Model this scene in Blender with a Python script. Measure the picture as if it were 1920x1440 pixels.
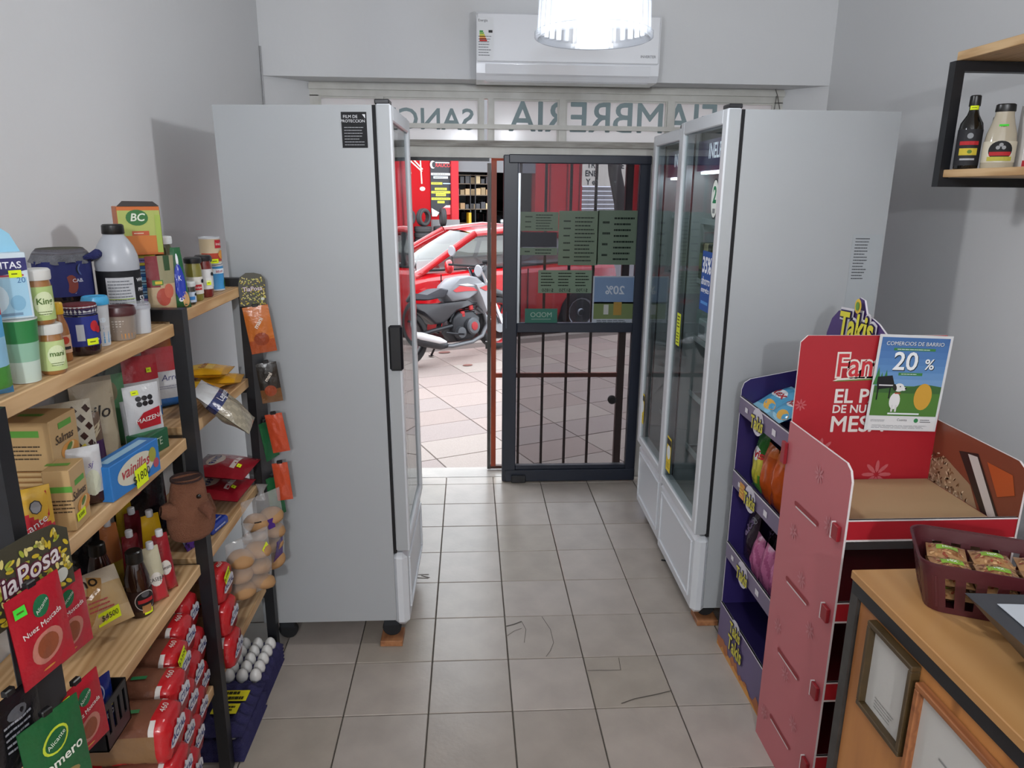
import bpy, bmesh, math, random
from mathutils import Vector, Matrix
random.seed(7)
sin, cos, pi = math.sin, math.cos, math.pi
for _o in list(bpy.data.objects): bpy.data.objects.remove(_o)
SC = bpy.context.scene
COL = SC.collection
# ------------------------------------------------------------------ camera
FPX, PITCH, YAW, ROLL, CH = 1372.35, -0.2588, 0.0595, 0.0098, 1.8048
_f = Vector((sin(YAW)*cos(PITCH), cos(YAW)*cos(PITCH), sin(PITCH)))
_r0 = Vector((cos(YAW), -sin(YAW), 0)); _u0 = _r0.cross(_f)
_r = cos(ROLL)*_r0 + sin(ROLL)*_u0; _u = -sin(ROLL)*_r0 + cos(ROLL)*_u0
CP = Vector((0, 0, CH))
cam_d = bpy.data.cameras.new('camera'); cam = bpy.data.objects.new('camera', cam_d); COL.objects.link(cam)
cam_d.sensor_width = 36; cam_d.lens = FPX/1920*36; cam_d.clip_start = 0.05; cam_d.clip_end = 200
_m = Matrix((_r, _u, -_f)).transposed().to_4x4(); _m.translation = CP
cam.matrix_world = _m; SC.camera = cam
# ------------------------------------------------------------------ world, exposure
W = bpy.data.worlds.new('overcast_sky'); SC.world = W; W.use_nodes = True
_bg = W.node_tree.nodes['Background']
_bg.inputs[0].default_value = (0.90, 0.95, 1.0, 1); _bg.inputs[1].default_value = 3.8
SC.view_settings.view_transform = 'Standard'; SC.view_settings.look = 'None'
SC.view_settings.gamma = 1.0; SC.view_settings.use_curve_mapping = False
SC.view_settings.exposure = 0.0
LAMP_W = 42.0      # base watts of a pendant bulb, scaled per lamp
# pixel -> point on a known plane
def ray(px, py): return _f + _r*((px-960)/FPX) - _u*((py-720)/FPX)
def onz(px, py, z=0.0): d = ray(px, py); return CP + d*((z-CH)/d.z)
def ony(px, py, y): d = ray(px, py); return CP + d*(y/d.y)
def onx(px, py, x): d = ray(px, py); return CP + d*(x/d.x)
SA = math.radians(23.3)          # the street runs oblique to the shop front
E1 = Vector((cos(SA), sin(SA), 0)); E2 = Vector((-sin(SA), cos(SA), 0))
def onn(px, py, n): d = ray(px, py); return CP + d*(n/d.dot(E2))
def st(t, n, z=0.0): return E1*t + E2*n + Vector((0, 0, z))
# ------------------------------------------------------------------ colour and materials
def lin(c): return c/12.92 if c <= 0.04045 else ((c+0.055)/1.055)**2.4
_cc = {}
def H(h):
    if not isinstance(h, str): return tuple(h)+((1.0,) if len(h) == 3 else ())
    if h not in _cc:
        s = h.lstrip('#'); _cc[h] = tuple(lin(int(s[i:i+2], 16)/255) for i in (0, 2, 4))+(1.0,)
    return _cc[h]
M = {}
def base_mat(name):
    m = bpy.data.materials.new(name); m.use_nodes = True; M[name] = m
    return m, m.node_tree.nodes, m.node_tree.links, m.node_tree.nodes['Principled BSDF']
def mat(name, col=None, rough=0.5, metal=0.0, noise=0.0, nscale=20.0, bump=0.0, bscale=200.0, coat=0.0, spec=0.5, stretch=None, col2=None):
    """Principled; col None = colour attribute; noise = procedural variation of tone; bump = fine relief"""
    m, N, L, b = base_mat(name)
    b.inputs['Roughness'].default_value = rough; b.inputs['Metallic'].default_value = metal
    b.inputs['Coat Weight'].default_value = coat; b.inputs['Specular IOR Level'].default_value = spec
    if col is None:
        a = N.new('ShaderNodeVertexColor'); a.layer_name = 'Col'; src = a.outputs['Color']
    else:
        r = N.new('ShaderNodeRGB'); r.outputs[0].default_value = H(col); src = r.outputs[0]
    tc = N.new('ShaderNodeTexCoord'); mp = N.new('ShaderNodeMapping'); L.new(tc.outputs['Object'], mp.inputs[0])
    if stretch: mp.inputs['Scale'].default_value = stretch
    if noise > 0:
        n = N.new('ShaderNodeTexNoise'); n.inputs['Scale'].default_value = nscale; n.inputs['Detail'].default_value = 5
        L.new(mp.outputs[0], n.inputs['Vector'])
        mx = N.new('ShaderNodeMix'); mx.data_type = 'RGBA'; mx.blend_type = 'MIX'
        rp = N.new('ShaderNodeMapRange'); rp.inputs['From Min'].default_value = 0.35; rp.inputs['From Max'].default_value = 0.65
        rp.inputs['To Max'].default_value = noise; L.new(n.outputs['Fac'], rp.inputs['Value'])
        L.new(rp.outputs[0], mx.inputs['Factor']); L.new(src, mx.inputs[6])
        if col2: mx.inputs[7].default_value = H(col2)
        else:
            dk = N.new('ShaderNodeMix'); dk.data_type = 'RGBA'; dk.blend_type = 'MULTIPLY'; dk.inputs['Factor'].default_value = 1
            L.new(src, dk.inputs[6]); dk.inputs[7].default_value = (0.55, 0.55, 0.55, 1); L.new(dk.outputs[2], mx.inputs[7])
        src = mx.outputs[2]
    L.new(src, b.inputs['Base Color'])
    if bump > 0:
        n2 = N.new('ShaderNodeTexNoise'); n2.inputs['Scale'].default_value = bscale; n2.inputs['Detail'].default_value = 3
        L.new(mp.outputs[0], n2.inputs['Vector'])
        bm = N.new('ShaderNodeBump'); bm.inputs['Strength'].default_value = bump; bm.inputs['Distance'].default_value = 0.01
        L.new(n2.outputs['Fac'], bm.inputs['Height']); L.new(bm.outputs[0], b.inputs['Normal'])
    return m
def schlick(N, L, ior, k=1.0):
    """reflectance of a thin sheet, the same from both sides"""
    lw = N.new('ShaderNodeLayerWeight'); lw.inputs[0].default_value = 0.5
    pw = N.new('ShaderNodeMath'); pw.operation = 'POWER'; pw.inputs[1].default_value = 5; L.new(lw.outputs['Facing'], pw.inputs[0])
    f0 = ((ior-1)/(ior+1))**2
    ma = N.new('ShaderNodeMath'); ma.operation = 'MULTIPLY_ADD'; ma.inputs[1].default_value = (1-f0)*k; ma.inputs[2].default_value = f0*k; L.new(pw.outputs[0], ma.inputs[0])
    return ma.outputs[0]
def mat_glass(name, tint=(1, 1, 1), refl=0.9, rough=0.02, ior=1.45, haze=0.0, hazecol=(0.8, 0.8, 0.8)):
    """thin pane: see-through with a Fresnel reflection, optionally a little haze"""
    m, N, L, b = base_mat(name); N.remove(b); out = N['Material Output']
    t = N.new('ShaderNodeBsdfTransparent'); t.inputs[0].default_value = H(tint)
    g = N.new('ShaderNodeBsdfGlossy'); g.inputs['Roughness'].default_value = rough; g.inputs[0].default_value = (refl, refl, refl, 1)
    mx = N.new('ShaderNodeMixShader'); L.new(schlick(N, L, ior), mx.inputs[0]); L.new(t.outputs[0], mx.inputs[1]); L.new(g.outputs[0], mx.inputs[2])
    s = mx.outputs[0]
    if haze > 0:
        d = N.new('ShaderNodeBsdfDiffuse'); d.inputs[0].default_value = H(hazecol)
        m2 = N.new('ShaderNodeMixShader'); m2.inputs[0].default_value = haze
        L.new(s, m2.inputs[1]); L.new(d.outputs[0], m2.inputs[2]); s = m2.outputs[0]
    L.new(s, out.inputs[0]); return m
def mat_trans(name, col, tfac=0.5, rough=0.5, attr=False):
    """paper or vinyl that lets daylight through: diffuse + translucent"""
    m, N, L, b = base_mat(name); N.remove(b); out = N['Material Output']
    d = N.new('ShaderNodeBsdfDiffuse'); t = N.new('ShaderNodeBsdfTranslucent')
    if attr:
        a = N.new('ShaderNodeVertexColor'); a.layer_name = 'Col'; L.new(a.outputs[0], d.inputs[0]); L.new(a.outputs[0], t.inputs[0])
    else: d.inputs[0].default_value = H(col); t.inputs[0].default_value = H(col)
    g = N.new('ShaderNodeBsdfGlossy'); g.inputs['Roughness'].default_value = rough*0.3
    mx = N.new('ShaderNodeMixShader'); mx.inputs[0].default_value = tfac; L.new(d.outputs[0], mx.inputs[1]); L.new(t.outputs[0], mx.inputs[2])
    m2 = N.new('ShaderNodeMixShader'); L.new(schlick(N, L, 1.4), m2.inputs[0]); L.new(mx.outputs[0], m2.inputs[1]); L.new(g.outputs[0], m2.inputs[2])
    L.new(m2.outputs[0], out.inputs[0]); return m
def mat_wood(name, c1, c2, axis='Y', scale=9.0, rough=0.55, knots=True, wave=.4):
    m, N, L, b = base_mat(name); b.inputs['Roughness'].default_value = rough
    tc = N.new('ShaderNodeTexCoord'); mp = N.new('ShaderNodeMapping'); L.new(tc.outputs['Object'], mp.inputs[0])
    s = {'X': (0.12, 1, 1), 'Y': (1, 0.12, 1), 'Z': (1, 1, 0.12)}[axis]; mp.inputs['Scale'].default_value = s
    n = N.new('ShaderNodeTexNoise'); n.inputs['Scale'].default_value = scale; n.inputs['Detail'].default_value = 6; n.inputs['Distortion'].default_value = 1.2
    L.new(mp.outputs[0], n.inputs['Vector'])
    wv = N.new('ShaderNodeTexWave'); wv.inputs['Scale'].default_value = scale*1.6; wv.inputs['Distortion'].default_value = 9; wv.inputs['Detail'].default_value = 3
    L.new(mp.outputs[0], wv.inputs['Vector'])
    md = N.new('ShaderNodeMath'); md.operation = 'MULTIPLY_ADD'; md.inputs[1].default_value = wave; L.new(wv.outputs['Fac'], md.inputs[0]); L.new(n.outputs['Fac'], md.inputs[2])
    cr = N.new('ShaderNodeValToRGB'); cr.color_ramp.elements[0].position = 0.3+wave*.3; cr.color_ramp.elements[1].position = 0.7+wave*.55
    cr.color_ramp.elements[0].color = H(c1); cr.color_ramp.elements[1].color = H(c2); L.new(md.outputs[0], cr.inputs[0])
    src = cr.outputs[0]
    if knots:
        mk = N.new('ShaderNodeMapping'); L.new(tc.outputs['Object'], mk.inputs[0])
        mk.inputs['Scale'].default_value = {'X': (0.5, 1, 1), 'Y': (1, 0.5, 1), 'Z': (1, 1, 0.5)}[axis]
        vo = N.new('ShaderNodeTexVoronoi'); vo.inputs['Scale'].default_value = 5.5; L.new(mk.outputs[0], vo.inputs['Vector'])
        rr = N.new('ShaderNodeMapRange'); rr.inputs['From Min'].default_value = 0.05; rr.inputs['From Max'].default_value = 0.11; rr.inputs['To Min'].default_value = 0.75; rr.inputs['To Max'].default_value = 0
        L.new(vo.outputs['Distance'], rr.inputs['Value'])
        mx = N.new('ShaderNodeMix'); mx.data_type = 'RGBA'; L.new(rr.outputs[0], mx.inputs['Factor']); L.new(src, mx.inputs[6]); mx.inputs[7].default_value = tuple(v*0.35 for v in H(c1)[:3])+(1,)
        src = mx.outputs[2]
    L.new(src, b.inputs['Base Color'])
    bm = N.new('ShaderNodeBump'); bm.inputs['Strength'].default_value = 0.15; bm.inputs['Distance'].default_value = 0.004
    L.new(n.outputs['Fac'], bm.inputs['Height']); L.new(bm.outputs[0], b.inputs['Normal'])
    return m
# ------------------------------------------------------------------ mesh builder
class MB:
    def __init__(s): s.v = []; s.f = []; s.c = []; s.col = (0.8, 0.8, 0.8, 1)
    def color(s, c): s.col = H(c); return s
    def add(s, vs, fs, c=None):
        o = len(s.v); s.v += [Vector(v) for v in vs]; k = H(c) if c is not None else s.col
        for f in fs: s.f.append([i+o for i in f]); s.c.append(k)
        return s
    def box(s, c, d, rz=0.0, col=None, bev=0.0, rot=None):
        x, y, z = d[0]/2, d[1]/2, d[2]/2; c = Vector(c)
        R = (rot if rot is not None else Matrix.Rotation(rz, 3, 'Z'))
        if bev <= 0:
            vs = [Vector((i, j, k)) for k in (-z, z) for j in (-y, y) for i in (-x, x)]
            fs = [(0, 2, 3, 1), (4, 5, 7, 6), (0, 1, 5, 4), (2, 6, 7, 3), (0, 4, 6, 2), (1, 3, 7, 5)]
        else:
            bv = min(bev, x*0.98, y*0.98, z*0.98); vs = []; fs = []; idx = {}
            for a in (-1, 1):
                for b in (-1, 1):
                    for e in (-1, 1):
                        for q in range(3):
                            p = [a*(x-bv), b*(y-bv), e*(z-bv)]; p[q] = (a*x, b*y, e*z)[q]
                            idx[(a, b, e, q)] = len(vs); vs.append(Vector(p))
            for q in range(3):
                o = [i for i in range(3) if i != q]
                for sg in (-1, 1):
                    ring = []
                    for u, w in ((-1, -1), (1, -1), (1, 1), (-1, 1)):
                        t = [0, 0, 0]; t[q] = sg; t[o[0]] = u; t[o[1]] = w; ring.append(idx[(*t, q)])
                    fs.append(ring)
            for q in range(3):
                o = [i for i in range(3) if i != q]
                for u in (-1, 1):
                    for w in (-1, 1):
                        t1 = [0, 0, 0]; t1[q] = -1; t1[o[0]] = u; t1[o[1]] = w; t2 = list(t1); t2[q] = 1
                        fs.append([idx[(*t1, o[0])], idx[(*t2, o[0])], idx[(*t2, o[1])], idx[(*t1, o[1])]])
            for a in (-1, 1):
                for b in (-1, 1):
                    for e in (-1, 1): fs.append([idx[(a, b, e, q)] for q in range(3)])
        return s.add([R @ v + c for v in vs], fs, col)
    def b2(s, lo, hi, col=None, bev=0.0):
        lo = Vector(lo); hi = Vector(hi); return s.box((lo+hi)/2, hi-lo, col=col, bev=bev)
    def lathe(s, prof, n=24, c=(0, 0, 0), col=None, cols=None, cap=True, sq=0.0, axis='Z'):
        """prof = [(r,z)...]; cols one colour per band; sq squares the section a little"""
        c = Vector(c); vs = []
        def rr(a): return 1.0 if sq == 0 else 1.0/((abs(cos(a))**(2+sq*6)+abs(sin(a))**(2+sq*6))**(1/(2+sq*6)))
        for r, z in prof:
            for i in range(n):
                a = 2*pi*i/n; k = r*rr(a); p = Vector((k*cos(a), k*sin(a), z))
                if axis == 'X': p = Vector((p.z, p.x, p.y))
                elif axis == 'Y': p = Vector((p.x, p.z, p.y))
                vs.append(p+c)
        o = len(s.v); s.v += vs; k0 = H(col) if col is not None else s.col
        for j in range(len(prof)-1):
            k = H(cols[j]) if cols else k0
            for i in range(n):
                s.f.append([o+j*n+i, o+j*n+(i+1) % n, o+(j+1)*n+(i+1) % n, o+(j+1)*n+i]); s.c.append(k)
        if cap:
            s.f.append([o+i for i in range(n)][::-1]); s.c.append(H(cols[0]) if cols else k0)
            s.f.append([o+(len(prof)-1)*n+i for i in range(n)]); s.c.append(H(cols[-1]) if cols else k0)
        return s
    def tube(s, pts, r, n=8, col=None, cap=True, closed=False):
        pts = [Vector(p) for p in pts]; m = len(pts); rad = r if isinstance(r, (list, tuple)) else [r]*m
        o = len(s.v); k = H(col) if col is not None else s.col; up = None
        for i, p in enumerate(pts):
            if closed: t = pts[(i+1) % m]-pts[i-1]
            else: t = pts[min(i+1, m-1)]-pts[max(i-1, 0)]
            t.normalize()
            if up is None: up = Vector((0, 0, 1)) if abs(t.z) < 0.9 else Vector((1, 0, 0))
            a = t.cross(up)
            if a.length < 1e-5: a = t.orthogonal()
            a.normalize(); b = a.cross(t); up = b
            for j in range(n):
                g = 2*pi*j/n; s.v.append(p+(a*cos(g)+b*sin(g))*rad[i])
        for i in range(m if closed else m-1):
            i2 = (i+1) % m
            for j in range(n):
                s.f.append([o+i*n+j, o+i*n+(j+1) % n, o+i2*n+(j+1) % n, o+i2*n+j]); s.c.append(k)
        if cap and not closed:
            s.f.append([o+j for j in range(n)]); s.f.append([o+(m-1)*n+j for j in range(n)][::-1]); s.c += [k, k]
        return s
    def prism(s, poly, fn, t, col=None, ecol=None):
        """flat polygon [(x,y)] given thickness t through fn(x,y,depth)"""
        n = len(poly); vs = [fn(x, y, 0) for x, y in poly]+[fn(x, y, t) for x, y in poly]
        s.add(vs, [list(range(n)), list(range(n, 2*n))[::-1]], col)
        s.add(vs, [[i, i+n, (i+1) % n+n, (i+1) % n] for i in range(n)], ecol if ecol is not None else col); return s
    def grid(s, fn, nu, nv, cf=None, col=None, u0=0.0, u1=1.0, v0=0.0, v1=1.0):
        o = len(s.v); k0 = H(col) if col is not None else s.col
        for j in range(nv+1):
            for i in range(nu+1): s.v.append(Vector(fn(u0+(u1-u0)*i/nu, v0+(v1-v0)*j/nv)))
        for j in range(nv):
            for i in range(nu):
                s.f.append([o+j*(nu+1)+i, o+j*(nu+1)+i+1, o+(j+1)*(nu+1)+i+1, o+(j+1)*(nu+1)+i])
                s.c.append(H(cf(u0+(u1-u0)*(i+.5)/nu, v0+(v1-v0)*(j+.5)/nv)) if cf else k0)
        return s
    # print on a surface S(x,y,off)
    def rect(s, S, x, y, w, h, col, n=1, m=1, off=0.0006, rot=0.0):
        ca, sa = cos(rot), sin(rot)
        def fn(u, v):
            a, b = (u-.5)*w, (v-.5)*h; return S(x+a*ca-b*sa, y+a*sa+b*ca, off)
        return s.grid(fn, n, m, col=col)
    def ell(s, S, x, y, rx, ry, col, n=20, off=0.0006, rot=0.0, rings=1):
        ca, sa = cos(rot), sin(rot); o = len(s.v); k = H(col)
        s.v.append(Vector(S(x, y, off)))
        for q in range(1, rings+1):
            for i in range(n):
                a = 2*pi*i/n; p, w = rx*cos(a)*q/rings, ry*sin(a)*q/rings
                s.v.append(Vector(S(x+p*ca-w*sa, y+p*sa+w*ca, off)))
        for i in range(n): s.f.append([o, o+1+i, o+1+(i+1) % n]); s.c.append(k)
        for q in range(1, rings):
            for i in range(n):
                a = o+1+(q-1)*n; b = a+n
                s.f.append([a+i, b+i, b+(i+1) % n, a+(i+1) % n]); s.c.append(k)
        return s
    def poly(s, S, pts, col, off=0.0006):
        return s.add([S(x, y, off) for x, y in pts], [list(range(len(pts)))], col)
    def text(s, S, t, size, x, y, col, rot=0.0, bold=0.0, off=0.0009, sub=0, sx=1.0, shear=0.0, mirror=False, align='CENTER'):
        if bold > 0 and 'M' in t:          # a heavy M folds over itself: thicken by laying shifted copies
            b = bold*size*.9
            for q, (dx, dy) in enumerate(((0, 0), (b, 0), (-b, 0), (0, b), (0, -b))):
                s.text(S, t, size, x+dx, y+dy, col, rot, 0.0, off+q*2e-5, sub, sx, shear, mirror, align)
            return s
        vs, fs = text_geo(t, bold, shear, align)
        if sub: vs, fs = sub_geo(vs, fs, sub)
        ca, sa = cos(rot), sin(rot); out = []
        for a, b in vs:
            a *= size*sx*(-1 if mirror else 1); b *= size; out.append(S(x+a*ca-b*sa, y+a*sa+b*ca, off))
        if mirror: fs = [f[::-1] for f in fs]
        return s.add(out, fs, col)
    def lines(s, S, x, y, w, h, n, col, off=0.0008, seed=1, th=0.35):
        """small print: rows of short dashes"""
        rg = random.Random(seed); rh = h/n
        for i in range(n):
            yy = y+h/2-(i+.5)*rh; xx = x-w/2; end = x+w/2-rg.random()*w*0.3
            while xx < end:
                l = (0.05+rg.random()*0.13)*w; l = min(l, end-xx)
                s.rect(S, xx+l/2, yy, l*0.88, rh*th, col, off=off); xx += l
        return s
    def obj(s, name, m, parent=None, smooth=False, loc=None, rot=None, ang=None):
        me = bpy.data.meshes.new(name); me.from_pydata(s.v, [], s.f)
        ca = me.color_attributes.new('Col', 'FLOAT_COLOR', 'CORNER')
        buf = []
        for p, k in zip(me.polygons, s.c): buf += list(k)*p.loop_total
        ca.data.foreach_set('color', buf)
        me.materials.append(M[m] if isinstance(m, str) else m)
        if smooth:
            me.polygons.foreach_set('use_smooth', [True]*len(me.polygons))
            if ang is not None:
                bm = bmesh.new(); bm.from_mesh(me); bmesh.ops.remove_doubles(bm, verts=bm.verts, dist=1e-6)
                for e in bm.edges:
                    if len(e.link_faces) == 2 and e.calc_face_angle(0) > ang: e.smooth = False
                bm.to_mesh(me); bm.free()
        me.validate(); me.update()
        o = bpy.data.objects.new(name, me); COL.objects.link(o)
        if parent is not None: o.parent = parent
        if loc is not None: o.location = loc
        if rot is not None: o.rotation_euler = (0, 0, rot) if isinstance(rot, (int, float)) else rot
        return o
_tg = {}
def text_geo(t, bold, shear, align):
    k = (t, bold, shear, align)
    if k not in _tg:
        cu = bpy.data.curves.new('t', 'FONT'); cu.body = t; cu.size = 1.0; cu.offset = bold; cu.shear = shear; cu.resolution_u = 3
        cu.align_x = align; cu.align_y = 'CENTER'
        ob = bpy.data.objects.new('t', cu); me = ob.to_mesh()
        _tg[k] = ([(v.co.x, v.co.y) for v in me.vertices], [list(p.vertices) for p in me.polygons])
        ob.to_mesh_clear(); bpy.data.objects.remove(ob); bpy.data.curves.remove(cu)
    return _tg[k]
def sub_geo(vs, fs, n):
    bm = bmesh.new(); bv = [bm.verts.new((a, b, 0)) for a, b in vs]
    for f in fs:
        try: bm.faces.new([bv[i] for i in f])
        except ValueError: pass
    bmesh.ops.triangulate(bm, faces=bm.faces)
    for _ in range(n):
        bmesh.ops.subdivide_edges(bm, edges=[e for e in bm.edges if e.calc_length() > 0.25], cuts=1, use_grid_fill=False)
        bmesh.ops.triangulate(bm, faces=bm.faces)
    bm.verts.index_update(); r = ([(v.co.x, v.co.y) for v in bm.verts], [[v.index for v in f.verts] for f in bm.faces]); bm.free(); return r
def tag(o, label, cat, group=None):
    o['label'] = label; o['category'] = cat
    if group: o['group'] = group
    return o
def struct(o, label=None):
    o['kind'] = 'structure'
    if label: o['label'] = label
    return o
def thing(name, label, cat, loc=(0, 0, 0), rz=0.0, group=None, rot=None):
    o = bpy.data.objects.new(name, None); COL.objects.link(o); o.empty_display_size = 0.02
    o.location = loc; o.rotation_euler = rot if rot is not None else (0, 0, rz)
    return tag(o, label, cat, group)
def dup(o, parent=None, loc=None, rot=None, label=None):
    c = o.copy(); COL.objects.link(c); c.parent = parent
    if loc is not None: c.location = loc
    if rot is not None: c.rotation_euler = (0, 0, rot) if isinstance(rot, (int, float)) else rot
    if label: c['label'] = label
    for ch in list(o.children): dup(ch, c)
    return c
# surfaces that print can be laid on: S(x, y, off)
def plane(o, ex, ey):
    o, ex, ey = Vector(o), Vector(ex).normalized(), Vector(ey).normalized(); n = ex.cross(ey)
    return lambda x, y, off=0.0: o+ex*x+ey*y+n*off
def front(d, z=0.0, x0=0.0): return plane((x0, -d/2, z), (1, 0, 0), (0, 0, 1))          # faces -Y
def right(w, z=0.0): return plane((w/2, 0, z), (0, 1, 0), (0, 0, 1))                     # faces +X
def top(h): return plane((0, 0, h), (1, 0, 0), (0, 1, 0))
def cyl(R, z=0.0, a0=0.0, R2=None, hh=1.0):
    """round wall facing -Y, radius R (to R2 over hh)"""
    def S(x, y, off=0.0):
        r = R if R2 is None else R+(R2-R)*y/hh
        a = x/max(R, 1e-4)+a0; return Vector((sin(a)*(r+off), -cos(a)*(r+off), z+y))
    return S
# ------------------------------------------------------------------ material library
mat('paint_wall', '#d9dadb', 0.6, noise=0.10, nscale=1.6, bump=0.10, bscale=28, col2='#cfd0d1')
mat('paint_ceiling', '#e4e4e4', 0.8)
mat('cream_frame', '#d2d1ca', 0.45, noise=0.25, nscale=9, col2='#9a968c')
mat('peeling', '#a9a7a0', 0.6, noise=0.8, nscale=14, col2='#6a625c', stretch=(0.3, 1, 3))
mat('tile', None, 0.28, noise=0.30, nscale=7, bump=0.05, bscale=60)
mat('grout', '#4b463f', 0.9)
mat('slab', None, 0.7, noise=0.35, nscale=160, bump=0.15, bscale=300)
mat('joint', '#6d6460', 0.95)
mat('asphalt', '#8d8a88', 0.9, noise=0.3, nscale=40)
mat('paper', None, 0.6, spec=0.3)
mat('card', None, 0.42)
mat('film', None, 0.22, spec=0.5, bump=0.25, bscale=45)
mat('plastic', None, 0.32)
mat('gloss', None, 0.07, coat=0.5)
mat('rubber', None, 0.75)
mat('matte', None, 0.92, spec=0.15)
mat('cloth', None, 0.95, bump=0.9, bscale=420)
mat('paintmetal', None, 0.35)
mat('black_steel', '#15161a', 0.42, noise=0.3, nscale=30, col2='#24262b')
mat('dark_door', '#1b2230', 0.38)
mat('orange_steel', '#a8431f', 0.5, noise=0.7, nscale=18, col2='#7a3420', stretch=(1, 1, 0.3))
mat('brown_steel', '#4a2a22', 0.5)
mat('grey_steel', '#4c4a48', 0.45, metal=0.4, noise=0.6, nscale=25)
mat('chrome', '#c9cbd0', 0.12, metal=1.0)
mat('alu', '#aab0b5', 0.35, metal=0.9)
mat('engine', None, 0.4, metal=0.5)
mat('carpaint', None, 0.18, coat=1.0)
mat('fridge_side', '#a4a8ab', 0.42, noise=0.05, nscale=3)
mat('fridge_white', '#cdd1d6', 0.3)
mat('ac_white', '#e6e8ec', 0.16, coat=0.3)
mat_wood('pine', '#b48c5f', '#d6b487', 'Y', 10)
mat_wood('pine_x', '#b48c5f', '#d8b68b', 'X', 10)
mat_wood('counter_top', '#a87a48', '#c79c68', 'Y', 2.6, rough=0.4, wave=.12)
mat_wood('counter_side', '#a0673a', '#bb8049', 'Z', 5, rough=0.45)
mat_wood('frame_wood', '#7d4a2a', '#9a6139', 'Y', 14, knots=False)
mat_wood('block_wood', '#8a5a3a', '#a9744c', 'X', 14, knots=False)
mat_glass('pane', (0.93, 0.96, 0.96), 0.9, 0.02)
mat_glass('fridge_glass', (0.86, 0.91, 0.91), 0.6, 0.015, 1.4)
mat_glass('tint_pane', (0.47, 0.47, 0.51), 0.8, 0.03, 1.45, haze=0.04, hazecol=(0.35, 0.36, 0.4))
mat_glass('screen_mesh', (0.55, 0.54, 0.55), 0.3, 0.4, 1.2, haze=0.05, hazecol=(0.3, 0.3, 0.3))
mat_glass('clear_film', (0.96, 0.96, 0.96), 1.0, 0.12, 1.45, haze=0.16)
mat_glass('car_glass', (0.35, 0.42, 0.42), 0.95, 0.03, 1.9)
mat_glass('clear_plastic', (0.9, 0.9, 0.92), 0.9, 0.12, 1.45, haze=0.25, hazecol=(0.75, 0.76, 0.8))
mat_trans('vinyl', '#e2e2e2', 0.55)
mat_trans('vinyl_letter', '#8fa1a4', 0.2)
mat_trans('backlit_paper', None, 0.55, attr=True)
_m, _N, _L, _b = base_mat('bulb'); _b.inputs['Emission Color'].default_value = (0.93, 0.97, 1, 1); _b.inputs['Emission Strength'].default_value = 9
# ribbed clear acrylic of the pendant shade
_m, _N, _L, _b = base_mat('acrylic'); _N.remove(_b)
_t = _N.new('ShaderNodeBsdfTransparent'); _t.inputs[0].default_value = (0.95, 0.97, 1, 1)
_d = _N.new('ShaderNodeBsdfTranslucent'); _d.inputs[0].default_value = (0.85, 0.9, 0.97, 1)
_g = _N.new('ShaderNodeBsdfGlossy'); _g.inputs['Roughness'].default_value = 0.25; _g.inputs[0].default_value = (0.22, 0.23, 0.24, 1)
_x1 = _N.new('ShaderNodeMixShader'); _x1.inputs[0].default_value = 0.03; _L.new(_t.outputs[0], _x1.inputs[1]); _L.new(_d.outputs[0], _x1.inputs[2])
_x2 = _N.new('ShaderNodeMixShader'); _L.new(schlick(_N, _L, 1.5), _x2.inputs[0]); _L.new(_x1.outputs[0], _x2.inputs[1]); _L.new(_g.outputs[0], _x2.inputs[2])
_L.new(_x2.outputs[0], _N['Material Output'].inputs[0])

# ------------------------------------------------------------------ room shell
XL, XR, YW, YF = -1.09, 1.99, 4.22, 4.42     # left wall, right wall, front wall face, window frame plane
ZC, ZL, YB = 3.4, 2.378, -3.2                # ceiling, lintel, back wall
T = 0.30                                     # floor tile
struct(MB().b2((XL-.15, YB, -.1), (XL, 4.62, ZC)).obj('wall_left', 'paint_wall'))
struct(MB().b2((XR, YB, -.1), (XR+.15, 4.62, ZC)).obj('wall_right', 'paint_wall'))
struct(MB().b2((XL-.15, YB-.15, -.1), (XR+.15, YB, ZC)).obj('wall_back', 'paint_wall'))
struct(MB().b2((XL-.15, YB-.15, ZC), (XR+.15, 4.62, ZC+.15)).obj('ceiling', 'paint_ceiling'))
wf = MB().b2((XL, YW, ZL), (XR, 4.62, ZC))
S0 = lambda x, y, d: Vector((x, y, d))
wf.prism([(XL, YW), (-.885, YF), (-.885, 4.62), (XL, 4.62)], S0, ZL)
wf.prism([(XR, YW), (XR, 4.62), (1.82, 4.62), (1.82, YF)], S0, ZL)
struct(wf.obj('wall_front', 'paint_wall'))
struct(MB().b2((-9, 4.40, 0), (XL-.15, 4.62, 5.2)).b2((XR+.15, 4.40, 0), (9, 4.62, 5.2)).b2((XL-.15, 4.40, ZC+.15), (XR+.15, 4.62, 5.2)).obj('wall_facade', 'paint_wall'))
struct(MB().tube([(XL+.006, YW-.008, 2.0), (XL+.006, YW-.008, 2.52)], .005, 6, col='#a8a8aa').obj('trim_1', 'plastic'), 'thin cable trim in the wall corner')
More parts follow.
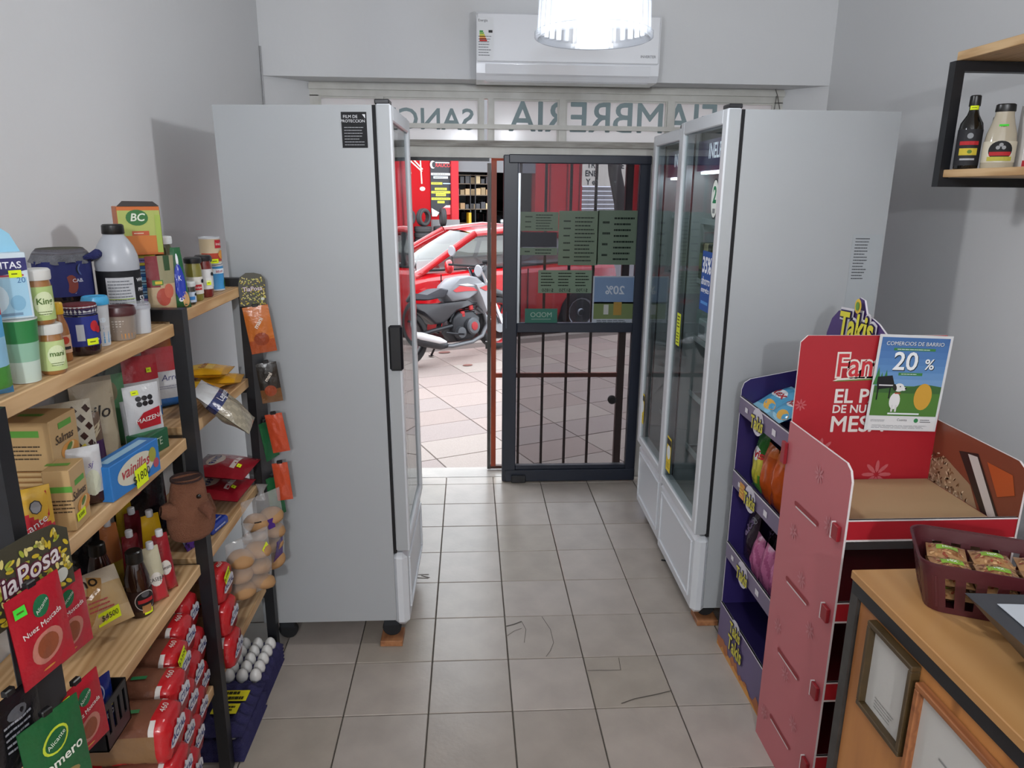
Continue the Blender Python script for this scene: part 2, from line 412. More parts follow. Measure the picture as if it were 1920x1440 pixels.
# floor: every tile its own piece, laid on a dark grout bed
fl = struct(MB().b2((XL, YB, -.06), (XR, 4.46, -.004)).obj('floor', 'grout'))
TX0, TY0 = -2.5124*T, 7.4329*T
tilepal = ['#a79e95', '#aaa198', '#a1988f', '#ada49c', '#a49b90', '#a8a098']
tcache = []
for k in tilepal:
    tcache.append(MB().box((0, 0, -.004), (T-.0045, T-.0045, .012), col=k, bev=.0018).obj('tile', 'tile', fl)); 
for i, o in enumerate(tcache): o.location = (TX0+(i+.5)*T, TY0+.5*T, 0)
def clipped_tile(x0, x1, y0, y1, k):
    x0, x1 = max(x0, XL), min(x1, XR); y1 = min(y1, 4.455)
    if x1-x0 < .02 or y1-y0 < .02: return
    MB().b2((x0+.002, y0+.002, -.01), (x1-.002, y1-.002, .002), col=k, bev=.0018).obj('tile', 'tile', fl)
for i in range(-2, 10):
    for j in range(-13, 8):
        x0, y0 = TX0+i*T, TY0+j*T
        if 0 <= i < len(tilepal) and j == 0: continue
        if x0 >= XL and x0+T <= XR and y0+T <= 4.455:
            o = dup(tcache[random.randrange(len(tcache))], fl, (x0+T/2, y0+T/2, random.uniform(-.0006, .0006)), (0, 0, random.choice((0, pi/2, pi, -pi/2))))
        elif x0+T > XL and x0 < XR and y0 < 4.455:
            clipped_tile(x0, x0+T, y0, y0+T, random.choice(tilepal))
FP = lambda px, py: onz(px, py, .0035)
def crack(pts, w=.0022):
    m = MB(); q = [FP(*p) for p in pts]
    for a, b in zip(q[:-1], q[1:]):
        d = (b-a).normalized(); n = Vector((-d.y, d.x, 0))*w/2; m.add([a-n, b-n, b+n, a+n], [(0, 1, 2, 3)], '#4a443e')
    m.obj('crack', 'rubber', fl)
crack([(949, 1174), (962, 1171), (978, 1165)], .006); crack([(978, 1165), (986, 1180), (983, 1205)]); crack([(1016, 1156), (1032, 1180), (1038, 1205), (1032, 1220), (1024, 1231)])
crack([(951, 1192), (964, 1183), (978, 1178)]); crack([(1259, 1295), (1230, 1302), (1190, 1310), (1165, 1319)], .004)
crack([(1101, 1257), (1164, 1256), (1160, 1233)])
crack([(782, 1077), (804, 1077)], .005); crack([(782, 1083), (803, 1084)], .005); crack([(790, 1079), (806, 1083)], .005)

# ------------------------------------------------------------------ front window: transom, frames, sill
wn = struct(MB().b2((-.885, YF, 2.305), (1.82, YF+.06, ZL)).b2((-.885, YF-.02, 2.34), (1.82, YF, ZL-.01)).b2((-.885, YF, 0), (-.835, YF+.06, 2.31)).b2((1.77, YF, 0), (1.82, YF+.06, 2.31)).obj('window_1', 'cream_frame'), 'cream painted transom window over the shop door')
for x, w in ((-.498, .045), (.075, .03), (.125, .03), (.537, .04), (1.164, .04)):
    MB().b2((x-w/2, YF-.005, 2.06), (x+w/2, YF+.05, 2.31)).obj('mullion', 'cream_frame', wn)
MB().b2((-.84, YF-.028, 2.141), (1.78, YF-.008, 2.166)).obj('crossbar', 'cream_frame', wn)
MB().b2((-.84, YF-.03, 2.045), (1.78, YF+.05, 2.078)).obj('sill', 'peeling', wn)
MB().b2((-.84, YF, 1.985), (1.78, YF+.06, 2.045)).obj('door_head', 'cream_frame', wn)
MB().b2((-.37, YF+.005, 1.966), (.12, YF+.04, 1.984)).obj('door_track', 'black_steel', wn)
xs = [-.835, -.52, .06, .14, .517, 1.144, 1.77]
for a, b in ((-.835, -.52), (-.475, .06), (.14, .517), (.557, 1.144), (1.184, 1.77)):
    MB().b2((a, YF+.02, 2.078), (b, YF+.026, 2.305)).obj('pane', 'vinyl', wn)
    MB().b2((a, YF+.012, 2.296), (b, YF+.02, 2.305)).b2((a, YF+.008, 2.078), (a+.008, YF+.02, 2.305)).b2((b-.008, YF+.008, 2.078), (b, YF+.02, 2.305)).obj('bead', 'cream_frame', wn)
SW = plane((0, YF+.0195, 0), (1, 0, 0), (0, 0, 1))
MB().text(SW, 'FIAMBRERIA', .232, .232, 2.205, '#8fa1a4', bold=.012, sx=.985, mirror=True, align='RIGHT', off=.001).obj('lettering', 'paper', wn)
MB().text(SW, 'SANGUCHES', .162, .034, 2.187, '#8fa1a4', bold=.014, sx=1.02, mirror=True, align='LEFT', off=.001).obj('lettering', 'paper', wn)
# side lights left and right of the door, behind the fridges
w2 = struct(MB().b2((-.845, YF+.01, 0), (-.80, YF+.05, 1.985)).b2((-.42, YF+.01, 0), (-.37, YF+.05, 1.985)).b2((-.80, YF+.01, 0), (-.42, YF+.05, .08)).obj('window_2', 'cream_frame'))
MB().b2((-.80, YF+.028, .08), (-.42, YF+.033, 1.985)).obj('pane', 'pane', w2)
w3 = struct(MB().b2((1.06, YF+.01, 0), (1.11, YF+.05, 1.985)).b2((1.72, YF+.01, 0), (1.77, YF+.05, 1.985)).b2((1.11, YF+.01, 0), (1.72, YF+.05, .08)).obj('window_3', 'cream_frame'))
MB().b2((1.11, YF+.028, .08), (1.72, YF+.033, 1.985)).obj('pane', 'tint_pane', w3)
# cord hanging on the right end of the transom
p0 = ony(1450, 154, YF-.03); p1 = ony(1462, 205, YF-.03); p2 = ony(1452, 205, YF-.03)
struct(MB().tube([p0, (p0+p1)/2+Vector((0.006, 0, 0)), p1], .0022, 5, col='#55524e').tube([(p0+p1)/2, p2], .0022, 5, col='#55524e').box(p0, (.014, .02, .014), col='#333333').obj('trim_2', 'rubber'), 'thin cord nailed beside the transom')

# ------------------------------------------------------------------ door leaf (dark aluminium, tinted glass above, mesh below)
YD = 4.35
dr = struct(bpy.data.objects.new('door_1', None)); COL.objects.link(dr); dr['label'] = 'closed dark aluminium door leaf with tinted panes'
x0, x1 = .200, 1.052
f = MB()
f.b2((x0, YD, .008), (x0+.085, YD+.045, 2.0), bev=.004); f.b2((x1-.062, YD, .008), (x1, YD+.045, 2.0), bev=.004)
f.obj('stile', 'dark_door', dr)
MB().b2((x0+.03, YD-.012, 1.955), (x1, YD+.04, 2.003), bev=.004).obj('top_rail', 'dark_door', dr)
MB().b2((x0+.085, YD, .972), (x1-.06, YD+.045, 1.03), bev=.004).obj('middle_rail', 'dark_door', dr)
MB().b2((x0+.02, YD-.006, .008), (x1, YD+.045, .085), bev=.004).b2((x0+.085, YD+.006, .085), (x1-.06, YD+.045, .112), bev=.003).obj('bottom_rail', 'dark_door', dr)
MB().b2((x0+.085, YD+.018, 1.03), (x1-.06, YD+.023, 1.957)).obj('pane', 'tint_pane', dr)
MB().b2((x0+.085, YD+.018, .11), (x1-.06, YD+.023, .973)).obj('screen', 'screen_mesh', dr)
MB().b2((x0+.085, YD+.002, 1.03), (x0+.098, YD+.012, 1.90)).obj('bead', 'alu', dr)
MB().b2((x0+.06, YD-.03, .008), (x0+.15, YD-.006, .055), bev=.004).obj('door_stop', 'black_steel', dr)
MB().tube([(x0+.02, YD-.008, 1.10), (x0+.02, YD-.008, 1.0)], .004, 6, col='#555a66').obj('latch', 'paintmetal', dr)
struct(MB().b2((-.6, 4.445, -.05), (1.77, 4.62, .002), col='#a9a39c').obj('trim_3', 'tile'), 'worn stone threshold strip')
# papers stuck on the outside of the door glass (seen from behind)
SD = plane((0, YD+.030, 0), (1, 0, 0), (0, 0, 1))
def door_paper(name, label, cat, a, b, bgc, fn=None, group=None):
    A, B = ony(*a, YD+.03), ony(*b, YD+.03); w, h = B.x-A.x, A.z-B.z; cx, cz = (A.x+B.x)/2, (A.z+B.z)/2
    m = MB(); m.box((0, 0, 0), (w, .0008, h), col=bgc)
    S = plane((0, -.0005, 0), (1, 0, 0), (0, 0, 1))
    if fn: fn(m, S, w, h)
    o = m.obj(name, 'backlit_paper', None, loc=(cx, YD+.0160, cz)); return tag(o, label, cat, group)
GP, INK = '#8b9c88', '#24302a'
def rows(n, seed, two=True):
    def g(m, S, w, h):
        if two:
            m.lines(S, w*.16, -h*.02, w*.52, h*.86, n*2, INK, seed=seed, th=.30); m.lines(S, -w*.28, -h*.02, w*.2, h*.8, n, INK, seed=seed+3, th=.2)
        else: m.lines(S, 0, 0, w*.85, h*.85, n, INK, seed=seed)
    return g
door_paper('price_sheet', 'small green handwritten price sheet with a strip below on the door glass', 'paper sheet', (976, 397), (1046, 433), GP, rows(3, 11))
door_paper('price_sheet', 'dark grey blank card on the door glass below a small green sheet', 'paper sheet', (976, 435), (1043, 463), '#40424c')
door_paper('price_sheet', 'narrow green price strip under the dark card on the door glass', 'paper sheet', (975, 464), (1044, 478), GP, rows(1, 12))
door_paper('price_sheet', 'tall green handwritten price list in the middle of the door glass', 'paper sheet', (1048, 395), (1119, 497), GP, rows(6, 13))
door_paper('price_sheet', 'tall green price list nearest the glass fridge on the door', 'paper sheet', (1121, 394), (1192, 496), '#849684', rows(4, 14))
def three(m, S, w, h):
    for i, t in enumerate(('$1850', '$1750', '$1700')):
        x = (i-1)*w*.32; m.lines(S, x, h*.1, w*.26, h*.66, 5, INK, seed=20+i); m.text(S, t, .028, x, -h*.38, INK, mirror=True)
door_paper('price_sheet', 'wide pale green sheet with three price columns on the door glass', 'paper sheet', (1009, 506), (1108, 549), '#93a793', three)
def modo(m, S, w, h): m.text(S, 'MODO', .042, 0, h*.08, '#b5d2c6', mirror=True, bold=.01); m.rect(S, 0, -h*.2, w*.6, .003, '#b5d2c6')
door_paper('sticker', 'teal payment sticker with rounded corners on the door glass', 'sticker', (984, 578), (1044, 606), '#4f8f80', modo)
def post20(m, S, w, h):
    m.rect(S, 0, h*.2, w*.94, h*.55, '#8ea8c8'); m.rect(S, 0, -h*.22, w*.94, h*.36, '#8a9b6a'); m.text(S, '20%', .07, 0, h*.2, '#e8eef2', mirror=True, bold=.02)
    m.rect(S, .02, -h*.18, .05, .08, '#c9a45a', off=.0014); m.rect(S, -.05, -h*.2, .03, .06, '#e2e2e2', off=.0014); m.lines(S, 0, -h*.45, w*.8, h*.07, 2, INK, seed=5)
door_paper('poster', 'twenty percent discount poster seen from behind on the door glass', 'poster', (1112, 517), (1190, 606), '#c6cdd4', post20)

# ------------------------------------------------------------------ barred gate outside the door
g = thing('security_gate', 'orange barred security gate standing outside the dark door', 'gate', (0, 4.58, 0))
MB().b2((.112, -.02, .012), (.134, .02, 1.96)).obj('jamb_strip', 'grey_steel', g)
MB().b2((.136, -.018, .03), (.168, .018, 2.0)).obj('stile', 'orange_steel', g)
MB().b2((.955, -.018, .03), (1.0, .018, 2.0)).obj('stile', 'brown_steel', g)
MB().b2((.168, -.012, .636), (.955, .012, .664)).obj('mid_rail', 'orange_steel', g)
MB().b2((.134, -.015, .012), (1.0, .015, .032)).obj('bottom_rail', 'brown_steel', g)
MB().b2((.168, -.015, 1.975), (.955, .015, 2.0)).obj('top_rail', 'orange_steel', g)
for x in (.315, .469, .622, .775): MB().b2((x-.008, -.008, .03), (x+.008, .008, 1.98)).obj('bar', 'brown_steel', g)
MB().lathe([(.02, 0), (.028, .01), (.028, .03), (.012, .04)], 16, (.925, -.055, .49), col='#1c1a1a', axis='Y').obj('knob', 'rubber', g)
MB().b2((.100, -.03, .83), (.120, .0, .875)).obj('latch', 'grey_steel', g)

# ------------------------------------------------------------------ split air conditioner
ac = thing('air_conditioner', 'white split air conditioner mounted above the shop door', 'air conditioner', (.512, YW, 2.352))
m = MB(); wA = .94
prof = [(0, .0), (-.17, .0), (-.20, .03), (-.205, .075), (-.205, .30), (-.19, .315), (0, .315)]
m.prism(prof, lambda y, z, d: Vector((-wA/2+d, y, z)), wA)
m.obj('housing', 'ac_white', ac)
MB().box((.0, -.211, .195), (wA-.01, .012, .225), bev=.005).obj('front_panel', 'ac_white', ac)
MB().prism([(-.155, -.004), (-.202, .028), (-.214, .072), (-.206, .074), (-.195, .03), (-.15, .002)], lambda y, z, d: Vector((-wA/2+.045+d, y, z)), wA-.09).obj('louvre', 'ac_white', ac)
SAc = plane((0, -.217, 0), (1, 0, 0), (0, 0, 1))
m = MB(); x = -.425; m.rect(SAc, x, .185, .085, .2, '#e4e6e8')
for i, k in enumerate(('#3f9a4a', '#7fb548', '#d8cf3c', '#e8a235', '#dd6a30', '#c8352e')): m.rect(SAc, x-.02+.002*i, .222-.0085*i, .018+.004*i, .0075, k, off=.001)
m.rect(SAc, x+.026, .222, .02, .012, '#333333', off=.001); m.text(SAc, 'Energia', .016, x-.012, .272, '#333333', off=.001)
m.lines(SAc, x, .155, .07, .1, 8, '#7d8084', seed=3, off=.001, th=.3); m.obj('energy_label', 'paper', ac)
MB().text(SAc, 'INVERTER', .018, .408, .118, '#55585e').obj('lettering', 'paper', ac)

# ------------------------------------------------------------------ pendant lamps
def pendant(loc, label, pw=1.0):
    t = thing('pendant_lamp', label, 'lamp', loc)
    n = 72; vs = []; prof = [(.150, .235), (.168, .225), (.182, .10), (.186, .022), (.198, .018), (.198, .004), (.188, 0), (.180, .006), (.176, .10), (.163, .22)]
    m = MB(); o = 0
    for j, (r, z) in enumerate(prof):
        rib = .003 if 1 <= j <= 3 else 0
        for i in range(n): a = 2*pi*i/n; k = r*.83+(rib if i % 2 else -rib); m.v.append(Vector((k*cos(a), k*sin(a), z)))
    for j in range(len(prof)-1):
        for i in range(n): m.f.append([j*n+i, j*n+(i+1) % n, (j+1)*n+(i+1) % n, (j+1)*n+i]); m.c.append(H('#ffffff'))
    m.obj('shade', 'acrylic', t)
    MB().lathe([(.135, .232), (.138, .25), (.05, .275), (.03, .33), (.012, .34)], 32, col='#d9d9d9').obj('cap', 'alu', t)
    MB().lathe([(.012, .09), (.033, .10), (.042, .125), (.042, .15), (.03, .185), (.02, .21)], 24, col='#ffffff').obj('bulb', 'bulb', t, smooth=True)
    MB().tube([(0, 0, .34), (0, 0, ZC-loc[2])], .004, 6, col='#dddddd').obj('cord', 'plastic', t)
    MB().lathe([(.05, ZC-loc[2]-.03), (.05, ZC-loc[2])], 20, col='#dddddd').obj('canopy', 'plastic', t)
    l = bpy.data.lights.new('bulb_light', 'POINT'); l.energy = LAMP_W*pw; l.color = (1.0, 0.985, 0.97); l.shadow_soft_size = .05
    lo = bpy.data.objects.new('bulb_light', l); COL.objects.link(lo); lo.parent = t; lo.location = (0, 0, .055)
    return t
pendant((.349, 2.2, 2.212), 'clear ribbed acrylic pendant lamp hanging before the air conditioner', 0.5)
pendant((-.05, -.5, 2.35), 'clear ribbed acrylic pendant lamp behind the counter end', 0.42)
pendant((-.05, -2.2, 2.35), 'unseen ribbed acrylic pendant lamp added as fill near the back wall', 4.6)  # out-of-view lamp added as strong fill from behind, softens the shadows
_m, _N, _L, _b = base_mat('lit_letter'); _b.inputs['Base Color'].default_value = H('#dfe6f2'); _b.inputs['Emission Color'].default_value = (0.85, 0.9, 1, 1); _b.inputs['Emission Strength'].default_value = 0.7
_m, _N, _L, _b = base_mat('led'); _b.inputs['Emission Color'].default_value = (0.9, 0.97, 1, 1); _b.inputs['Emission Strength'].default_value = 10
# ------------------------------------------------------------------ upright glass-door fridges
def fridge(name, label, loc, rz, w, D, Ht, side_mat='fridge_side', near=1, tilt=0.0, z0=.10, handle=True, sign=True, doorz=.42, lean=0.0):
    """front faces local -Y at y=0; x from -w/2 to w/2; near = +1/-1: the end towards the shop"""
    t = thing(name, label, 'fridge', loc, rot=(tilt, lean, rz)); dt = .052; g = .012; y0 = dt+g; s = .035
    m = MB()
    m.b2((-w/2, y0, z0), (-w/2+s, D, Ht)); m.b2((w/2-s, y0, z0), (w/2, D, Ht)); m.obj('side_panel', side_mat, t)
    MB().b2((-w/2+s, D-s, z0), (w/2-s, D, Ht), col='#9aa2a6').b2((-w/2+s, y0, Ht-.04), (w/2-s, D-s, Ht), col='#9aa2a6').b2((-w/2+s, y0, z0+.02), (w/2-s, D-s, z0+.32), col='#9aa2a6').obj('liner', 'plastic', t)
    gk = MB(); b = .02
    for lo, hi in (((-w/2+.003, dt, doorz), (-w/2+b, y0, Ht)), ((w/2-b, dt, doorz), (w/2-.003, y0, Ht)), ((-w/2+b, dt, Ht-b), (w/2-b, y0, Ht)), ((-w/2+b, dt, doorz), (w/2-b, y0, doorz+b))): gk.b2(lo, hi, col='#0b0c10')
    gk.obj('gasket', 'rubber', t)
    # door: frame of four rails, double glazing
    d = MB(); fr = .052; zt = Ht+.004
    d.b2((-w/2, 0, doorz+.01), (-w/2+fr, dt, zt), bev=.005); d.b2((w/2-fr, 0, doorz+.01), (w/2, dt, zt), bev=.005)
    d.b2((-w/2+fr, 0, zt-fr), (w/2-fr, dt, zt), bev=.004); d.b2((-w/2+fr, 0, doorz+.01), (w/2-fr, dt, doorz+.01+fr*.8), bev=.004)
    dd = d.obj('door', 'fridge_white', t)
    MB().b2((-w/2+fr-.004, .010, doorz+.05), (w/2-fr+.004, .015, zt-fr+.004)).obj('pane', 'fridge_glass', dd)
    MB().b2((-w/2+fr, .018, doorz+.05), (-w/2+fr+.012, .045, zt-fr)).b2((w/2-fr-.012, .018, doorz+.05), (w/2-fr, .045, zt-fr)).obj('spacer', 'alu', dd)
    e = near*w/2
    edge = MB(); edge.b2((e-.001 if near > 0 else e-.0015, .006, doorz+.016), (e+.0015 if near > 0 else e+.001, dt-.004, zt-.004)); edge.obj('door_edge', side_mat, dd)
    if handle:
        MB().box((e*.985, .018, 1.245), (.03, .05, .17), col='#0d0f14', bev=.008).obj('handle', 'plastic', dd)
    MB().box((near*w/2*.86, dt*.6, zt+.008), (.07, .05, .016), col='#16171b', bev=.003).obj('hinge', 'plastic', t)
    # machine cover below the door
    k = MB().b2((-w/2, .012, z0-.03), (w/2, y0+.01, doorz-.005), bev=.02).obj('kick_panel', 'fridge_white', t)
    q = MB(); a = .05
    q.b2((-w/2+a, .004, z0+.03), (w/2-a, .013, z0+.04), bev=.002); q.b2((-w/2+a, .004, doorz-.05), (w/2-a, .013, doorz-.04), bev=.002)
    q.b2((-w/2+a, .004, z0+.04), (-w/2+a+.01, .013, doorz-.05), bev=.002); q.b2((w/2-a-.01, .004, z0+.04), (w/2-a, .013, doorz-.05), bev=.002)
    q.obj('panel_rim', 'fridge_white', k)
    for sx in (-1, 1):
        for yy in (.09, D-.08):
            c = MB().lathe([(.034, -.012), (.038, -.008), (.038, .008), (.034, .012)], 18, (sx*(w/2-.05), yy, .066), col='#15171b', axis='X')
            c.b2((sx*(w/2-.05)-.02, yy-.03, .082), (sx*(w/2-.05)+.02, yy+.03, z0+.005), col='#20242a'); c.obj('caster', 'rubber', t)
    # canopy sign and wire shelves
    cn = MB().b2((-w/2+s, y0+.01, Ht-.20), (w/2-s, y0+.05, Ht-.075), col='#5a4a80').obj('canopy', 'plastic', t)
    MB().b2((-w/2+s+.03, y0+.02, Ht-.212), (w/2-s-.03, y0+.045, Ht-.202)).obj('light_strip', 'led', t)
    if sign: MB().text(plane((0, y0+.009, Ht-.125), (1, 0, 0), (0, 0, 1)), 'INELRO', .085, near*.0, 0, '#dfe6f2', bold=.015, sx=.8).obj('lettering', 'lit_letter', cn)
    for i in range(5):
        z = .62+i*.265; r = MB()
        for j in range(8): yy = y0+.06+j*(D-y0-.12)/7; r.tube([(-w/2+s, yy, z), (w/2-s, yy, z)], .0028, 5, col='#b9c0c4')
        r.tube([(-w/2+s+.01, y0+.05, z), (-w/2+s+.01, D-.05, z)], .003, 5, col='#b9c0c4'); r.tube([(w/2-s-.01, y0+.05, z), (w/2-s-.01, D-.05, z)], .003, 5, col='#b9c0c4')
        r.b2((-w/2+s, y0+.045, z-.012), (w/2-s, y0+.05, z+.012), col='#c4cacd'); r.obj('shelf', 'plastic', t)
    return t
# left fridge: we see its plain grey side, its door looks across the aisle
FL = fridge('display_fridge', 'tall grey-sided glass-door fridge beside the wooden rack', (-.228, 2.945, .0), math.radians(88.0), .63, .592, 2.078, near=-1, tilt=0, lean=0, z0=.125)
FL.rotation_euler = (0, 0, math.radians(88.8)); FL.rotation_euler.x = math.radians(-.7)
SF = plane((-.315, 0, 0), (0, -1, 0), (0, 0, 1))
m = MB(); SFs = plane((-.3155, .125, 1.998), (0, -1, 0), (0, 0, 1))
m.rect(SFs, 0, 0, .085, .115, '#141519'); m.text(SFs, 'FILM DE', .014, -.012, .042, '#d8dade', off=.001); m.text(SFs, 'PROTECCION', .013, -.004, .028, '#d8dade', off=.001)
m.lines(SFs, 0, -.02, .07, .065, 7, '#9a9ca0', seed=8, off=.001, th=.25); m.poly(SFs, [(.028, .05), (.038, .05), (.038, .036)], '#d8dade', off=.001)
m.obj('warning_sticker', 'paper', FL)
# right pair
FN = fridge('display_fridge', 'grey-sided glass-door fridge next to the purple snack stand', (.928, 3.035, 0), math.radians(-90.8), .625, .635, 2.092, near=1, z0=.09, handle=False)
FF = fridge('display_fridge', 'glass-door fridge standing against the shop front beside the door', (.948, 3.635, 0), math.radians(-91.0), .56, .62, 2.075, near=1, z0=.09, handle=False)
def on_glass(fr, px, py, name, fn, m='paper', X=None):
    """sticker on a fridge pane: centre from the photo, local frame of the fridge"""
    p = onx(px, py, X); bpy.context.view_layer.update(); q = fr.matrix_world.inverted() @ p
    S = plane((q.x, .009, q.z), (1, 0, 0), (0, 0, 1)); mb = MB(); fn(mb, S); door = [c for c in fr.children if c.name.startswith('door')][0]
    return mb.obj(name, m, door)
def st2(m, S):
    m.ell(S, 0, 0, .045, .075, '#22262a', off=.0004); m.ell(S, 0, 0, .041, .070, '#dfe6e2', off=.0008); m.text(S, '2', .085, 0, .012, '#1d7f55', bold=.03, off=.0012); m.rect(S, 0, -.045, .03, .018, '#7d8588', off=.0012)
on_glass(FN, 1343, 373, 'number_sticker', st2, X=.94)
def st35(m, S):
    m.rect(S, 0, 0, .125, .235, '#1d4f9a', off=.0006); m.text(S, '35%', .085, .0, .06, '#e8eef6', bold=.03, off=.0012, sx=.8); m.text(S, 'ahorro', .045, 0, .0, '#e8eef6', bold=.02, off=.0012, sx=.85); m.text(S, 'energetico', .03, 0, -.035, '#e8eef6', bold=.02, off=.0012, sx=.8)
    m.rect(S, 0, -.085, .09, .012, '#4f8fd4', off=.0012)
on_glass(FN, 1326, 528, 'offer_sticker', st35, X=.94)
def sty(a, b):
    def g(m, S): m.rect(S, 0, 0, a, b, '#d9e534'); m.lines(S, 0, 0, a*.75, b*.8, 4, '#3c3f18', seed=int(a*1000), off=.001)
    return g
on_glass(FN, 1271, 603, 'price_tag', sty(.06, .075), X=.935); on_glass(FN, 1269, 633, 'price_tag', sty(.06, .07), X=.935)
def sten(m, S): m.rect(S, 0, 0, .075, .17, '#e2c62c'); m.rect(S, 0, .06, .07, .03, '#222222', off=.001); m.ell(S, 0, .01, .03, .034, '#dfe6ea', off=.001); m.lines(S, 0, -.055, .05, .03, 3, '#7a6a10', seed=4, off=.001)
on_glass(FN, 1252, 852, 'energy_label', sten, X=.935); on_glass(FF, 1203, 765, 'energy_label', sten, X=.955)
# translucent paper with a handwritten list on the near side panel
bpy.context.view_layer.update(); pc = FN.matrix_world.inverted() @ ony(1618, 515, 2.715); pc = FN.matrix_world @ Vector((.625/2+.0012, pc.y, pc.z))
m = MB(); S = plane((0, 0, 0), (1, 0, 0), (0, 0, 1)); m.box((0, 0, 0), (.115, .0008, .30), col='#a3a9ad'); m.lines(plane((0, -.0006, 0), (1, 0, 0), (0, 0, 1)), -.02, .06, .055, .16, 14, '#4a4c50', seed=31, th=.3)
tag(m.obj('paper_list', 'paper', None, loc=pc, rot=(0, 0, FN.rotation_euler.z+pi/2)), 'grey paper list with small writing taped on the fridge side', 'paper sheet')
# packs inside the fridge by the snack stand
def fr_item(fr, lx, ly, z, w, d, h, c, c2, name, label, cat, group=None):
    bpy.context.view_layer.update(); m = MB().box((0, 0, h/2), (w, d, h), col=c, bev=.004); m.rect(front(d, h/2), 0, 0, w*.8, h*.45, c2); m.rect(right(w, h/2), 0, 0, d*.8, h*.45, c2)
    o = m.obj(name, 'card'); o.location = fr.matrix_world @ Vector((lx, ly, z)); o.rotation_euler = fr.rotation_euler
    return tag(o, label, cat, group)
for i in range(7):
    fr_item(FN, -.21+i*.058, .17, 1.428, .05, .14, .16, ['#3f4a33', '#b9b08a', '#39402e', '#7a7a3c', '#454c36', '#a39d6a', '#2f3626'][i], '#c9c36a' if i % 2 else '#8c9a55', 'juice_carton', 'olive juice carton on a wire shelf of the fridge by the snack stand', 'carton', 'cartons in the fridge by the snack stand')
for i in range(3):
    fr_item(FN, -.15+i*.14, .18, 1.163, .11, .14, .09, ['#c9cdd2', '#bfc4c8', '#a3372c'][i], ['#8a9298', '#4c6c9a', '#e6c9b9'][i], 'dairy_pack', ['white dairy pack with grey band inside the fridge by the snack stand', 'white dairy pack with blue band inside the fridge by the snack stand', 'red dairy pack inside the fridge by the snack stand'][i], 'pack')
# wooden chocks under the casters
bpy.context.view_layer.update()
for fr, lx, lb in ((FL, -(.63/2-.05), 'wooden chock under the caster of the fridge beside the rack'), (FN, .625/2-.05, 'wooden chock under the caster of the fridge by the snack stand')):
    q = fr.matrix_world @ Vector((lx, .09, 0)); c = MB().box((0, 0, .0125), (.10, .09, .025), bev=.002)
    tag(c.obj('wood_chock', 'block_wood', None, loc=(q.x, q.y, .0025), rot=fr.rotation_euler.z), lb, 'block')
# loose cable end by the right fridge
q = onz(1240, 1050, .006); tag(MB().tube([Vector((0, 0, 0)), (.03, -.01, .0), (.10, -.02, .003), (.2, 0, .01)], .004, 6, col='#1a1a1c').obj('power_cord', 'rubber', None, loc=q), 'black cable end lying on the floor by the right fridge', 'cable')
# ------------------------------------------------------------------ the street outside (runs oblique to the shop front)
CURB = 8.08
sw = struct(MB().b2((-12, -4, -.10), (16, CURB, -.016)).obj('sidewalk', 'joint', rot=SA)); sw.location.z = 0
SLT, SLN = .575, .366
spal = ['#a2928c', '#a89892', '#9d8f8a', '#aa9e97', '#a0938f', '#a59590']
scache = [MB().box((0, 0, -.010), (SLT-.008, SLN-.008, .012), col=k, bev=.002).obj('slab', 'slab', sw) for k in spal]
cells = []
for i in range(-6, 13):
    for j in range(-12, 7):
        t0, n0 = 2.84+i*SLT-.575*2, 5.978+j*SLN
        if n0+SLN > CURB: continue
        cs = [st(t0+a*SLT, n0+b*SLN) for a in (0, 1) for b in (0, 1)]
        if min(c.y for c in cs) < 4.66 and not (max(c.y for c in cs) > 4.66 and -1.2 < cs[0].x < 2): continue
        if max(c.y for c in cs) < 4.63 or abs(cs[0].x) > 4.2: continue
        cells.append((t0, n0))
for k, (t0, n0) in enumerate(cells):
    p = (t0+SLT/2, n0+SLN/2, random.uniform(-.001, .001)-.004)
    if k < len(scache): scache[k].location = p
    else: dup(random.choice(scache), sw, p)
for px, py, r in ((833, 660, .07), (877, 684, .055)):
    q = onz(px, py, 0); l = (q.dot(E1), q.dot(E2))
    MB().ell(plane((l[0], l[1], -.0015), (1, 0, 0), (0, 1, 0)), 0, 0, r, r*.7, '#8a5c54').obj('stain', 'slab', sw)
struct(MB().b2((-14, CURB, -.2), (18, CURB+.14, -.012), col='#9a9590').obj('trim_4', 'slab', rot=SA), 'concrete kerb of the near pavement')
struct(MB().b2((-30, CURB+.1, -.3), (40, 21.2, -.14)).obj('street', 'asphalt', rot=SA))
struct(MB().b2((-30, 21.0, -.2), (40, 24.95, .0), col='#b0a394').obj('far_sidewalk', 'slab', rot=SA))
NF = 24.9
def fx(px): return onn(px, 400, NF).dot(E1)
def fz(py, px=900): return onn(px, py, NF).z
bd = thing('tire_shop', 'red tyre workshop with black banner across the street', 'building', (0, 0, 0), SA)
RED = '#a81a20'
def fbox(a, b, z0, z1, name, col, n0=NF, n1=NF+.3, m='matte'): return MB().b2((a, n0, z0), (b, n1, z1), col=col).obj(name, m, bd)
fbox(-22, fx(845), 0, 6, 'wall', RED); fbox(fx(845), fx(858), 0, 6, 'column', '#bb363d', NF-.12, NF+.3)
fbox(fx(808), fx(858)+.02, 0, fz(411), 'base_course', '#8a8a8c', NF-.14, NF+.3)
fbox(fx(858), fx(1003), 2.42, 6, 'lintel', '#77777a'); fbox(fx(1003), fx(1090), 0, 6, 'gate_wall', '#c23039')
fbox(fx(1090), fx(1172), 2.0, 6, 'upper_wall', '#5c5653'); fbox(fx(1172), 34, 0, 6, 'wall', RED)
for x in (1030, 1062, 1085): fbox(fx(x)-.03, fx(x)+.03, 0, 3.2, 'gate_seam', '#7c2328', NF-.02, NF)
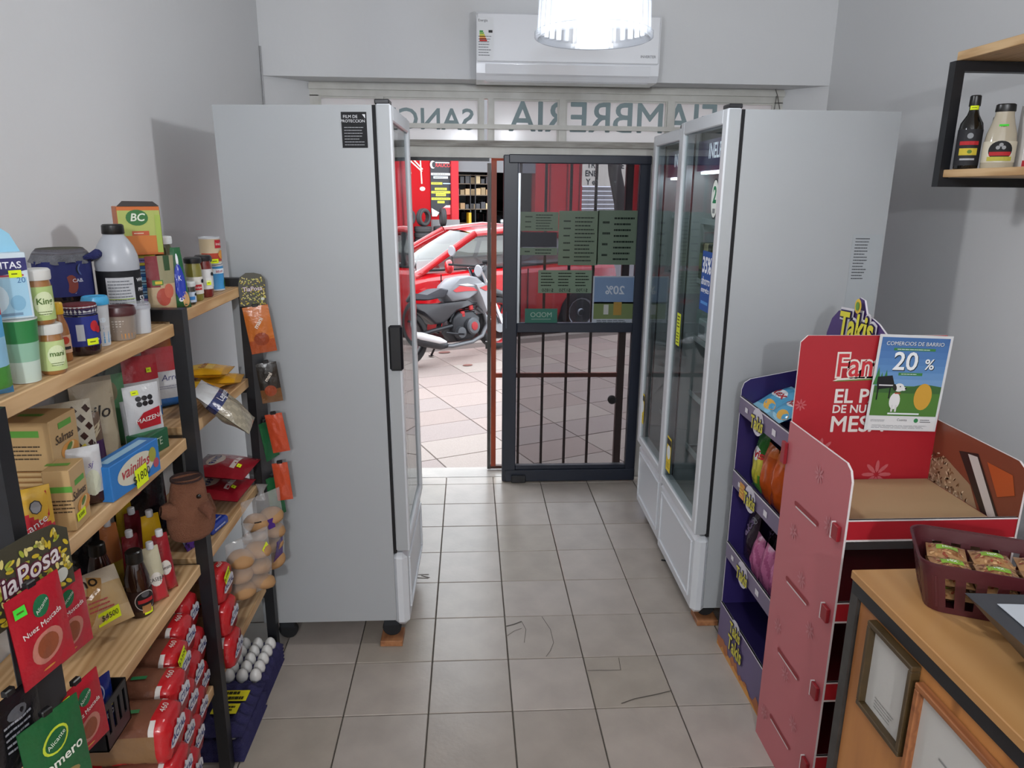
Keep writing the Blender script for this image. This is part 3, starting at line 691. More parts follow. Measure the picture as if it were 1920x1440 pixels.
for i in range(12):
    z = i*.165; fbox(fx(1090), fx(1172), z, z+.14, 'shutter_slat', '#a3a1a0', NF+.02, NF+.05)
fbox(fx(1190), fx(1203), .9, 2.9, 'striped_post', '#c23b3d', NF-.5, NF-.3); fbox(fx(1190)-.01, fx(1203)+.01, 1.75, 2.05, 'striped_post', '#e6e0dc', NF-.52, NF-.5)
# dark workshop interior with loaded racks
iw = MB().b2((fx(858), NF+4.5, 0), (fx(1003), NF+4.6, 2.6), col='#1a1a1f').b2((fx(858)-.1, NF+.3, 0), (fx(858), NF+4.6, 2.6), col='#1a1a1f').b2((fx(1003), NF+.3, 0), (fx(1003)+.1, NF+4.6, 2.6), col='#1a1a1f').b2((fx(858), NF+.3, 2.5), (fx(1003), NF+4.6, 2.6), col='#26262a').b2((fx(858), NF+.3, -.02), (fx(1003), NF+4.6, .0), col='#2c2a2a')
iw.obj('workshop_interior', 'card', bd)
rg = random.Random(3)
for i in range(2):
    a = fx(862+i*30); r = MB()
    for z in (.6, 1.1, 1.6, 2.0, 2.3): r.b2((a, NF+.5, z), (a+.85, NF+.9, z+.03), col='#6a5a48')
    for x in (a, a+.82): r.b2((x, NF+.5, 0), (x+.03, NF+.9, 2.35), col='#2b2b2f')
    r.obj('rack', 'card', bd)
    for z in (1.13, 1.63, 2.03):
        for q in range(4):
            w = .12+rg.random()*.06; MB().b2((a+.05+q*.2, NF+.52, z), (a+.05+q*.2+w, NF+.8, z+.16+rg.random()*.1), col=rg.choice(['#b59a72', '#8f7a58', '#c8b48c', '#3b3b40', '#a0805a'])).obj('stock_box', 'card', bd)
MB().b2((fx(880), NF+.2, 0), (fx(893), NF+.5, .5), col='#c9a21e').b2((fx(884), NF+.25, .5), (fx(889), NF+.45, 1.0), col='#c9a21e').obj('workshop_jack', 'plastic', bd)
# banner
SB = plane(((fx(808)+fx(845))/2, NF-.03, (fz(302)+fz(402))/2), (1, 0, 0), (0, 0, 1)); bw, bh = fx(845)-fx(808), fz(302)-fz(402)
m = MB(); m.box(((fx(808)+fx(845))/2, NF-.015, (fz(302)+fz(402))/2), (bw, .03, bh), col='#26262c')
def by(py): return fz(py)-(fz(302)+fz(402))/2
m.ell(SB, -bw*.38, by(311), .10, .13, '#e8e2e2', off=.004); m.ell(SB, -bw*.33, by(311), .07, .10, '#26262c', off=.006)
m.text(SB, 'RAUCO', .17, bw*.12, by(312), '#d23a3e', bold=.02, off=.004, sx=.95); m.rect(SB, bw*.1, by(307), bw*.7, .03, '#e6e6e8', off=.004)
for y, w, k in ((328, .95, '#e8ecf2'), (334, .72, '#d6e4f2'), (345, .55, '#e2dc3e'), (355, .6, '#e9ea3c'), (361, .95, '#e9ea3c'), (366, .5, '#e9ea3c'), (373, .95, '#e9ea3c'), (379, .35, '#e9ea3c')):
    m.rect(SB, -bw*.2 if y == 345 else 0, by(y), bw*w, .075, k, off=.004); m.lines(SB, -bw*.2 if y == 345 else 0, by(y), bw*w*.85, .05, 1, '#4a4c3a', seed=y, off=.006, th=.4)
m.rect(SB, bw*.3, by(345), bw*.38, .035, '#a9c4ea', off=.004)
m.poly(SB, [(-bw*.48, by(390)), (-bw*.1, by(398)), (-bw*.22, by(405)), (-bw*.46, by(405))], '#e9e6e4', off=.004)
m.poly(SB, [(-bw*.05, by(402)), (0, by(392)), (bw*.2, by(386)), (bw*.48, by(384)), (bw*.48, by(402))], '#cf3d43', off=.004); m.poly(SB, [(bw*.12, by(389)), (bw*.25, by(385)), (bw*.46, by(385)), (bw*.46, by(389))], '#d9dde2', off=.006)
m.obj('banner', 'card', bd)
# drawn white lamp arms on the red wall
SR = plane((0, NF-.006, 0), (1, 0, 0), (0, 0, 1)); m = MB()
def seg(a, b, w=.045):
    A = Vector((fx(a[0]), fz(a[1]))); B = Vector((fx(b[0]), fz(b[1]))); c = (A+B)/2; d = B-A
    m.rect(SR, c.x, c.y, d.length, w, '#e3d2c4', rot=math.atan2(d.y, d.x), off=.002)
seg((766, 300), (793, 324)); seg((774, 299), (794, 320)); seg((790, 299), (792, 346)); m.ell(SR, fx(770), fz(327), .06, .06, '#ece4de'); m.ell(SR, fx(793), fz(355), .10, .07, '#ece4de')
m.obj('painted_lamps', 'card', bd)
sg = MB(); xa, xb = fx(1088), fx(1168); za, zb = fz(302, 1130), fz(349, 1130); sg.b2((xa, NF-.06, zb), (xb, NF-.02, za), col='#f0ead8')
SS = plane((0, NF-.06, 0), (1, 0, 0), (0, 0, 1))
for i, (l, r) in enumerate((('TR', 'NTE'), ('ENE', 'RO'), ('Y e', 'O'))):
    z = za-(i+.55)*(za-zb)/3; sg.text(SS, l, .30, xa+.38, z, '#1d1d1d', bold=.03, off=.004); sg.text(SS, r, .30, xb-.38, z, '#1d1d1d', bold=.03, off=.004)
sg.obj('sign_board', 'card', bd)
# tree on the far kerb
q = onn(1158, 400, 21.6); tr = thing('street_tree', 'leaning dark tree trunk on the opposite kerb by the white sign', 'tree', (q.x, q.y, 0))
pts = [(.25, 0, -.02), (.18, 0, .6), (.1, 0, 1.4), (-.15, 0, 2.4), (-.3, .1, 3.6), (-.2, .2, 5.2)]
MB().tube(pts, [.34, .26, .24, .23, .2, .12], 12, col='#3a332e').obj('trunk', 'rubber', tr, smooth=True)
m = MB(); rg = random.Random(9)
for i in range(420):
    c = Vector((rg.gauss(-.2, 1.1), rg.gauss(.2, 1.0), 5.8+rg.gauss(0, .7))); d = Vector((rg.uniform(-1, 1), rg.uniform(-1, 1), rg.uniform(-1, 1))).normalized(); e = d.orthogonal().normalized()
    m.add([c-d*.12, c+e*.05, c+d*.12, c-e*.05], [(0, 1, 2, 3)], rg.choice(['#4c6a35', '#3d5a2c', '#5b7a3e']))
m.obj('foliage', 'card', tr)
# tyres piled on the far pavement
def tyre_mb(r=.30, w=.19, hole=.19):
    prof = [(hole, -w*.42), (hole+.03, -w*.5), (r-.04, -w*.5), (r-.01, -w*.38), (r, -w*.2), (r, w*.2), (r-.01, w*.38), (r-.04, w*.5), (hole+.03, w*.5), (hole, w*.42), (hole+.02, 0), (hole, -w*.42)]
    m = MB().lathe(prof, 28, col='#3a3a3d', cap=False)
    for k in (-.12, 0, .12): m.lathe([(r+.002, k*w*3-.006), (r+.002, k*w*3+.006)], 28, col='#1f1f22', cap=False)
    return m
t0 = tyre_mb().obj('tire', 'rubber', None, smooth=True, ang=.6)
tag(t0, 'used black tyre lying in a pile outside the red workshop', 'tire', 'tyres piled outside the workshop')
first = True
def tpos(px, n, z): q = onn(px, 440, n); return Vector((q.x, q.y, z))
for px, hts in ((758, 3), (793, 3), (829, 2)):
    for k in range(hts):
        p = tpos(px, 24.2, .097+k*.195+(.195 if px == 829 else 0))
        if px == 829 and k == 0: dup(t0, None, tpos(px, 24.2, .097), (0, 0, 0))
        if first: t0.location = p; first = False
        else: dup(t0, None, p, (0, 0, k))
for px, z, rot, lb in ((764, .885, (pi/2, 0, SA), 'upright'), (795, .885, (pi/2, .1, SA+.5), 'upright'), (831, .885, (pi/2, 0, SA+1.35), 'upright')):
    o = dup(t0, None, tpos(px, 24.2, z), rot, 'used black tyre standing upright on the tyre pile'); o['group'] = 'tyres standing on the pile'

# ------------------------------------------------------------------ cars
def car(label, loc, rz, col, glass='car_glass'):
    t = thing('car', label, 'car', loc, rz)
    X = [-2.0, -1.9, -1.5, -.95, -.4, .4, 1.0, 1.5, 1.85, 1.95]; hw = [.60, .70, .79, .82, .83, .83, .82, .79, .72, .62]
    belt = [.60, .70, .80, .90, .93, .95, .97, .97, .95, .80]; zb = [.34, .26, .22, .2, .2, .2, .2, .22, .27, .36]
    m = MB(); rows_ = []
    for x, w, b, z in zip(X, hw, belt, zb):
        rows_.append([(x, -w*.88, z), (x, -w*.98, z+.12), (x, -w, (z+b)/2), (x, -w*.97, b-.08), (x, -w*.86, b), (x, -w*.5, b+.03), (x, 0, b+.045), (x, w*.5, b+.03), (x, w*.86, b), (x, w*.97, b-.08), (x, w, (z+b)/2), (x, w*.98, z+.12), (x, w*.88, z)])
    o = 0; n = 13
    for r in rows_: m.v += [Vector(p) for p in r]
    for i in range(len(X)-1):
        for j in range(n): m.f.append([i*n+j, i*n+(j+1) % n, (i+1)*n+(j+1) % n, (i+1)*n+j]); m.c.append(H(col))
    m.f.append(list(range(n))); m.f.append([(len(X)-1)*n+j for j in range(n)][::-1]); m.c += [H(col), H(col)]
    m.obj('body', 'carpaint', t, smooth=True, ang=.7)
    A = {'fl': Vector((-.98, -.70, .93)), 'fr': Vector((-.98, .70, .93)), 'bl': Vector((1.52, -.66, .99)), 'br': Vector((1.52, .66, .99)),
         'FL': Vector((-.22, -.54, 1.36)), 'FR': Vector((-.22, .54, 1.36)), 'BL': Vector((.98, -.54, 1.36)), 'BR': Vector((.98, .54, 1.36))}
    cab = MB(); cab.grid(lambda u, v: (A['FL'].lerp(A['BL'], u)).lerp(A['FR'].lerp(A['BR'], u), v)+Vector((0, 0, .06*sin(pi*min(max(u, .0), 1))+.03*sin(pi*v))), 8, 6, col=col); cab.obj('roof', 'carpaint', t, smooth=True)
    MB().grid(lambda u, v: A['fl'].lerp(A['fr'], u).lerp(A['FL'].lerp(A['FR'], u), v)+Vector((-.10*sin(pi*u), 0, .02*sin(pi*u)*v+.02*sin(pi*v))), 8, 5).obj('windshield', glass, t, smooth=True)
    MB().grid(lambda u, v: A['br'].lerp(A['bl'], u).lerp(A['BR'].lerp(A['BL'], u), v)+Vector((.08*sin(pi*u), 0, .02*sin(pi*v))), 6, 4).obj('rear_window', glass, t, smooth=True)
    for s, a, b, c, d in ((-1, 'fl', 'bl', 'FL', 'BL'), (1, 'fr', 'br', 'FR', 'BR')):
        MB().grid(lambda u, v: A[a].lerp(A[b], u).lerp(A[c].lerp(A[d], u), v)+Vector((0, s*.03*sin(pi*v), 0)), 6, 4).obj('side_window', glass, t, smooth=True)
        p = MB(); off = Vector((0, s*.01, .005))
        p.tube([A[a]+off+Vector((-.12, 0, -.05)), A[a]+off, A[c]+off], .045, 8, col=col); p.tube([A[c]+off, A[c].lerp(A[d], .5)+off+Vector((0, 0, .055)), A[d]+off], .042, 8, col=col); p.tube([A[d]+off, A[b]+off], .07, 8, col=col)
        p.obj('pillar', 'carpaint', t, smooth=True); p = MB()
        p.tube([Vector((.33, s*.70, .95)), Vector((.36, s*.60, 1.2)), Vector((.38, s*.55, 1.38))], .032, 6, col='#121214'); p.tube([A[a]+off*2, Vector((.3, s*.72, .955)), A[b]+off*2], .014, 6, col='#121214')
        p.obj('window_trim', 'rubber', t)
        MB().lathe([(.02, -.05), (.07, -.04), (.09, 0), (.07, .03), (.0, .04)], 14, (-.72, s*.92, 1.0), col=col, axis='X').obj('side_mirror', 'carpaint', t, smooth=True)
        MB().b2((-.3, s*.835-.008, .70), (-.29, s*.835+.008, .9), col='#5a1013').b2((.40, s*.835-.008, .3), (.41, s*.835+.008, .93), col='#3a0a0c').b2((-.80, s*.83-.008, .3), (-.79, s*.83+.008, .9), col='#3a0a0c').obj('door_gap', 'rubber', t)
        MB().box((-1.93, s*.5, .66), (.12, .28, .14), col='#d5d9dc', bev=.03).obj('headlight', 'gloss', t)
        for x in (-1.28, 1.22):
            MB().lathe([(.19, -.1), (.22, -.11), (.29, -.1), (.31, -.06), (.31, .06), (.29, .1), (.22, .11), (.19, .1)], 24, (x, s*.74, .31), col='#19191b', axis='Y').obj('wheel', 'rubber', t, smooth=True, ang=.6)
            MB().lathe([(.20, -.115), (.18, -.10), (.06, -.09), (.04, -.12)], 16, (x, s*.74, .31), col='#a8abb0', axis='Y', cap=False).lathe([(.20, .115), (.18, .10), (.06, .09), (.04, .12)], 16, (x, s*.74, .31), col='#a8abb0', axis='Y').obj('hub_cap', 'alu', t, smooth=True)
    MB().tube([(-1.02, -.5, .955), (-.8, -.05, 1.07)], .008, 5, col='#111111').tube([(-1.02, .1, .975), (-.82, .5, 1.06)], .008, 5, col='#111111').obj('wiper', 'rubber', t)
    MB().b2((-2.03, -.6, .3), (-1.96, .6, .5), col='#1a1a1c', bev=.02).obj('bumper', 'rubber', t)
    return t
cc = onn(800, 505, 8.5).dot(E1)+.95
q = st(cc, 9.25, -.10); car('red hatchback car parked at the kerb behind the motorcycle', q, SA, '#c8141e')
q = st(fx(975)+.2, NF+2.7, .0); car('black car inside the tyre workshop', q, SA+pi/2, '#16171a')

# ------------------------------------------------------------------ motorcycle
A0, B0 = Vector((-.66, 7.52, 0)), Vector((.34, 8.44, 0))
mt = thing('motorcycle', 'silver and black motorcycle with red stripes parked on the pavement', 'motorcycle', A0, rot=(math.radians(-7), 0, math.atan2((B0-A0).y, (B0-A0).x)))
def wheel(x, nm):
    w = MB().lathe([(.235, -.05), (.27, -.055), (.298, -.035), (.305, 0), (.298, .035), (.27, .055), (.235, .05)], 32, (x, 0, .305), col='#222224', axis='Y', cap=False).obj(nm, 'rubber', mt, smooth=True)
    MB().lathe([(.238, -.045), (.225, -.04), (.225, .04), (.238, .045)], 32, (x, 0, .305), col='#9c1c22' if nm == 'front_wheel' else '#26262a', axis='Y', cap=False).obj('rim', 'paintmetal', w, smooth=True)
    s = MB()
    for i in range(6): a = i*pi/3; s.tube([(x, 0, .305), (x+.23*cos(a), 0, .305+.23*sin(a))], .014, 6, col='#2a2a2e')
    s.lathe([(.045, -.06), (.045, .06)], 14, (x, 0, .305), col='#55585c', axis='Y'); s.lathe([(.11, -.064), (.11, -.058)], 20, (x, 0, .305), col='#8d9094', axis='Y'); s.obj('spokes', 'engine', w)
wheel(0, 'rear_wheel'); wheel(1.36, 'front_wheel')
def side(poly, w, col, name, m='paintmetal', y0=0.0, bev=True):
    """side outline (x,z) with rounded flanks"""
    n = len(poly); cx = sum(p[0] for p in poly)/n; cz = sum(p[1] for p in poly)/n; mb = MB(); L = []
    for k, s in ((-1, .84), (-.8, .97), (0, 1.0), (.8, .97), (1, .84)): L.append([Vector((cx+(x-cx)*s, y0+k*w/2, cz+(z-cz)*s)) for x, z in poly])
    for r in L: mb.v += r
    for i in range(4):
        for j in range(n): mb.f.append([i*n+j, i*n+(j+1) % n, (i+1)*n+(j+1) % n, (i+1)*n+j]); mb.c.append(H(col))
    mb.f += [list(range(n))[::-1], [4*n+j for j in range(n)]]; mb.c += [H(col)]*2
    return mb.obj(name, m, mt, smooth=True, ang=.8)
side([(.55, .70), (.60, .80), (.72, .875), (.88, .89), (1.02, .86), (1.12, .78), (1.05, .70), (.85, .62), (.62, .62)], .26, '#7f8187', 'tank')
MB().prism([(.62, .74), (.72, .785), (.92, .75), (.98, .71), (.80, .72), (.66, .72)], lambda x, z, d: Vector((x, -.137+d, z)), .004, col='#c0222a').prism([(.70, .80), (.84, .80), (.95, .77), (.82, .775)], lambda x, z, d: Vector((x, -.136+d, z)), .004, col='#e2e2e4').obj('tank_stripe', 'paintmetal', mt)
side([(.93, .80), (1.08, .80), (1.22, .70), (1.24, .64), (1.12, .50), (1.08, .44), (1.02, .62)], .30, '#a3a4a8', 'tank_shroud')
MB().prism([(1.0, .74), (1.1, .76), (1.18, .70), (1.08, .70)], lambda x, z, d: Vector((x, -.158+d, z)), .004, col='#c0222a').obj('shroud_stripe', 'paintmetal', mt)
side([(-.32, .86), (-.2, .80), (.1, .69), (.32, .665), (.55, .68), (.62, .75), (.52, .78), (.3, .72), (.05, .77), (-.25, .90)], .22, '#3c3d44', 'seat', 'rubber')
side([(-.30, .82), (.05, .66), (.45, .62), (.9, .62), (1.0, .56), (.72, .52), (.5, .40), (.38, .40), (.2, .55), (-.1, .68)], .20, '#34353a', 'side_cover', 'plastic')
side([(.62, .44), (.70, .50), (.92, .50), (1.02, .42), (1.0, .26), (.88, .18), (.64, .18), (.58, .28)], .22, '#2e2f33', 'engine', 'engine')
MB().lathe([(.0, -.17), (.08, -.165), (.095, -.15), (.095, -.1)], 24, (.86, 0, .33), col='#55585d', axis='Y').lathe([(.0, -.16), (.06, -.155), (.07, -.1)], 20, (.68, 0, .28), col='#4a4c50', axis='Y').lathe([(.0, -.175), (.045, -.172), (.05, -.165)], 18, (.86, 0, .33), col='#9a2a2e', axis='Y').obj('engine_cover', 'engine', mt, smooth=True, ang=.6)
cy_ = MB()
for i in range(6): z = .46+i*.022; cy_.box((.86+.012*i, 0, z), (.17, .17, .010), col='#1d1e21', bev=.002)
cy_.box((.90, -.06, .53), (.06, .08, .06), col='#a62a2c', bev=.01); cy_.box((.76, -.09, .47), (.06, .04, .07), col='#a62a2c', bev=.01); cy_.obj('cylinder_fins', 'engine', mt)
MB().tube([(1.0, -.06, .52), (1.10, -.08, .45), (1.12, -.09, .32), (1.02, -.10, .20), (.85, -.11, .155), (.55, -.12, .15), (.38, -.13, .17)], .024, 10, col='#6d6f73').obj('exhaust_pipe', 'engine', mt, smooth=True)
MB().tube([(.45, -.14, .17), (.36, -.15, .19), (.1, -.17, .27), (-.15, -.18, .36)], [.03, .055, .062, .05], 14, col='#3a3b3f').obj('muffler', 'engine', mt, smooth=True)
MB().tube([(.40, -.20, .215), (.30, -.21, .245), (.05, -.225, .325), (-.1, -.225, .37)], [.012, .035, .04, .02], 10, col='#d6d7da').obj('heat_shield', 'paintmetal', mt, smooth=True)
for s in (-1, 1): MB().tube([(1.36, s*.09, .305), (1.16, s*.09, .78), (1.08, s*.09, .97)], [.026, .024, .018], 10, col='#b4b6ba').obj('fork', 'chrome', mt, smooth=True)
MB().tube([(1.02, -.36, 1.02), (1.06, -.2, 1.0), (1.09, 0, .98), (1.06, .2, 1.0), (1.02, .36, 1.02)], .013, 8, col='#1d1d20').tube([(1.02, -.36, 1.02), (.99, -.25, 1.02)], .02, 8, col='#111114').obj('handlebar', 'rubber', mt)
for s, hx, hz in ((-1, .86, .93), (1, 1.03, 1.17)):
    k = MB().tube([(1.03, s*.30, 1.015), (hx, s*.31, hz)], .007, 6, col='#1d1d20').lathe([(.0, -.012), (.055, -.01), (.065, 0), (.055, .012), (0, .02)], 16, (hx, s*.30, hz), col='#a9acb2', axis='X').obj('mirror', 'gloss', mt, smooth=True, ang=.6)
MB().lathe([(.0, -.06), (.06, -.05), (.09, .0), (.095, .05), (.08, .06)], 20, (1.24, 0, .86), col='#c9ccd0', axis='X').obj('headlight', 'gloss', mt, smooth=True)
side([(1.12, .90), (1.2, .98), (1.3, .93), (1.3, .80), (1.2, .74), (1.12, .8)], .2, '#33343a', 'headlight_fairing', 'plastic')
MB().tube([(1.12, 0, .56), (1.22, 0, .63), (1.36, 0, .655), (1.52, 0, .61), (1.62, 0, .54)], [.03, .05, .055, .05, .02], 8, col='#222226').obj('front_fender', 'plastic', mt, smooth=True)
MB().tube([(0, -.09, .305), (.3, -.09, .34), (.6, -.08, .36)], .024, 8, col='#2a2b2f').tube([(.05, -.1, .32), (.08, -.11, .66)], .035, 8, col='#8f1f24').tube([(.6, -.05, .4), (.9, 0, .75)], .02, 6, col='#202124').tube([(.45, 0, .3), (.6, 0, .62)], .025, 6, col='#202124').obj('frame', 'engine', mt)
MB().tube([(-.25, 0, .80), (-.42, 0, .72), (-.5, 0, .58)], [.03, .05, .02], 6, col='#222226').obj('rear_fender', 'plastic', mt)
MB().tube([(.55, .10, .22), (.52, .22, .04)], .012, 6, col='#1c1c1e').lathe([(.03, .0), (.03, .008)], 10, (.52, .225, .03), col='#1c1c1e').obj('kickstand', 'engine', mt)
MB().tube([(.5, -.10, .30), (.62, -.16, .27), (.62, -.26, .27)], .012, 6, col='#303136').obj('foot_peg', 'engine', mt)
# ------------------------------------------------------------------ package builders
def pouch_surf(w, h, t, kind='pillow', seed=0, wr=.10, taper=0.0):
    rg = random.Random(seed); ph = [rg.uniform(0, 6.3) for _ in range(6)]; fq = [rg.uniform(6, 13) for _ in range(3)]+[rg.uniform(5, 11) for _ in range(3)]
    def th(u, v):
        u = min(max(u, 0), 1); v = min(max(v, 0), 1); e = (max(sin(pi*u), 0))**.55
        if kind == 'pillow': k = (max(sin(pi*v), 0))**.6
        elif kind == 'stand': k = min(1, (v/.07)**.5 if v > 0 else 0)*(1-max(0, (v-.12)/.88)**1.4)
        else: k = (max(sin(pi*v), 0))**.3
        w_ = 1+wr*(sin(u*fq[0]+v*fq[3]+ph[0])+.7*sin(u*fq[1]*1.7-v*fq[4]*1.3+ph[1])+.5*sin(v*fq[5]*2+ph[2]))*.6
        return max(t*e*k*w_, .0015)
    def S(x, y, off=0.0):
        u, v = x/w+.5, y/h+.5; tp = 1-taper*max(0, v)
        return Vector((x*tp, -th(u, v)/2-off, y+h/2))
    return th, S
def pouch(name, label, cat, w, h, t, loc, rot, cf, kind='pillow', dec=None, group=None, m='film', seed=0, wr=.10, taper=0.0, n=(14, 18), cfb=None):
    th, S = pouch_surf(w, h, t, kind, seed, wr, taper); mb = MB(); c = cf if callable(cf) else (lambda u, v: cf)
    mb.grid(lambda u, v: S((u-.5)*w, (v-.5)*h, 0), n[0], n[1], cf=c)
    def B(u, v):
        p = S((u-.5)*w, (v-.5)*h, 0); return Vector((p.x, -p.y, p.z))
    cb = cfb or c
    mb.grid(lambda u, v: B(1-u, v), n[0], n[1], cf=lambda u, v: cb(1-u, v))
    o = mb.obj(name, m, None, smooth=True, loc=loc, rot=rot); tag(o, label, cat, group)
    if dec:
        d = MB(); dec(d, S, w, h); d.obj('print', m, o)
    return o
def jar(name, label, cat, loc, r, h, content, lid, lab, rz=0.0, dec=None, lidh=.16, labz=(.12, .66), group=None, neck=.9, sq=0.0, m='gloss', topfill=None):
    k = h*(1-lidh); prof = [(r*.86, 0), (r*.97, .004), (r, .012), (r, k*.78), (r*.97, k*.86), (r*neck, k*.95), (r*neck, k)]
    o = MB().lathe(prof, 24, col=content, sq=sq).obj(name, m, None, smooth=True, ang=.9, loc=loc, rot=rz); tag(o, label, cat, group)
    rl = r*neck+.003; MB().lathe([(rl, k-.004), (rl+.001, k), (rl+.001, h-.003), (rl-.002, h)], 28, col=lid).obj('lid', 'plastic', o, smooth=True, ang=.6)
    if lab:
        z0, z1 = labz[0]*k, labz[1]*k; MB().lathe([(r+.0006, z0), (r+.0006, z1)], 24, col=lab, cap=False, sq=sq).obj('label_band', 'paper', o, smooth=True)
        if dec:
            d = MB(); dec(d, cyl(r+.0008, (z0+z1)/2), r, z1-z0); d.obj('print', 'paper', o)
    return o
def bottle(name, label, cat, loc, prof, col, cap, rz=0.0, lab=None, dec=None, group=None, n=22, m='gloss', flat=1.0, capcol='#111111'):
    """prof in metres from the base; cap=(r,z0,z1); lab=(r,z0,z1,colour)"""
    o = MB().lathe(prof, n, col=col).obj(name, m, None, smooth=True, ang=.9, loc=loc, rot=rz); tag(o, label, cat, group)
    o.scale = (1, flat, 1)
    MB().lathe([(cap[0], cap[1]), (cap[0]*1.04, cap[1]+.002), (cap[0]*1.0, cap[2]-.003), (cap[0]*.85, cap[2])], n, col=capcol).obj('cap', 'plastic', o, smooth=True, ang=.6)
    if lab:
        MB().lathe([(lab[0], lab[1]), (lab[0], lab[2])], n, col=lab[3], cap=False).obj('label_band', 'paper', o, smooth=True)
        if dec: d = MB(); dec(d, cyl(lab[0]+.0004, (lab[1]+lab[2])/2), lab[0], lab[2]-lab[1]); d.obj('print', 'paper', o)
    return o
def carton(name, label, cat, w, d, h, loc, rz, col, dec=None, group=None, m='card', rot=None, bev=.0015):
    o = MB().box((0, 0, h/2), (w, d, h), col=col, bev=bev).obj(name, m, None, loc=loc, rot=rot if rot is not None else rz); tag(o, label, cat, group)
    if dec:
        q = MB(); dec(q, front(d, h/2), right(w, h/2), top(h), plane((-w/2, 0, h/2), (0, -1, 0), (0, 0, 1))); q.obj('print', m, o)
    return o
YEL, GRN, BLK = '#d8ea1f', '#46d13a', '#15161a'
def sticker(parent, S, x, y, w=.022, h=.012, col=YEL, txt=None, rot=0.0, off=.0016):
    m = MB(); m.rect(S, x, y, w, h, col, off=off, rot=rot, n=4)
    if txt: m.text(S, txt, h*.62, x, y, '#20210f', off=off+.0004, rot=rot)
    else: m.lines(S, x, y, w*.6, h*.45, 1, '#55591a', seed=int(abs(x)*9999)+3, off=off+.0004)
    return m.obj('price_tag', 'paper', parent)

# ------------------------------------------------------------------ wall shelf on the right
X0 = 1.60; ws = thing('wall_shelf', 'black steel wall shelf with pine boards by the right wall', 'shelf', (X0, 2.54, 1.83))
q = .034
for y in (0, -1.25):
    MB().b2((0, y-q, 0), (q, y, .40)).obj('post', 'black_steel', ws); MB().b2((XR-X0-q-.002, y-q, 0), (XR-X0-.002, y, .40)).obj('post', 'black_steel', ws)
    MB().b2((q, y-q, 0), (XR-X0-q-.002, y, .030)).obj('crossbar', 'black_steel', ws); MB().b2((q, y-q, .368), (XR-X0-q-.002, y, .40)).obj('crossbar', 'black_steel', ws)
MB().b2((.014, -1.35, .402), (.38, -.012, .43), bev=.002).obj('board', 'pine', ws); MB().b2((.014, -1.29, .031), (.38, -.008, .056), bev=.002).obj('board', 'pine', ws)
zS = 1.83+.0563
def vin(m, S, r, h):
    m.ell(S, 0, h*.32, .009, .009, '#8d9094', n=16); m.rect(S, 0, h*.12, r*1.6, .012, '#b3262c', n=4); m.rect(S, 0, -h*.12, r*1.5, .022, '#c9b43a', n=4); m.ell(S, .004, -h*.12, .007, .006, '#5f7d2f', n=10, off=.001); m.rect(S, 0, -h*.33, r*1.2, .006, '#a8a9ac', n=3)
p = ony(1806, 316, 2.46)
bottle('vinegar_bottle', 'dark vinegar bottle with red label band on the wall shelf', 'bottle', (p.x+.005, 2.46, zS), [(.034, 0), (.036, .004), (.036, .125), (.033, .145), (.018, .172), (.0145, .185), (.0145, .2)], '#12110f', (.0165, .198, .232), rz=-.55, lab=(.0365, .012, .125, '#26262a'), dec=vin)
o = bpy.data.objects['vinegar_bottle']; sticker(o, cyl(.0155, .193), 0, 0, .024, .013)
def may(m, S, r, h):
    m.ell(S, 0, 0, r*.8, h*.5, '#d8d5c8', n=24, rings=4, off=.0004); m.ell(S, 0, .004, r*.74, h*.46, '#1b1c1e', n=24, rings=4, off=.0008); m.rect(S, 0, -.006, r*1.3, .012, '#b3262c', n=6, off=.0014); m.rect(S, 0, -h*.33, r*1.5, .013, '#b9b24a', n=6, off=.0014)
    for x, y in ((-.008, h*.2), (.008, h*.2), (0, h*.33)): m.ell(S, x, y, .006, .006, '#9a9c9e', n=12, off=.0014)
p = ony(1842, 316, 2.42)
o = bottle('mayonnaise_bottle', 'cream squeeze bottle with black label and black cap on the wall shelf', 'bottle', (p.x+.028, 2.395, zS), [(.044, 0), (.047, .005), (.047, .07), (.042, .11), (.033, .14), (.027, .165), (.026, .178)], '#b9b09c', (.028, .176, .200), rz=-.5, lab=(.0475, .02, .085, '#cdc7b4'), dec=may, flat=.7)
sticker(o, cyl(.034, .13), 0, 0, .026, .014, GRN)
def smix(m, F, R, T_, L_):
    m.rect(F, 0, .075, .10, .022, '#b32530'); m.ell(F, 0, .074, .012, .011, '#e4d8d8', off=.001); m.text(F, 'Naranjas', .02, 0, .045, '#b32530', off=.001, shear=.2); m.rect(F, 0, .018, .05, .004, '#8d8a86', off=.001)
    m.ell(F, 0, -.012, .024, .014, '#c2383c', off=.001); m.ell(F, -.02, -.048, .02, .016, '#6d9a3a', off=.001); m.ell(F, .012, -.05, .022, .017, '#d8b43a', off=.0014); m.ell(F, .03, -.035, .012, .012, '#c2383c', off=.001); m.rect(F, 0, -.084, .10, .024, '#b32530', off=.001)
    m.rect(R, 0, -.04, .05, .04, '#6b6c72'); m.rect(R, 0, .075, .06, .022, '#b32530'); m.lines(R, 0, .03, .05, .05, 5, '#6b6c72', seed=4)
p = ony(1893, 316, 2.38)
o = carton('dessert_box', 'white and red dessert mix box on the wall shelf', 'box', .10, .06, .195, (p.x+.062, 2.36, zS), -.2, '#d6d4d2', smix); sticker(o, front(.06, .195/2), -.03, .095, .024, .014)
carton('dessert_box', 'grey and white packet behind the red dessert box on the wall shelf', 'box', .09, .05, .21, (p.x+.165, 2.40, zS), -.2, '#a8a6a6', lambda m, F, R, T_, L_: (m.rect(F, 0, .06, .07, .03, '#cfcfd2'), m.lines(F, 0, -.02, .07, .07, 6, '#5a5a60', seed=6)))
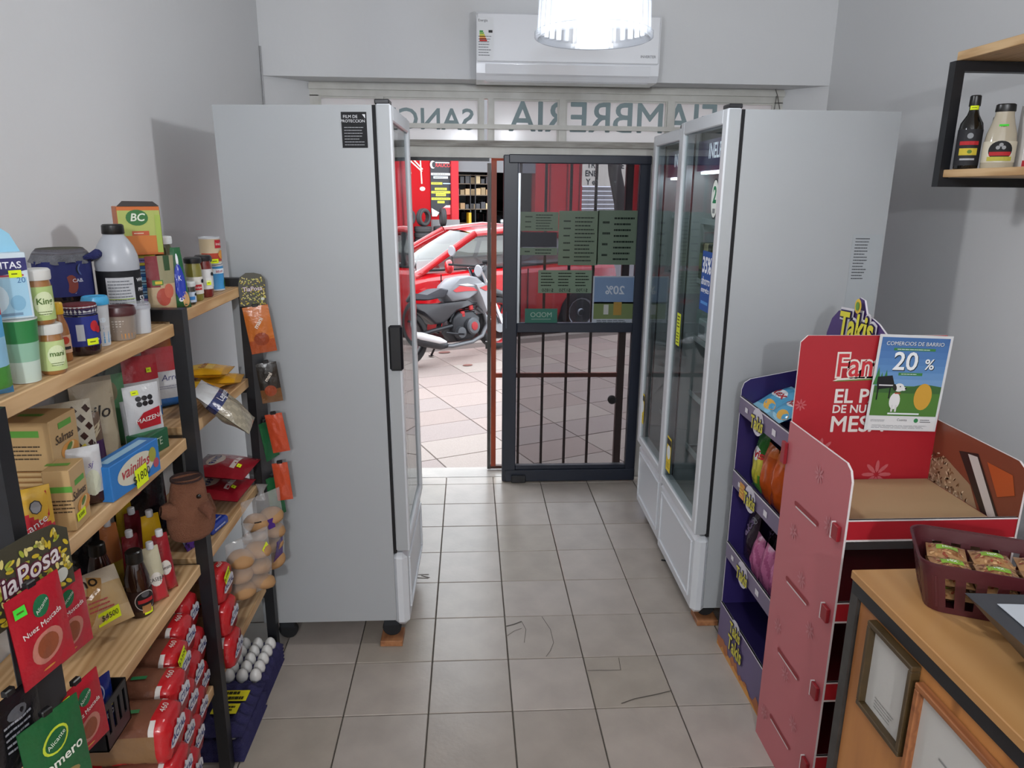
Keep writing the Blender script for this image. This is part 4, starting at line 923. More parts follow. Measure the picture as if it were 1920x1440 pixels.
bottle('sauce_bottle', 'dark sauce bottle standing behind the squeeze bottle on the wall shelf', 'bottle', (p.x-.005, 2.47, zS), [(.022, 0), (.023, .004), (.023, .10), (.012, .13), (.011, .15)], '#1d1412', (.013, .148, .168), lab=(.0235, .03, .08, '#c9a640'))

# ------------------------------------------------------------------ purple cardboard snack stand (faces the aisle, -X)
tk = thing('snack_stand', 'purple cardboard snack stand with four tiers beside the fridge', 'display stand', (1.02, 2.604, 0), -.0)
PUR, PUR2, LIP = '#2a2059', '#4a3470', '#6f6380'
WD, DP = .495, .24        # width along -Y, depth along +X
side_poly = [(0, 0), (DP, 0), (DP, 1.17), (.03, 1.13), (.008, 1.115), (0, 1.09)]
MB().prism(side_poly, lambda x, z, d: Vector((x, -d, z)), .006, col=PUR, ecol='#d8d5dc').obj('side_panel', 'card', tk)
MB().prism(side_poly, lambda x, z, d: Vector((x, -WD+.006-d, z)), .006, col=PUR, ecol='#d8d5dc').obj('side_panel', 'card', tk)
hd = [(0, 0), (WD, 0), (WD, 1.39), (WD-.05, 1.415), (.41, 1.425), (.37, 1.43), (.345, 1.475), (.315, 1.48), (.29, 1.43), (.24, 1.428), (.19, 1.418), (.15, 1.385), (.125, 1.33), (.12, 1.20), (0, 1.17)]
MB().prism(hd, lambda y, z, d: Vector((DP+d, -y, z)), .006, col=PUR2, ecol='#d8d5dc').obj('back_panel', 'card', tk)
STk = plane((DP-.001, 0, 0), (0, -1, 0), (0, 0, 1))
m = MB(); m.text(STk, 'Takis', .12, .325, 1.38, '#d9d6dc', bold=.13, off=.004, shear=.15, sx=.85, rot=.06); m.text(STk, 'Takis', .12, .325, 1.38, '#2a1d52', bold=.07, off=.007, shear=.15, sx=.85, rot=.06); m.text(STk, 'Takis', .12, .325, 1.38, '#d9d23a', bold=.03, off=.010, shear=.15, sx=.85, rot=.06)
m.ell(STk, .335, 1.455, .02, .024, '#d9b83a', off=.013); m.ell(STk, .335, 1.455, .011, .014, '#5f8f3a', off=.015)
m.obj('logo', 'card', tk)
SL = plane((-.001, 0, 0), (0, -1, 0), (0, 0, 1))
for i, (z0, z1) in enumerate(((1.0, 1.065), (.705, .77), (.40, .465))):
    MB().b2((0, -WD+.006, z0), (DP, -.006, z0+.006), col=PUR).obj('shelf', 'card', tk)
    l = MB().b2((-.003, -WD+.004, z0), (.003, -.003, z1), col=LIP).b2((-.0035, -WD+.004, z1-.005), (.0035, -.003, z1), col='#d3d0d8').obj('lip', 'card', tk)
    m = MB(); m.ell(SL, .19, z0+.02, .052, .05, '#c9c6d2', n=18, off=.004); m.text(SL, 'Takis', .066, .19, z0+.012, '#2a1d52', bold=.08, off=.006, shear=.15, sx=.8, rot=.08); m.text(SL, 'Takis', .066, .19, z0+.012, '#cfc63c', bold=.025, off=.008, shear=.15, sx=.8, rot=.08)
    MB().rect(SL, .08, z0+.03, .025, .018, '#d8d6dc', off=.004).obj('shelf_sticker', 'card', l); MB().rect(SL, .33, z0+.028, .03, .022, '#d8d6dc', off=.004).obj('shelf_sticker', 'card', l)
    if i == 1: m.rect(SL, .115, z0+.02, .05, .06, '#c98a34', off=.006); m.lines(SL, .115, z0+.02, .04, .04, 3, '#e8d23a', seed=2, off=.008)
    m.obj('logo_tag', 'card', l)
b = MB().b2((-.003, -WD, 0), (.003, 0, .195), col='#5d4f78').b2((-.0035, -WD, .19), (.0035, 0, .195), col='#d3d0d8').b2((.003, -WD+.006, .185), (DP, -.006, .19), col='#1c1440').obj('base_panel', 'card', tk)
m = MB()
for k, (x, z, s) in enumerate(((.18, .165, .066), (.19, .10, .085))):
    m.ell(SL, x, z+.008, s*.75, s*.6, '#c9c6d2' if k == 0 else '#5d4f78', n=18, off=.004); m.text(SL, 'Takis', s, x, z, '#2a1d52', bold=.08, off=.006, shear=.15, sx=.8, rot=.08); m.text(SL, 'Takis', s, x, z, '#cfc63c', bold=.025, off=.008, shear=.15, sx=.8, rot=.08)
rg = random.Random(5); pts = [(0.0, 0.002)]
for i in range(24): pts.append((WD*i/23, .012+rg.random()*.05))
pts.append((WD, .002)); m.poly(SL, pts, '#a8602c', off=.003)
pts = [(0.0, 0.002)]+[(WD*i/23, .006+rg.random()*.025) for i in range(24)]+[(WD, .002)]; m.poly(SL, pts, '#c98a34', off=.0035)
m.obj('flame_print', 'card', b)
# snack bags on the purple stand; rz -90 faces the aisle
RZ = -pi/2
def snack(label, y, x, z, w, h, t, cf, seed, dec=None, tilt=0.0, rzz=RZ, kind='pillow'):
    return pouch('snack_bag', label, 'snack bag', w, h, t, (1.02+x, 2.604-y, z), (tilt, 0, rzz), cf, kind, dec, 'snack bags on the purple stand', seed=seed, wr=.16)
def fb1(m, S, w, h): m.ell(S, 0, .01, w*.32, h*.16, '#d8dde2', n=18, rings=3); m.text(S, 'Rex', .05, 0, .01, '#a8323a', bold=.02, off=.0016); m.ell(S, .03, -.05, .03, .02, '#d6a648', n=12)
for y, a in ((.075, .05), (.195, -.04)):
    snack('light blue cracker bag lying on the top tier of the purple stand', y, .045, 1.035, .12, .16, .05, lambda u, v: '#4f9ac2' if .1 < v < .9 else '#86bcd6', int(y*100), fb1, tilt=-1.15, rzz=RZ+a)
def nvy(m, S, w, h):
    for x, y in ((-.03, -.02), (.0, -.05), (.02, -.01), (-.02, .02), (.03, -.06)): m.ell(S, x, y, .02, .015, '#c9a24c', n=12, rot=x*20)
    m.text(S, 'Chip', .04, 0, .06, '#d9d9df', bold=.02)
snack('navy chip bag with golden chips on the top tier of the purple stand', .315, .195, 1.008, .16, .21, .04, lambda u, v: '#1e2f7a', 9, nvy, tilt=-.03, rzz=RZ-.05)
def grn(m, S, w, h): m.ell(S, 0, .03, w*.3, h*.12, '#d9dfe0', n=18, rings=3); m.text(S, 'Twis', .045, 0, .03, '#b3262c', bold=.03, off=.0016); m.rect(S, 0, -.06, w*.5, .05, '#b9b43a', n=4, m=3)
snack('green and yellow snack bag on the second tier of the purple stand', .068, .07, .713, .095, .23, .055, lambda u, v: '#2f6b2c' if v > .6 else ('#c9c04a' if v > .25 else '#5f9a3a'), 12, grn, tilt=-.06)
for y, k in ((.17, 1), (.265, 2), (.36, 3)):
    snack('orange crinkled snack bag on the second tier of the purple stand', y, .065, .713, .095, .21, .06, lambda u, v: '#b8501c' if v < .85 else '#c96a2c', 20+k, None, tilt=-.05, rzz=RZ+.05*k-.1)
def blk(m, S, w, h): m.text(S, 'Takis', .05, -.01, .02, '#6f5f7f', bold=.03, rot=1.2); m.ell(S, .02, .07, .02, .012, '#8a8a92', n=14)
for y, k in ((.066, 1), (.115, 2)):
    snack('black and plum chip bag on the third tier of the purple stand', y, -.005+.07*k, .408, .10, .235-.01*k, .045, lambda u, v: '#2a1d2b' if v > .25 else '#3a2638', 30+k, blk, tilt=-.08, rzz=RZ-.03*k)
for y, k in ((.17, 1), (.26, 2), (.35, 3)):
    snack('pink crinkled snack bag on the third tier of the purple stand', y, .05, .408, .085, .16, .05, lambda u, v: '#b86a92' if (u+v) % .5 < .3 else '#a4557f', 40+k, None, tilt=-.1, rzz=RZ+.06*k-.12)

# ------------------------------------------------------------------ red cardboard stand (faces the camera, -Y)
rs = thing('cake_stand', 'red cardboard cake stand with white snowflakes by the counter', 'display stand', (.987, 2.09, 0))
RW, RD = .463, .385; R1, R2, EDG = '#a3303a', '#a81e2a', '#d9d2d2'
def flake(m, S, x, y, r, col, off=.001):
    for i in range(8): a = i*pi/4; m.ell(S, x+r*.55*cos(a), y+r*.55*sin(a), r*.42, r*.13, col, n=8, off=off, rot=a)
prof = [(0, 0), (-RD, 0), (-RD, 1.085), (-RD+.012, 1.112), (-RD+.035, 1.125), (0, 1.128)]
lp = MB().prism(prof, lambda y, z, d: Vector((-d, y, z)), .006, col='#b8656c', ecol=EDG).obj('side_panel', 'card', rs)
SLf = plane((-.007, 0, 0), (0, -1, 0), (0, 0, 1)); m = MB(); rg = random.Random(4)
for i in range(9):
    m = MB(); flake(m, SLf, .05+.28*((i*37) % 10)/10, .12+i*.115, .028, '#c07a80', off=.0006); m.obj('snowflake_print', 'card', lp)
for z in (.90, .648, .395, .145):
    m = MB(); m.rect(SLf, .17, z, .135, .014, '#8c1c26', off=.0006); m.ell(SLf, .10, z, .008, .0075, '#8c1c26', off=.0008); m.ell(SLf, .24, z, .008, .0075, '#8c1c26', off=.0008); m.rect(SLf, .17, z-.009, .135, .005, '#d8cccc', off=.001); m.obj('slot', 'card', lp)
for z in (.93, .685, .435, .18): MB().b2((-.018, -.37, z-.022), (-.007, -.335, z+.022), col='#8c1c26', bev=.002).b2((-.0185, -.338, z-.024), (-.007, -.334, z+.024), col=EDG).obj('tab', 'card', lp)
MB().b2((-.018, -.01, .99), (-.007, .018, 1.06), col='#8c1c26', bev=.002).obj('tab', 'card', lp)
rp = MB().prism(prof, lambda y, z, d: Vector((RW+d, y, z)), .006, col='#7d4330', ecol=EDG).obj('side_panel', 'card', rs)
SRi = plane((RW-.0005, 0, 0), (0, -1, 0), (0, 0, 1)); m = MB(); rg = random.Random(8)
m.poly(SRi, [(.0, .72), (.0, 1.0), (.06, 1.03), (.19, .99), (.28, .87), (.30, .72)], '#9c8468', off=.0006)
for i in range(240):
    x, y = rg.uniform(.0, .28), rg.uniform(.93, 1.03)
    if y < 1.03-.7*max(0, x-.06): m.ell(SRi, x, y, .007, .0025, rg.choice(['#c9b596', '#5a3b26', '#d9c9ae', '#7d5a3c']), n=6, off=.001, rot=rg.uniform(0, 3))
m.poly(SRi, [(.12, 1.07), (.2, 1.09), (.34, .92), (.375, .84), (.375, .78), (.28, .9)], '#2a221f', off=.0012); m.poly(SRi, [(.16, 1.075), (.2, 1.08), (.345, .90), (.37, .83), (.33, .87)], '#c9c4c0', off=.0016); m.poly(SRi, [(.24, 1.08), (.34, 1.08), (.36, 1.03), (.3, 1.0)], '#b5552a', off=.0012)
m.obj('cake_photo', 'card', rp)
hp = [(0, .90), (RW, .90), (RW, 1.385), (RW-.015, 1.395), (.02, 1.395), (0, 1.375)]
bk = MB().prism(hp, lambda x, z, d: Vector((x, -.001+d, z)), .006, col=R2, ecol=EDG).obj('header_panel', 'card', rs)
MB().b2((0, -.002, 0), (RW, .004, .90), col='#b9bcc0').obj('back_panel', 'card', rs)
SH = plane((0, -.0016, 0), (1, 0, 0), (0, 0, 1)); m = MB()
m.text(SH, 'Fanto', .10, .115, 1.30, '#dfd8d0', bold=.07, off=.001, align='LEFT', sx=.85); m.text(SH, 'Fanto', .10, .115, 1.30, '#c23038', bold=.012, off=.002, align='LEFT', sx=.85)
m.poly(SH, [(.11, 1.255), (.24, 1.262), (.24, 1.27), (.125, 1.263)], '#dfd8d0', off=.001); m.poly(SH, [(.115, 1.253), (.24, 1.258), (.24, 1.263), (.125, 1.257)], '#5f7d3a', off=.0015)
m.text(SH, 'EL PAN', .062, .12, 1.205, '#dcd6d2', bold=.02, align='LEFT', off=.001); m.text(SH, 'DE NUESTRA', .036, .12, 1.165, '#dcd6d2', bold=.02, align='LEFT', off=.001); m.text(SH, 'MESA', .072, .118, 1.115, '#dcd6d2', bold=.02, align='LEFT', off=.001)
m.obj('lettering', 'card', bk)
for x, y, r in ((.10, 1.03, .045), (.29, .95, .05), (.02, 1.18, .02)):
    m = MB(); flake(m, SH, x, y, r, '#bb5a60', off=.0008); m.obj('snowflake_print', 'card', bk)
for z in (.928, .685, .435, .19):
    MB().b2((0, -RD+.01, z), (RW, -.004, z+.005), col='#6d1820').obj('shelf', 'card', rs)
    MB().b2((-.002, -RD+.002, z-.01), (RW, -RD+.008, z+.05), col=R2).b2((-.002, -RD+.001, z+.046), (RW, -RD+.009, z+.05), col=EDG).b2((-.002, -RD+.001, z-.012), (RW, -RD+.009, z-.007), col=EDG).obj('fascia', 'card', rs)
MB().b2((.012, -RD+.03, .935), (RW-.012, -.012, .938), col='#a98e6c').obj('kraft_sheet', 'paper', rs)
o = MB().tube([(1.02, 2.05, .945), (1.04, 2.055, 1.0), (1.10, 2.06, 1.005), (1.14, 2.05, .965), (1.16, 2.03, .945)], .006, 8, col='#17171a').obj('cable_loop', 'rubber'); tag(o, 'black cable loop on top of the red cake stand', 'cable')
# discount poster clipped over the header
A, B = ony(1640, 625, 2.075), ony(1770, 811, 2.075); pw, ph = .228, .30
po = MB().box((0, 0, 0), (pw, .0015, ph), col='#d2d4d6').obj('poster', 'paper', None, loc=((A.x+B.x)/2-.004, 2.078, (A.z+B.z)/2), rot=(0, 0, .0)); po.rotation_euler = (0, .035, 0)
tag(po, 'printed twenty percent discount poster fixed on the red stand', 'poster')
SP = plane((0, -.0009, 0), (1, 0, 0), (0, 0, 1)); m = MB()
m.grid(lambda u, v: SP((u-.5)*.212, -.03+v*.172, .0003), 1, 8, cf=lambda u, v: ['#7fa3c9', '#6f97c4', '#6690c0', '#5b87ba', '#5580b5', '#4f79b0', '#4a73aa', '#466da4'][min(7, int(v*8))])
m.rect(SP, 0, -.055, .212, .095, '#4d7a35', off=.0004); m.poly(SP, [(-.106, -.01), (-.05, .0), (0, -.012), (.05, .0), (.106, -.008), (.106, -.03), (-.106, -.03)], '#3c6434', off=.0005)
for x, s in ((-.10, 1.0), (-.088, .7), (-.075, .85)): m.poly(SP, [(x-.012*s, -.005), (x+.012*s, -.005), (x, .05*s+.0)], '#3f7f45', off=.0007)
m.text(SP, 'COMERCIOS DE BARRIO', .0165, 0, .122, '#20303c', bold=.02, off=.0010); m.text(SP, 'COMERCIOS DE BARRIO', .0165, -.001, .123, '#dfe6ea', off=.0013)
m.rect(SP, 0, .106, .13, .008, '#3f7f45', off=.0008); m.lines(SP, 0, .106, .11, .005, 1, '#dfe6ea', seed=3, off=.0012)
m.text(SP, '20', .078, -.02, .065, '#20303c', bold=.03, off=.0010); m.text(SP, '20', .078, -.022, .067, '#e8ecee', bold=.015, off=.0014); m.text(SP, '%', .045, .056, .058, '#20303c', bold=.03, off=.0010); m.text(SP, '%', .045, .054, .06, '#e8ecee', bold=.015, off=.0014)
m.rect(SP, 0, .03, .075, .009, '#3f7f45', off=.0012); m.lines(SP, 0, .03, .06, .005, 1, '#dfe6ea', seed=5, off=.0015)
# piano and dog on the lawn
m.poly(SP, [(-.10, .02), (-.055, .025), (-.045, -.0), (-.045, -.012), (-.095, -.02), (-.10, .0)], '#1d1d22', off=.0012); m.rect(SP, -.093, -.035, .004, .035, '#1d1d22', off=.0012); m.rect(SP, -.055, -.03, .004, .035, '#1d1d22', off=.0012); m.rect(SP, -.07, -.006, .045, .004, '#cfcfd2', off=.0015)
m.ell(SP, -.035, -.055, .017, .026, '#dedede', off=.0016); m.ell(SP, -.028, -.012, .016, .013, '#dedede', off=.0018); m.ell(SP, -.013, -.016, .008, .006, '#dedede', off=.0019); m.ell(SP, -.007, -.015, .003, .003, '#1a1a1c', off=.0022); m.ell(SP, -.042, -.012, .006, .011, '#2c2a2a', off=.002, rot=.4); m.ell(SP, -.025, -.009, .002, .002, '#1a1a1c', off=.0022); m.rect(SP, -.03, -.03, .018, .004, '#a8402c', off=.002); m.rect(SP, -.04, -.078, .006, .022, '#d2d2d2', off=.0018); m.rect(SP, -.028, -.078, .006, .022, '#d2d2d2', off=.0018)
m.ell(SP, .052, -.04, .028, .042, '#c99a3a', off=.0014)
m.rect(SP, 0, -.095, .10, .005, '#dfe6ea', off=.0012)
m.rect(SP, 0, -.126, .212, .042, '#d9dadb', off=.0006); m.lines(SP, -.075, -.118, .05, .008, 2, '#6a6c70', seed=7, off=.001); m.text(SP, 'Cuenta', .011, .0, -.115, '#3a3c40', off=.001); m.ell(SP, .045, -.116, .007, .007, '#2f7f4a', off=.001); m.lines(SP, .075, -.117, .035, .012, 2, '#3a3c40', seed=9, off=.001); m.lines(SP, 0, -.137, .19, .012, 3, '#8a8c90', seed=8, off=.001)
m.obj('print', 'paper', po)

# ------------------------------------------------------------------ counter
CX, CY, CZ = .894, 1.504, .95
co = thing('counter', 'wooden shop counter with dark steel edge and plank front', 'counter', (CX, CY, 0)); CL = 2.6
MB().b2((0, -CL, CZ-.022), (.85, 0, CZ), bev=.002).obj('countertop', 'counter_top', co)
MB().b2((.004, -CL, CZ-.055), (.034, -.004, CZ-.022)).b2((.034, -.034, CZ-.055), (.84, -.004, CZ-.022)).obj('steel_edge', 'black_steel', co)
for y in (-.034, -1.3, -CL): MB().b2((.004, y, 0), (.034, y+.03, CZ-.055)).obj('post', 'grey_steel', co)
for i in range(1): MB().b2((.012, -1.27, .02), (.03, -.036, CZ-.056), bev=.001).obj('front_board', 'counter_side', co)
MB().b2((.012, -CL+.03, .02), (.03, -1.302, CZ-.056), bev=.001).obj('front_board', 'counter_side', co)
MB().b2((.036, -.03, .02), (.84, -.01, CZ-.056)).obj('end_board', 'counter_side', co)
def wall_frame(name, label, y0, y1, z0, z1, fw, fm, dec, th=.02):
    t = thing(name, label, 'picture frame', (CX+.012, (y0+y1)/2, (z0+z1)/2)); w, h = y1-y0, z1-z0
    f_ = MB(); f_.b2((-th, -w/2, h/2-fw), (-.0005, w/2, h/2), bev=.002); f_.b2((-th, -w/2, -h/2), (-.0005, w/2, -h/2+fw), bev=.002); f_.b2((-th, -w/2, -h/2+fw), (-.0005, -w/2+fw, h/2-fw), bev=.002); f_.b2((-th, w/2-fw, -h/2+fw), (-.0005, w/2, h/2-fw), bev=.002)
    f_.obj('moulding', fm, t); p = MB().b2((-.006, -w/2+fw, -h/2+fw), (-.001, w/2-fw, h/2-fw), col='#bdbcb8').obj('sheet', 'paper', t)
    S = plane((-.0064, 0, 0), (0, -1, 0), (0, 0, 1)); m = MB(); dec(m, S, w-2*fw, h-2*fw); m.obj('print', 'paper', p)
mat('bronze', '#4a3a22', 0.4, noise=.4, nscale=30, col2='#2c2214')
def d1(m, S, w, h): m.lines(S, 0, -h*.36, w*.55, h*.16, 4, '#6a6a68', seed=3, th=.18)
wall_frame('picture_frame', 'narrow dark bronze frame with a printed card on the counter front', 1.228, 1.398, .668, .885, .012, 'bronze', d1, th=.022)
def d2(m, S, w, h): m.lines(S, .0, -h*.05, w*.5, h*.5, 6, '#8a8a88', seed=5, th=.12); m.ell(S, w*.12, h*.02, .012, .016, '#55555a', n=16, off=.0005); m.ell(S, w*.12, h*.02, .009, .012, '#bdbcb8', n=16, off=.0008); m.lines(S, 0, h*.25, w*.6, h*.06, 1, '#8a8a88', seed=6, th=.2)
wall_frame('picture_frame', 'reddish wooden frame with a white sheet on the counter front', .845, 1.215, .45, .862, .014, 'frame_wood', d2)
# basket of peanut bags
bk = thing('basket', 'maroon plastic slotted basket on the counter', 'basket', (1.118, 1.352, CZ+.0008), math.radians(-25)); BW, BD, BH = .31, .20, .112
def rrect(w, d, r, n=5):
    p = []
    for cx, cy, a0 in ((w/2-r, d/2-r, 0), (-w/2+r, d/2-r, pi/2), (-w/2+r, -d/2+r, pi), (w/2-r, -d/2+r, 3*pi/2)):
        for i in range(n+1): a = a0+i*pi/2/n; p.append((cx+r*cos(a), cy+r*sin(a)))
    return p
MAR = '#4a1c22'
def ring(z0, z1, k0, k1, m, th=.003):
    P0, P1 = rrect(BW*k0, BD*k0, .035), rrect(BW*k1, BD*k1, .038); n = len(P0)
    vs = [Vector((x, y, z0)) for x, y in P0]+[Vector((x, y, z1)) for x, y in P1]+[Vector((x*.975, y*.965, z1)) for x, y in P1]+[Vector((x*.975, y*.965, z0)) for x, y in P0]
    m.add(vs, [[a*n+i, a*n+(i+1) % n, ((a+1) % 4)*n+(i+1) % n, ((a+1) % 4)*n+i] for a in range(4) for i in range(n)], MAR)
def kk(z): return .84+.16*z/BH
m = MB(); ring(.084, BH, kk(.084), kk(BH), m); ring(BH-.003, BH+.003, kk(BH)*1.012, kk(BH)*1.02, m); m.obj('rim', 'plastic', bk, smooth=True, ang=.6)
m = MB(); ring(.0, .014, kk(0), kk(.014), m); P = rrect(BW*.84, BD*.84, .035); m.add([(x, y, .001) for x, y in P], [list(range(len(P)))], MAR); m.obj('floor_tray', 'plastic', bk)
def slat(x, y, ax):
    m = MB(); z0, z1 = .012, .086
    for z in (z0, z1):
        k = kk(z); cx, cy = x*k, y*k
        w_ = .0095
        m.v += [Vector((cx-(w_ if ax == 'x' else .0018), cy-(w_ if ax == 'y' else .0018), z)), Vector((cx+(w_ if ax == 'x' else .0018), cy-(w_ if ax == 'y' else .0018), z)), Vector((cx+(w_ if ax == 'x' else .0018), cy+(w_ if ax == 'y' else .0018), z)), Vector((cx-(w_ if ax == 'x' else .0018), cy+(w_ if ax == 'y' else .0018), z))]
    m.f = [[0, 1, 5, 4], [1, 2, 6, 5], [2, 3, 7, 6], [3, 0, 4, 7], [0, 3, 2, 1], [4, 5, 6, 7]]; m.c = [H(MAR)]*6; m.obj('slat', 'plastic', bk)
for i in range(7):
    x = -.12+i*.04
    for s in (-1, 1): slat(x, s*(BD/2-.003), 'x')
for i in range(4):
    y = -.06+i*.04
    for s in (-1, 1): slat(s*(BW/2-.003), y, 'y')
for cx in (-1, 1):
    for cy in (-1, 1):
        m = MB(); P0 = [(cx*(BW/2-.035+.035*cos(a)), cy*(BD/2-.035+.035*sin(a))) for a in (0.1, .5, .8, 1.1, 1.47)]
        for z in (.012, .086): m.v += [Vector((x*kk(z), y*kk(z), z)) for x, y in P0]+[Vector((x*kk(z)*.975, y*kk(z)*.965, z)) for x, y in P0]
        for i in range(4): m.f += [[i, i+1, 11+i, 10+i], [5+i, 15+i, 16+i, 6+i]]; m.c += [H(MAR)]*2
        m.obj('corner', 'plastic', bk)
rg = random.Random(21); bm_ = bk.matrix_basis
def nut(m, S, w, h):
    for i in range(70):
        x, y = rg.uniform(-w*.42, w*.42), rg.uniform(-h*.42, h*.42); m.ell(S, x, y, .005, .0028, rg.choice(['#9a6c44', '#b58a5c', '#7d4f30', '#c29a6c', '#8a3f2c']), n=6, off=.001, rot=rg.uniform(0, 3))
    m.rect(S, 0, 0, w*.55, h*.28, '#7fa838', n=4, m=2, off=.0016); m.text(S, 'MIX', h*.16, 0, 0, '#e2e8d8', off=.0022, bold=.02)
k = 0
for lay, z in ((0, .006), (1, .036), (2, .066)):
    for i in range(3):
        for j in range(2):
            x, y = -.078+i*.078, -.036+j*.072; p = bm_ @ Vector((x*(1+.05*lay), y*.95, z+.018))
            o = pouch('peanut_bag', ['clear peanut mix bag at the bottom of the maroon basket', 'clear peanut mix bag in the middle layer of the maroon basket', 'clear peanut mix bag with green label on top in the maroon basket'][lay], 'snack bag', .077, .07, .026, (p.x, p.y, p.z), (-pi/2+rg.uniform(-.05, .05), 0, math.radians(-25)+rg.uniform(-.08, .08)), lambda u, v: '#a07850', 'pillow', nut, 'peanut bags in the basket', seed=k, n=(8, 8)); k += 1
            o.location = p+Vector((0, 0, 0)); o.location -= (o.rotation_euler.to_matrix() @ Vector((0, 0, .035)))
# dark slanted metal stand on the counter
ts = thing('counter_stand', 'dark grey tapered metal stand with a white sheet on the counter', 'stand', (1.0, 1.0, CZ+.0008))
Tp = [(-.035, .228, .100), (.25, .20, .100), (.25, -.30, .085), (-.045, -.30, .085)]; Bp = [(.05, .15, 0), (.22, .13, 0), (.22, -.28, 0), (-.015, -.28, 0)]
m = MB(); m.v = [Vector(p) for p in Tp+Bp]; m.f = [[0, 1, 2, 3][::-1], [4, 5, 6, 7], [0, 4, 5, 1], [1, 5, 6, 2], [2, 6, 7, 3], [3, 7, 4, 0]]; m.c = [H('#3c3f45')]*6; m.obj('body', 'paintmetal', ts)
MB().prism([(.0, .185), (.225, .165), (.225, -.26), (-.01, -.26)], lambda x, y, d: Vector((x, y, .1015+(y-.21)*.029+d)), .001, col='#b4bac2').obj('sheet', 'paper', ts)
# ------------------------------------------------------------------ wooden rack along the left wall
XF = -.79; YA, YBP, YC = 1.185, 2.0, 2.60
Z1, Z1b, Z2, Z2b, Z3, Z4 = 1.452, 1.475, 1.13, 1.148, .74, .33
rk = thing('shelf_rack', 'black steel rack with pine planks along the left wall', 'shelf', (0, 0, 0))
for y, zt in ((YA, 1.452), (YBP, 1.489), (YC, 1.502)):
    MB().b2((-.80, y-.018, 0), (-.765, y+.018, zt)).obj('post', 'black_steel', rk); MB().b2((XL+.004, y-.018, 0), (XL+.038, y+.018, zt)).obj('post', 'black_steel', rk)
    for z in ((1.452, 1.11, .70, .29) if y == YA else (zt, 1.125, .72, .30)): MB().b2((XL+.038, y-.018, z-.032), (-.80, y+.018, z)).obj('crossbar', 'black_steel', rk)
for y0, y1, zz in ((YA+.02, YBP-.019, (Z1, Z2, Z3, Z4)), (YBP+.019, YC-.02, (Z1b, Z2b, Z3, Z4))):
    for z in zz: MB().b2((XL+.004, y0, z-.034), (XF, y1, z-.0006), bev=.002).obj('plank', 'pine', rk)
def Q(px, py, z, dz=.0002): p = onz(px, py, z); p.z = z+dz; return p
G1 = 'groceries on the top plank'; F45 = math.radians(52)
# --- top plank, near bay
def cowbag(u, v):
    if v > .94: return '#b9c6d2'
    if v > .64: return '#d5dade'
    if v > .60: return '#b3323c'
    if v < .06: return '#3c86b8'
    if v < .22: return '#4a8a3c' if (u*7+v*9) % 1 < .7 else '#5a5f60'
    return '#5aa2cf' if v > .42 else '#8bbbd6'
def cow(m, S, w, h):
    m.ell(S, .012, -.02, .022, .032, '#e0e0de', n=16, rings=3); m.ell(S, .0, -.008, .012, .018, '#2c2c30', n=12, off=.001); m.ell(S, .026, -.03, .008, .02, '#2c2c30', n=12, off=.001); m.ell(S, .012, -.055, .014, .02, '#9a9a9a', n=12, off=.001); m.ell(S, -.03, -.03, .012, .02, '#3a3a3e', n=12, off=.001)
pouch('milk_powder_bag', 'white and blue milk powder bag with a cow picture', 'food bag', .13, .225, .06, Vector((-.845, 1.245, Z1+.0003)), (0, 0, F45), cowbag, 'stand', cow, seed=3)
tub = Vector((-.826, 1.372, Z1+.0003))
def tubdec(m, S, r, h): m.text(S, 'entlet', .026, .006, .028, '#d8cf2a', bold=.03, sub=1, shear=.15, rot=.02); m.lines(S, 0, -.002, .045, .016, 3, '#d6e2d2', seed=3); m.poly(S, [(-.02, -.05), (.005, -.046), (.022, -.03), (.005, -.022), (-.005, -.035)], '#b5522c'); m.ell(S, .01, -.04, .01, .007, '#d99a3c', n=10)
o = MB().lathe([(.024, 0), (.0245, .002), (.0265, .04), (.029, .075), (.032, .116), (.0325, .118), (.030, .118)], 28, cols=['#cfdad2', '#c2d3c8', '#8db8a0', '#2f7f46', '#d9d9d2', '#c9c9c2']).obj('gum_tub', 'card', None, smooth=True, ang=.6, loc=tub, rot=F45); tag(o, 'green paper tub with yellow lettering beside the milk powder bag', 'tub')
d = MB(); tubdec(d, cyl(.0252, .06, 0, .0285, .06), .03, .1); d.obj('print', 'card', o)
def cur(m, F, R, T_, L_):
    m.poly(F, [(-.042, .022), (-.042, .05), (.042, .05), (.042, .028), (.0, .02)], '#2b2a66'); m.text(F, 'CURITAS', .017, 0, .037, '#e2e4ea', off=.0012, bold=.012); m.rect(F, 0, .019, .07, .003, '#a8324a', off=.001); m.rect(F, 0, -.02, .078, .07, '#9cc6dc', off=.0006); m.text(F, '20', .014, .03, .01, '#3a6a9a', off=.0012)
    m.ell(F, -.015, -.02, .022, .026, '#c9dfea', off=.001, n=16); m.ell(F, .02, -.03, .012, .014, '#7fb0cc', off=.0012, n=14); m.rect(F, 0, -.05, .05, .005, '#6f8fa8', off=.001)
cb = carton('bandage_box', 'pale blue bandage box with navy banner on top of the green tub', 'box', .086, .03, .118, tub+Vector((-.012, -.012, .1185)), F45-.12, '#c6d4dc', cur)
MB().prism([(-.043, .118), (.043, .118), (.03, .150), (.012, .165), (-.012, .165), (-.03, .150)], lambda x, z, dd: Vector((x, .012+dd, z)), .0015, col='#8cc0d8').obj('hang_tab', 'card', cb); sticker(cb, front(.03, .059), .022, .022, .02, .013)
def pb(txt, s): return lambda m, S, r, h: (m.ell(S, 0, 0, r*.75, h*.36, '#cfd9b0', n=18, rings=2, off=.0006), m.text(S, txt, s, 0, .004, '#4c6a2c', sub=1, bold=.02), m.lines(S, 0, -h*.28, r*1.1, h*.14, 2, '#6a7a4a', seed=4))
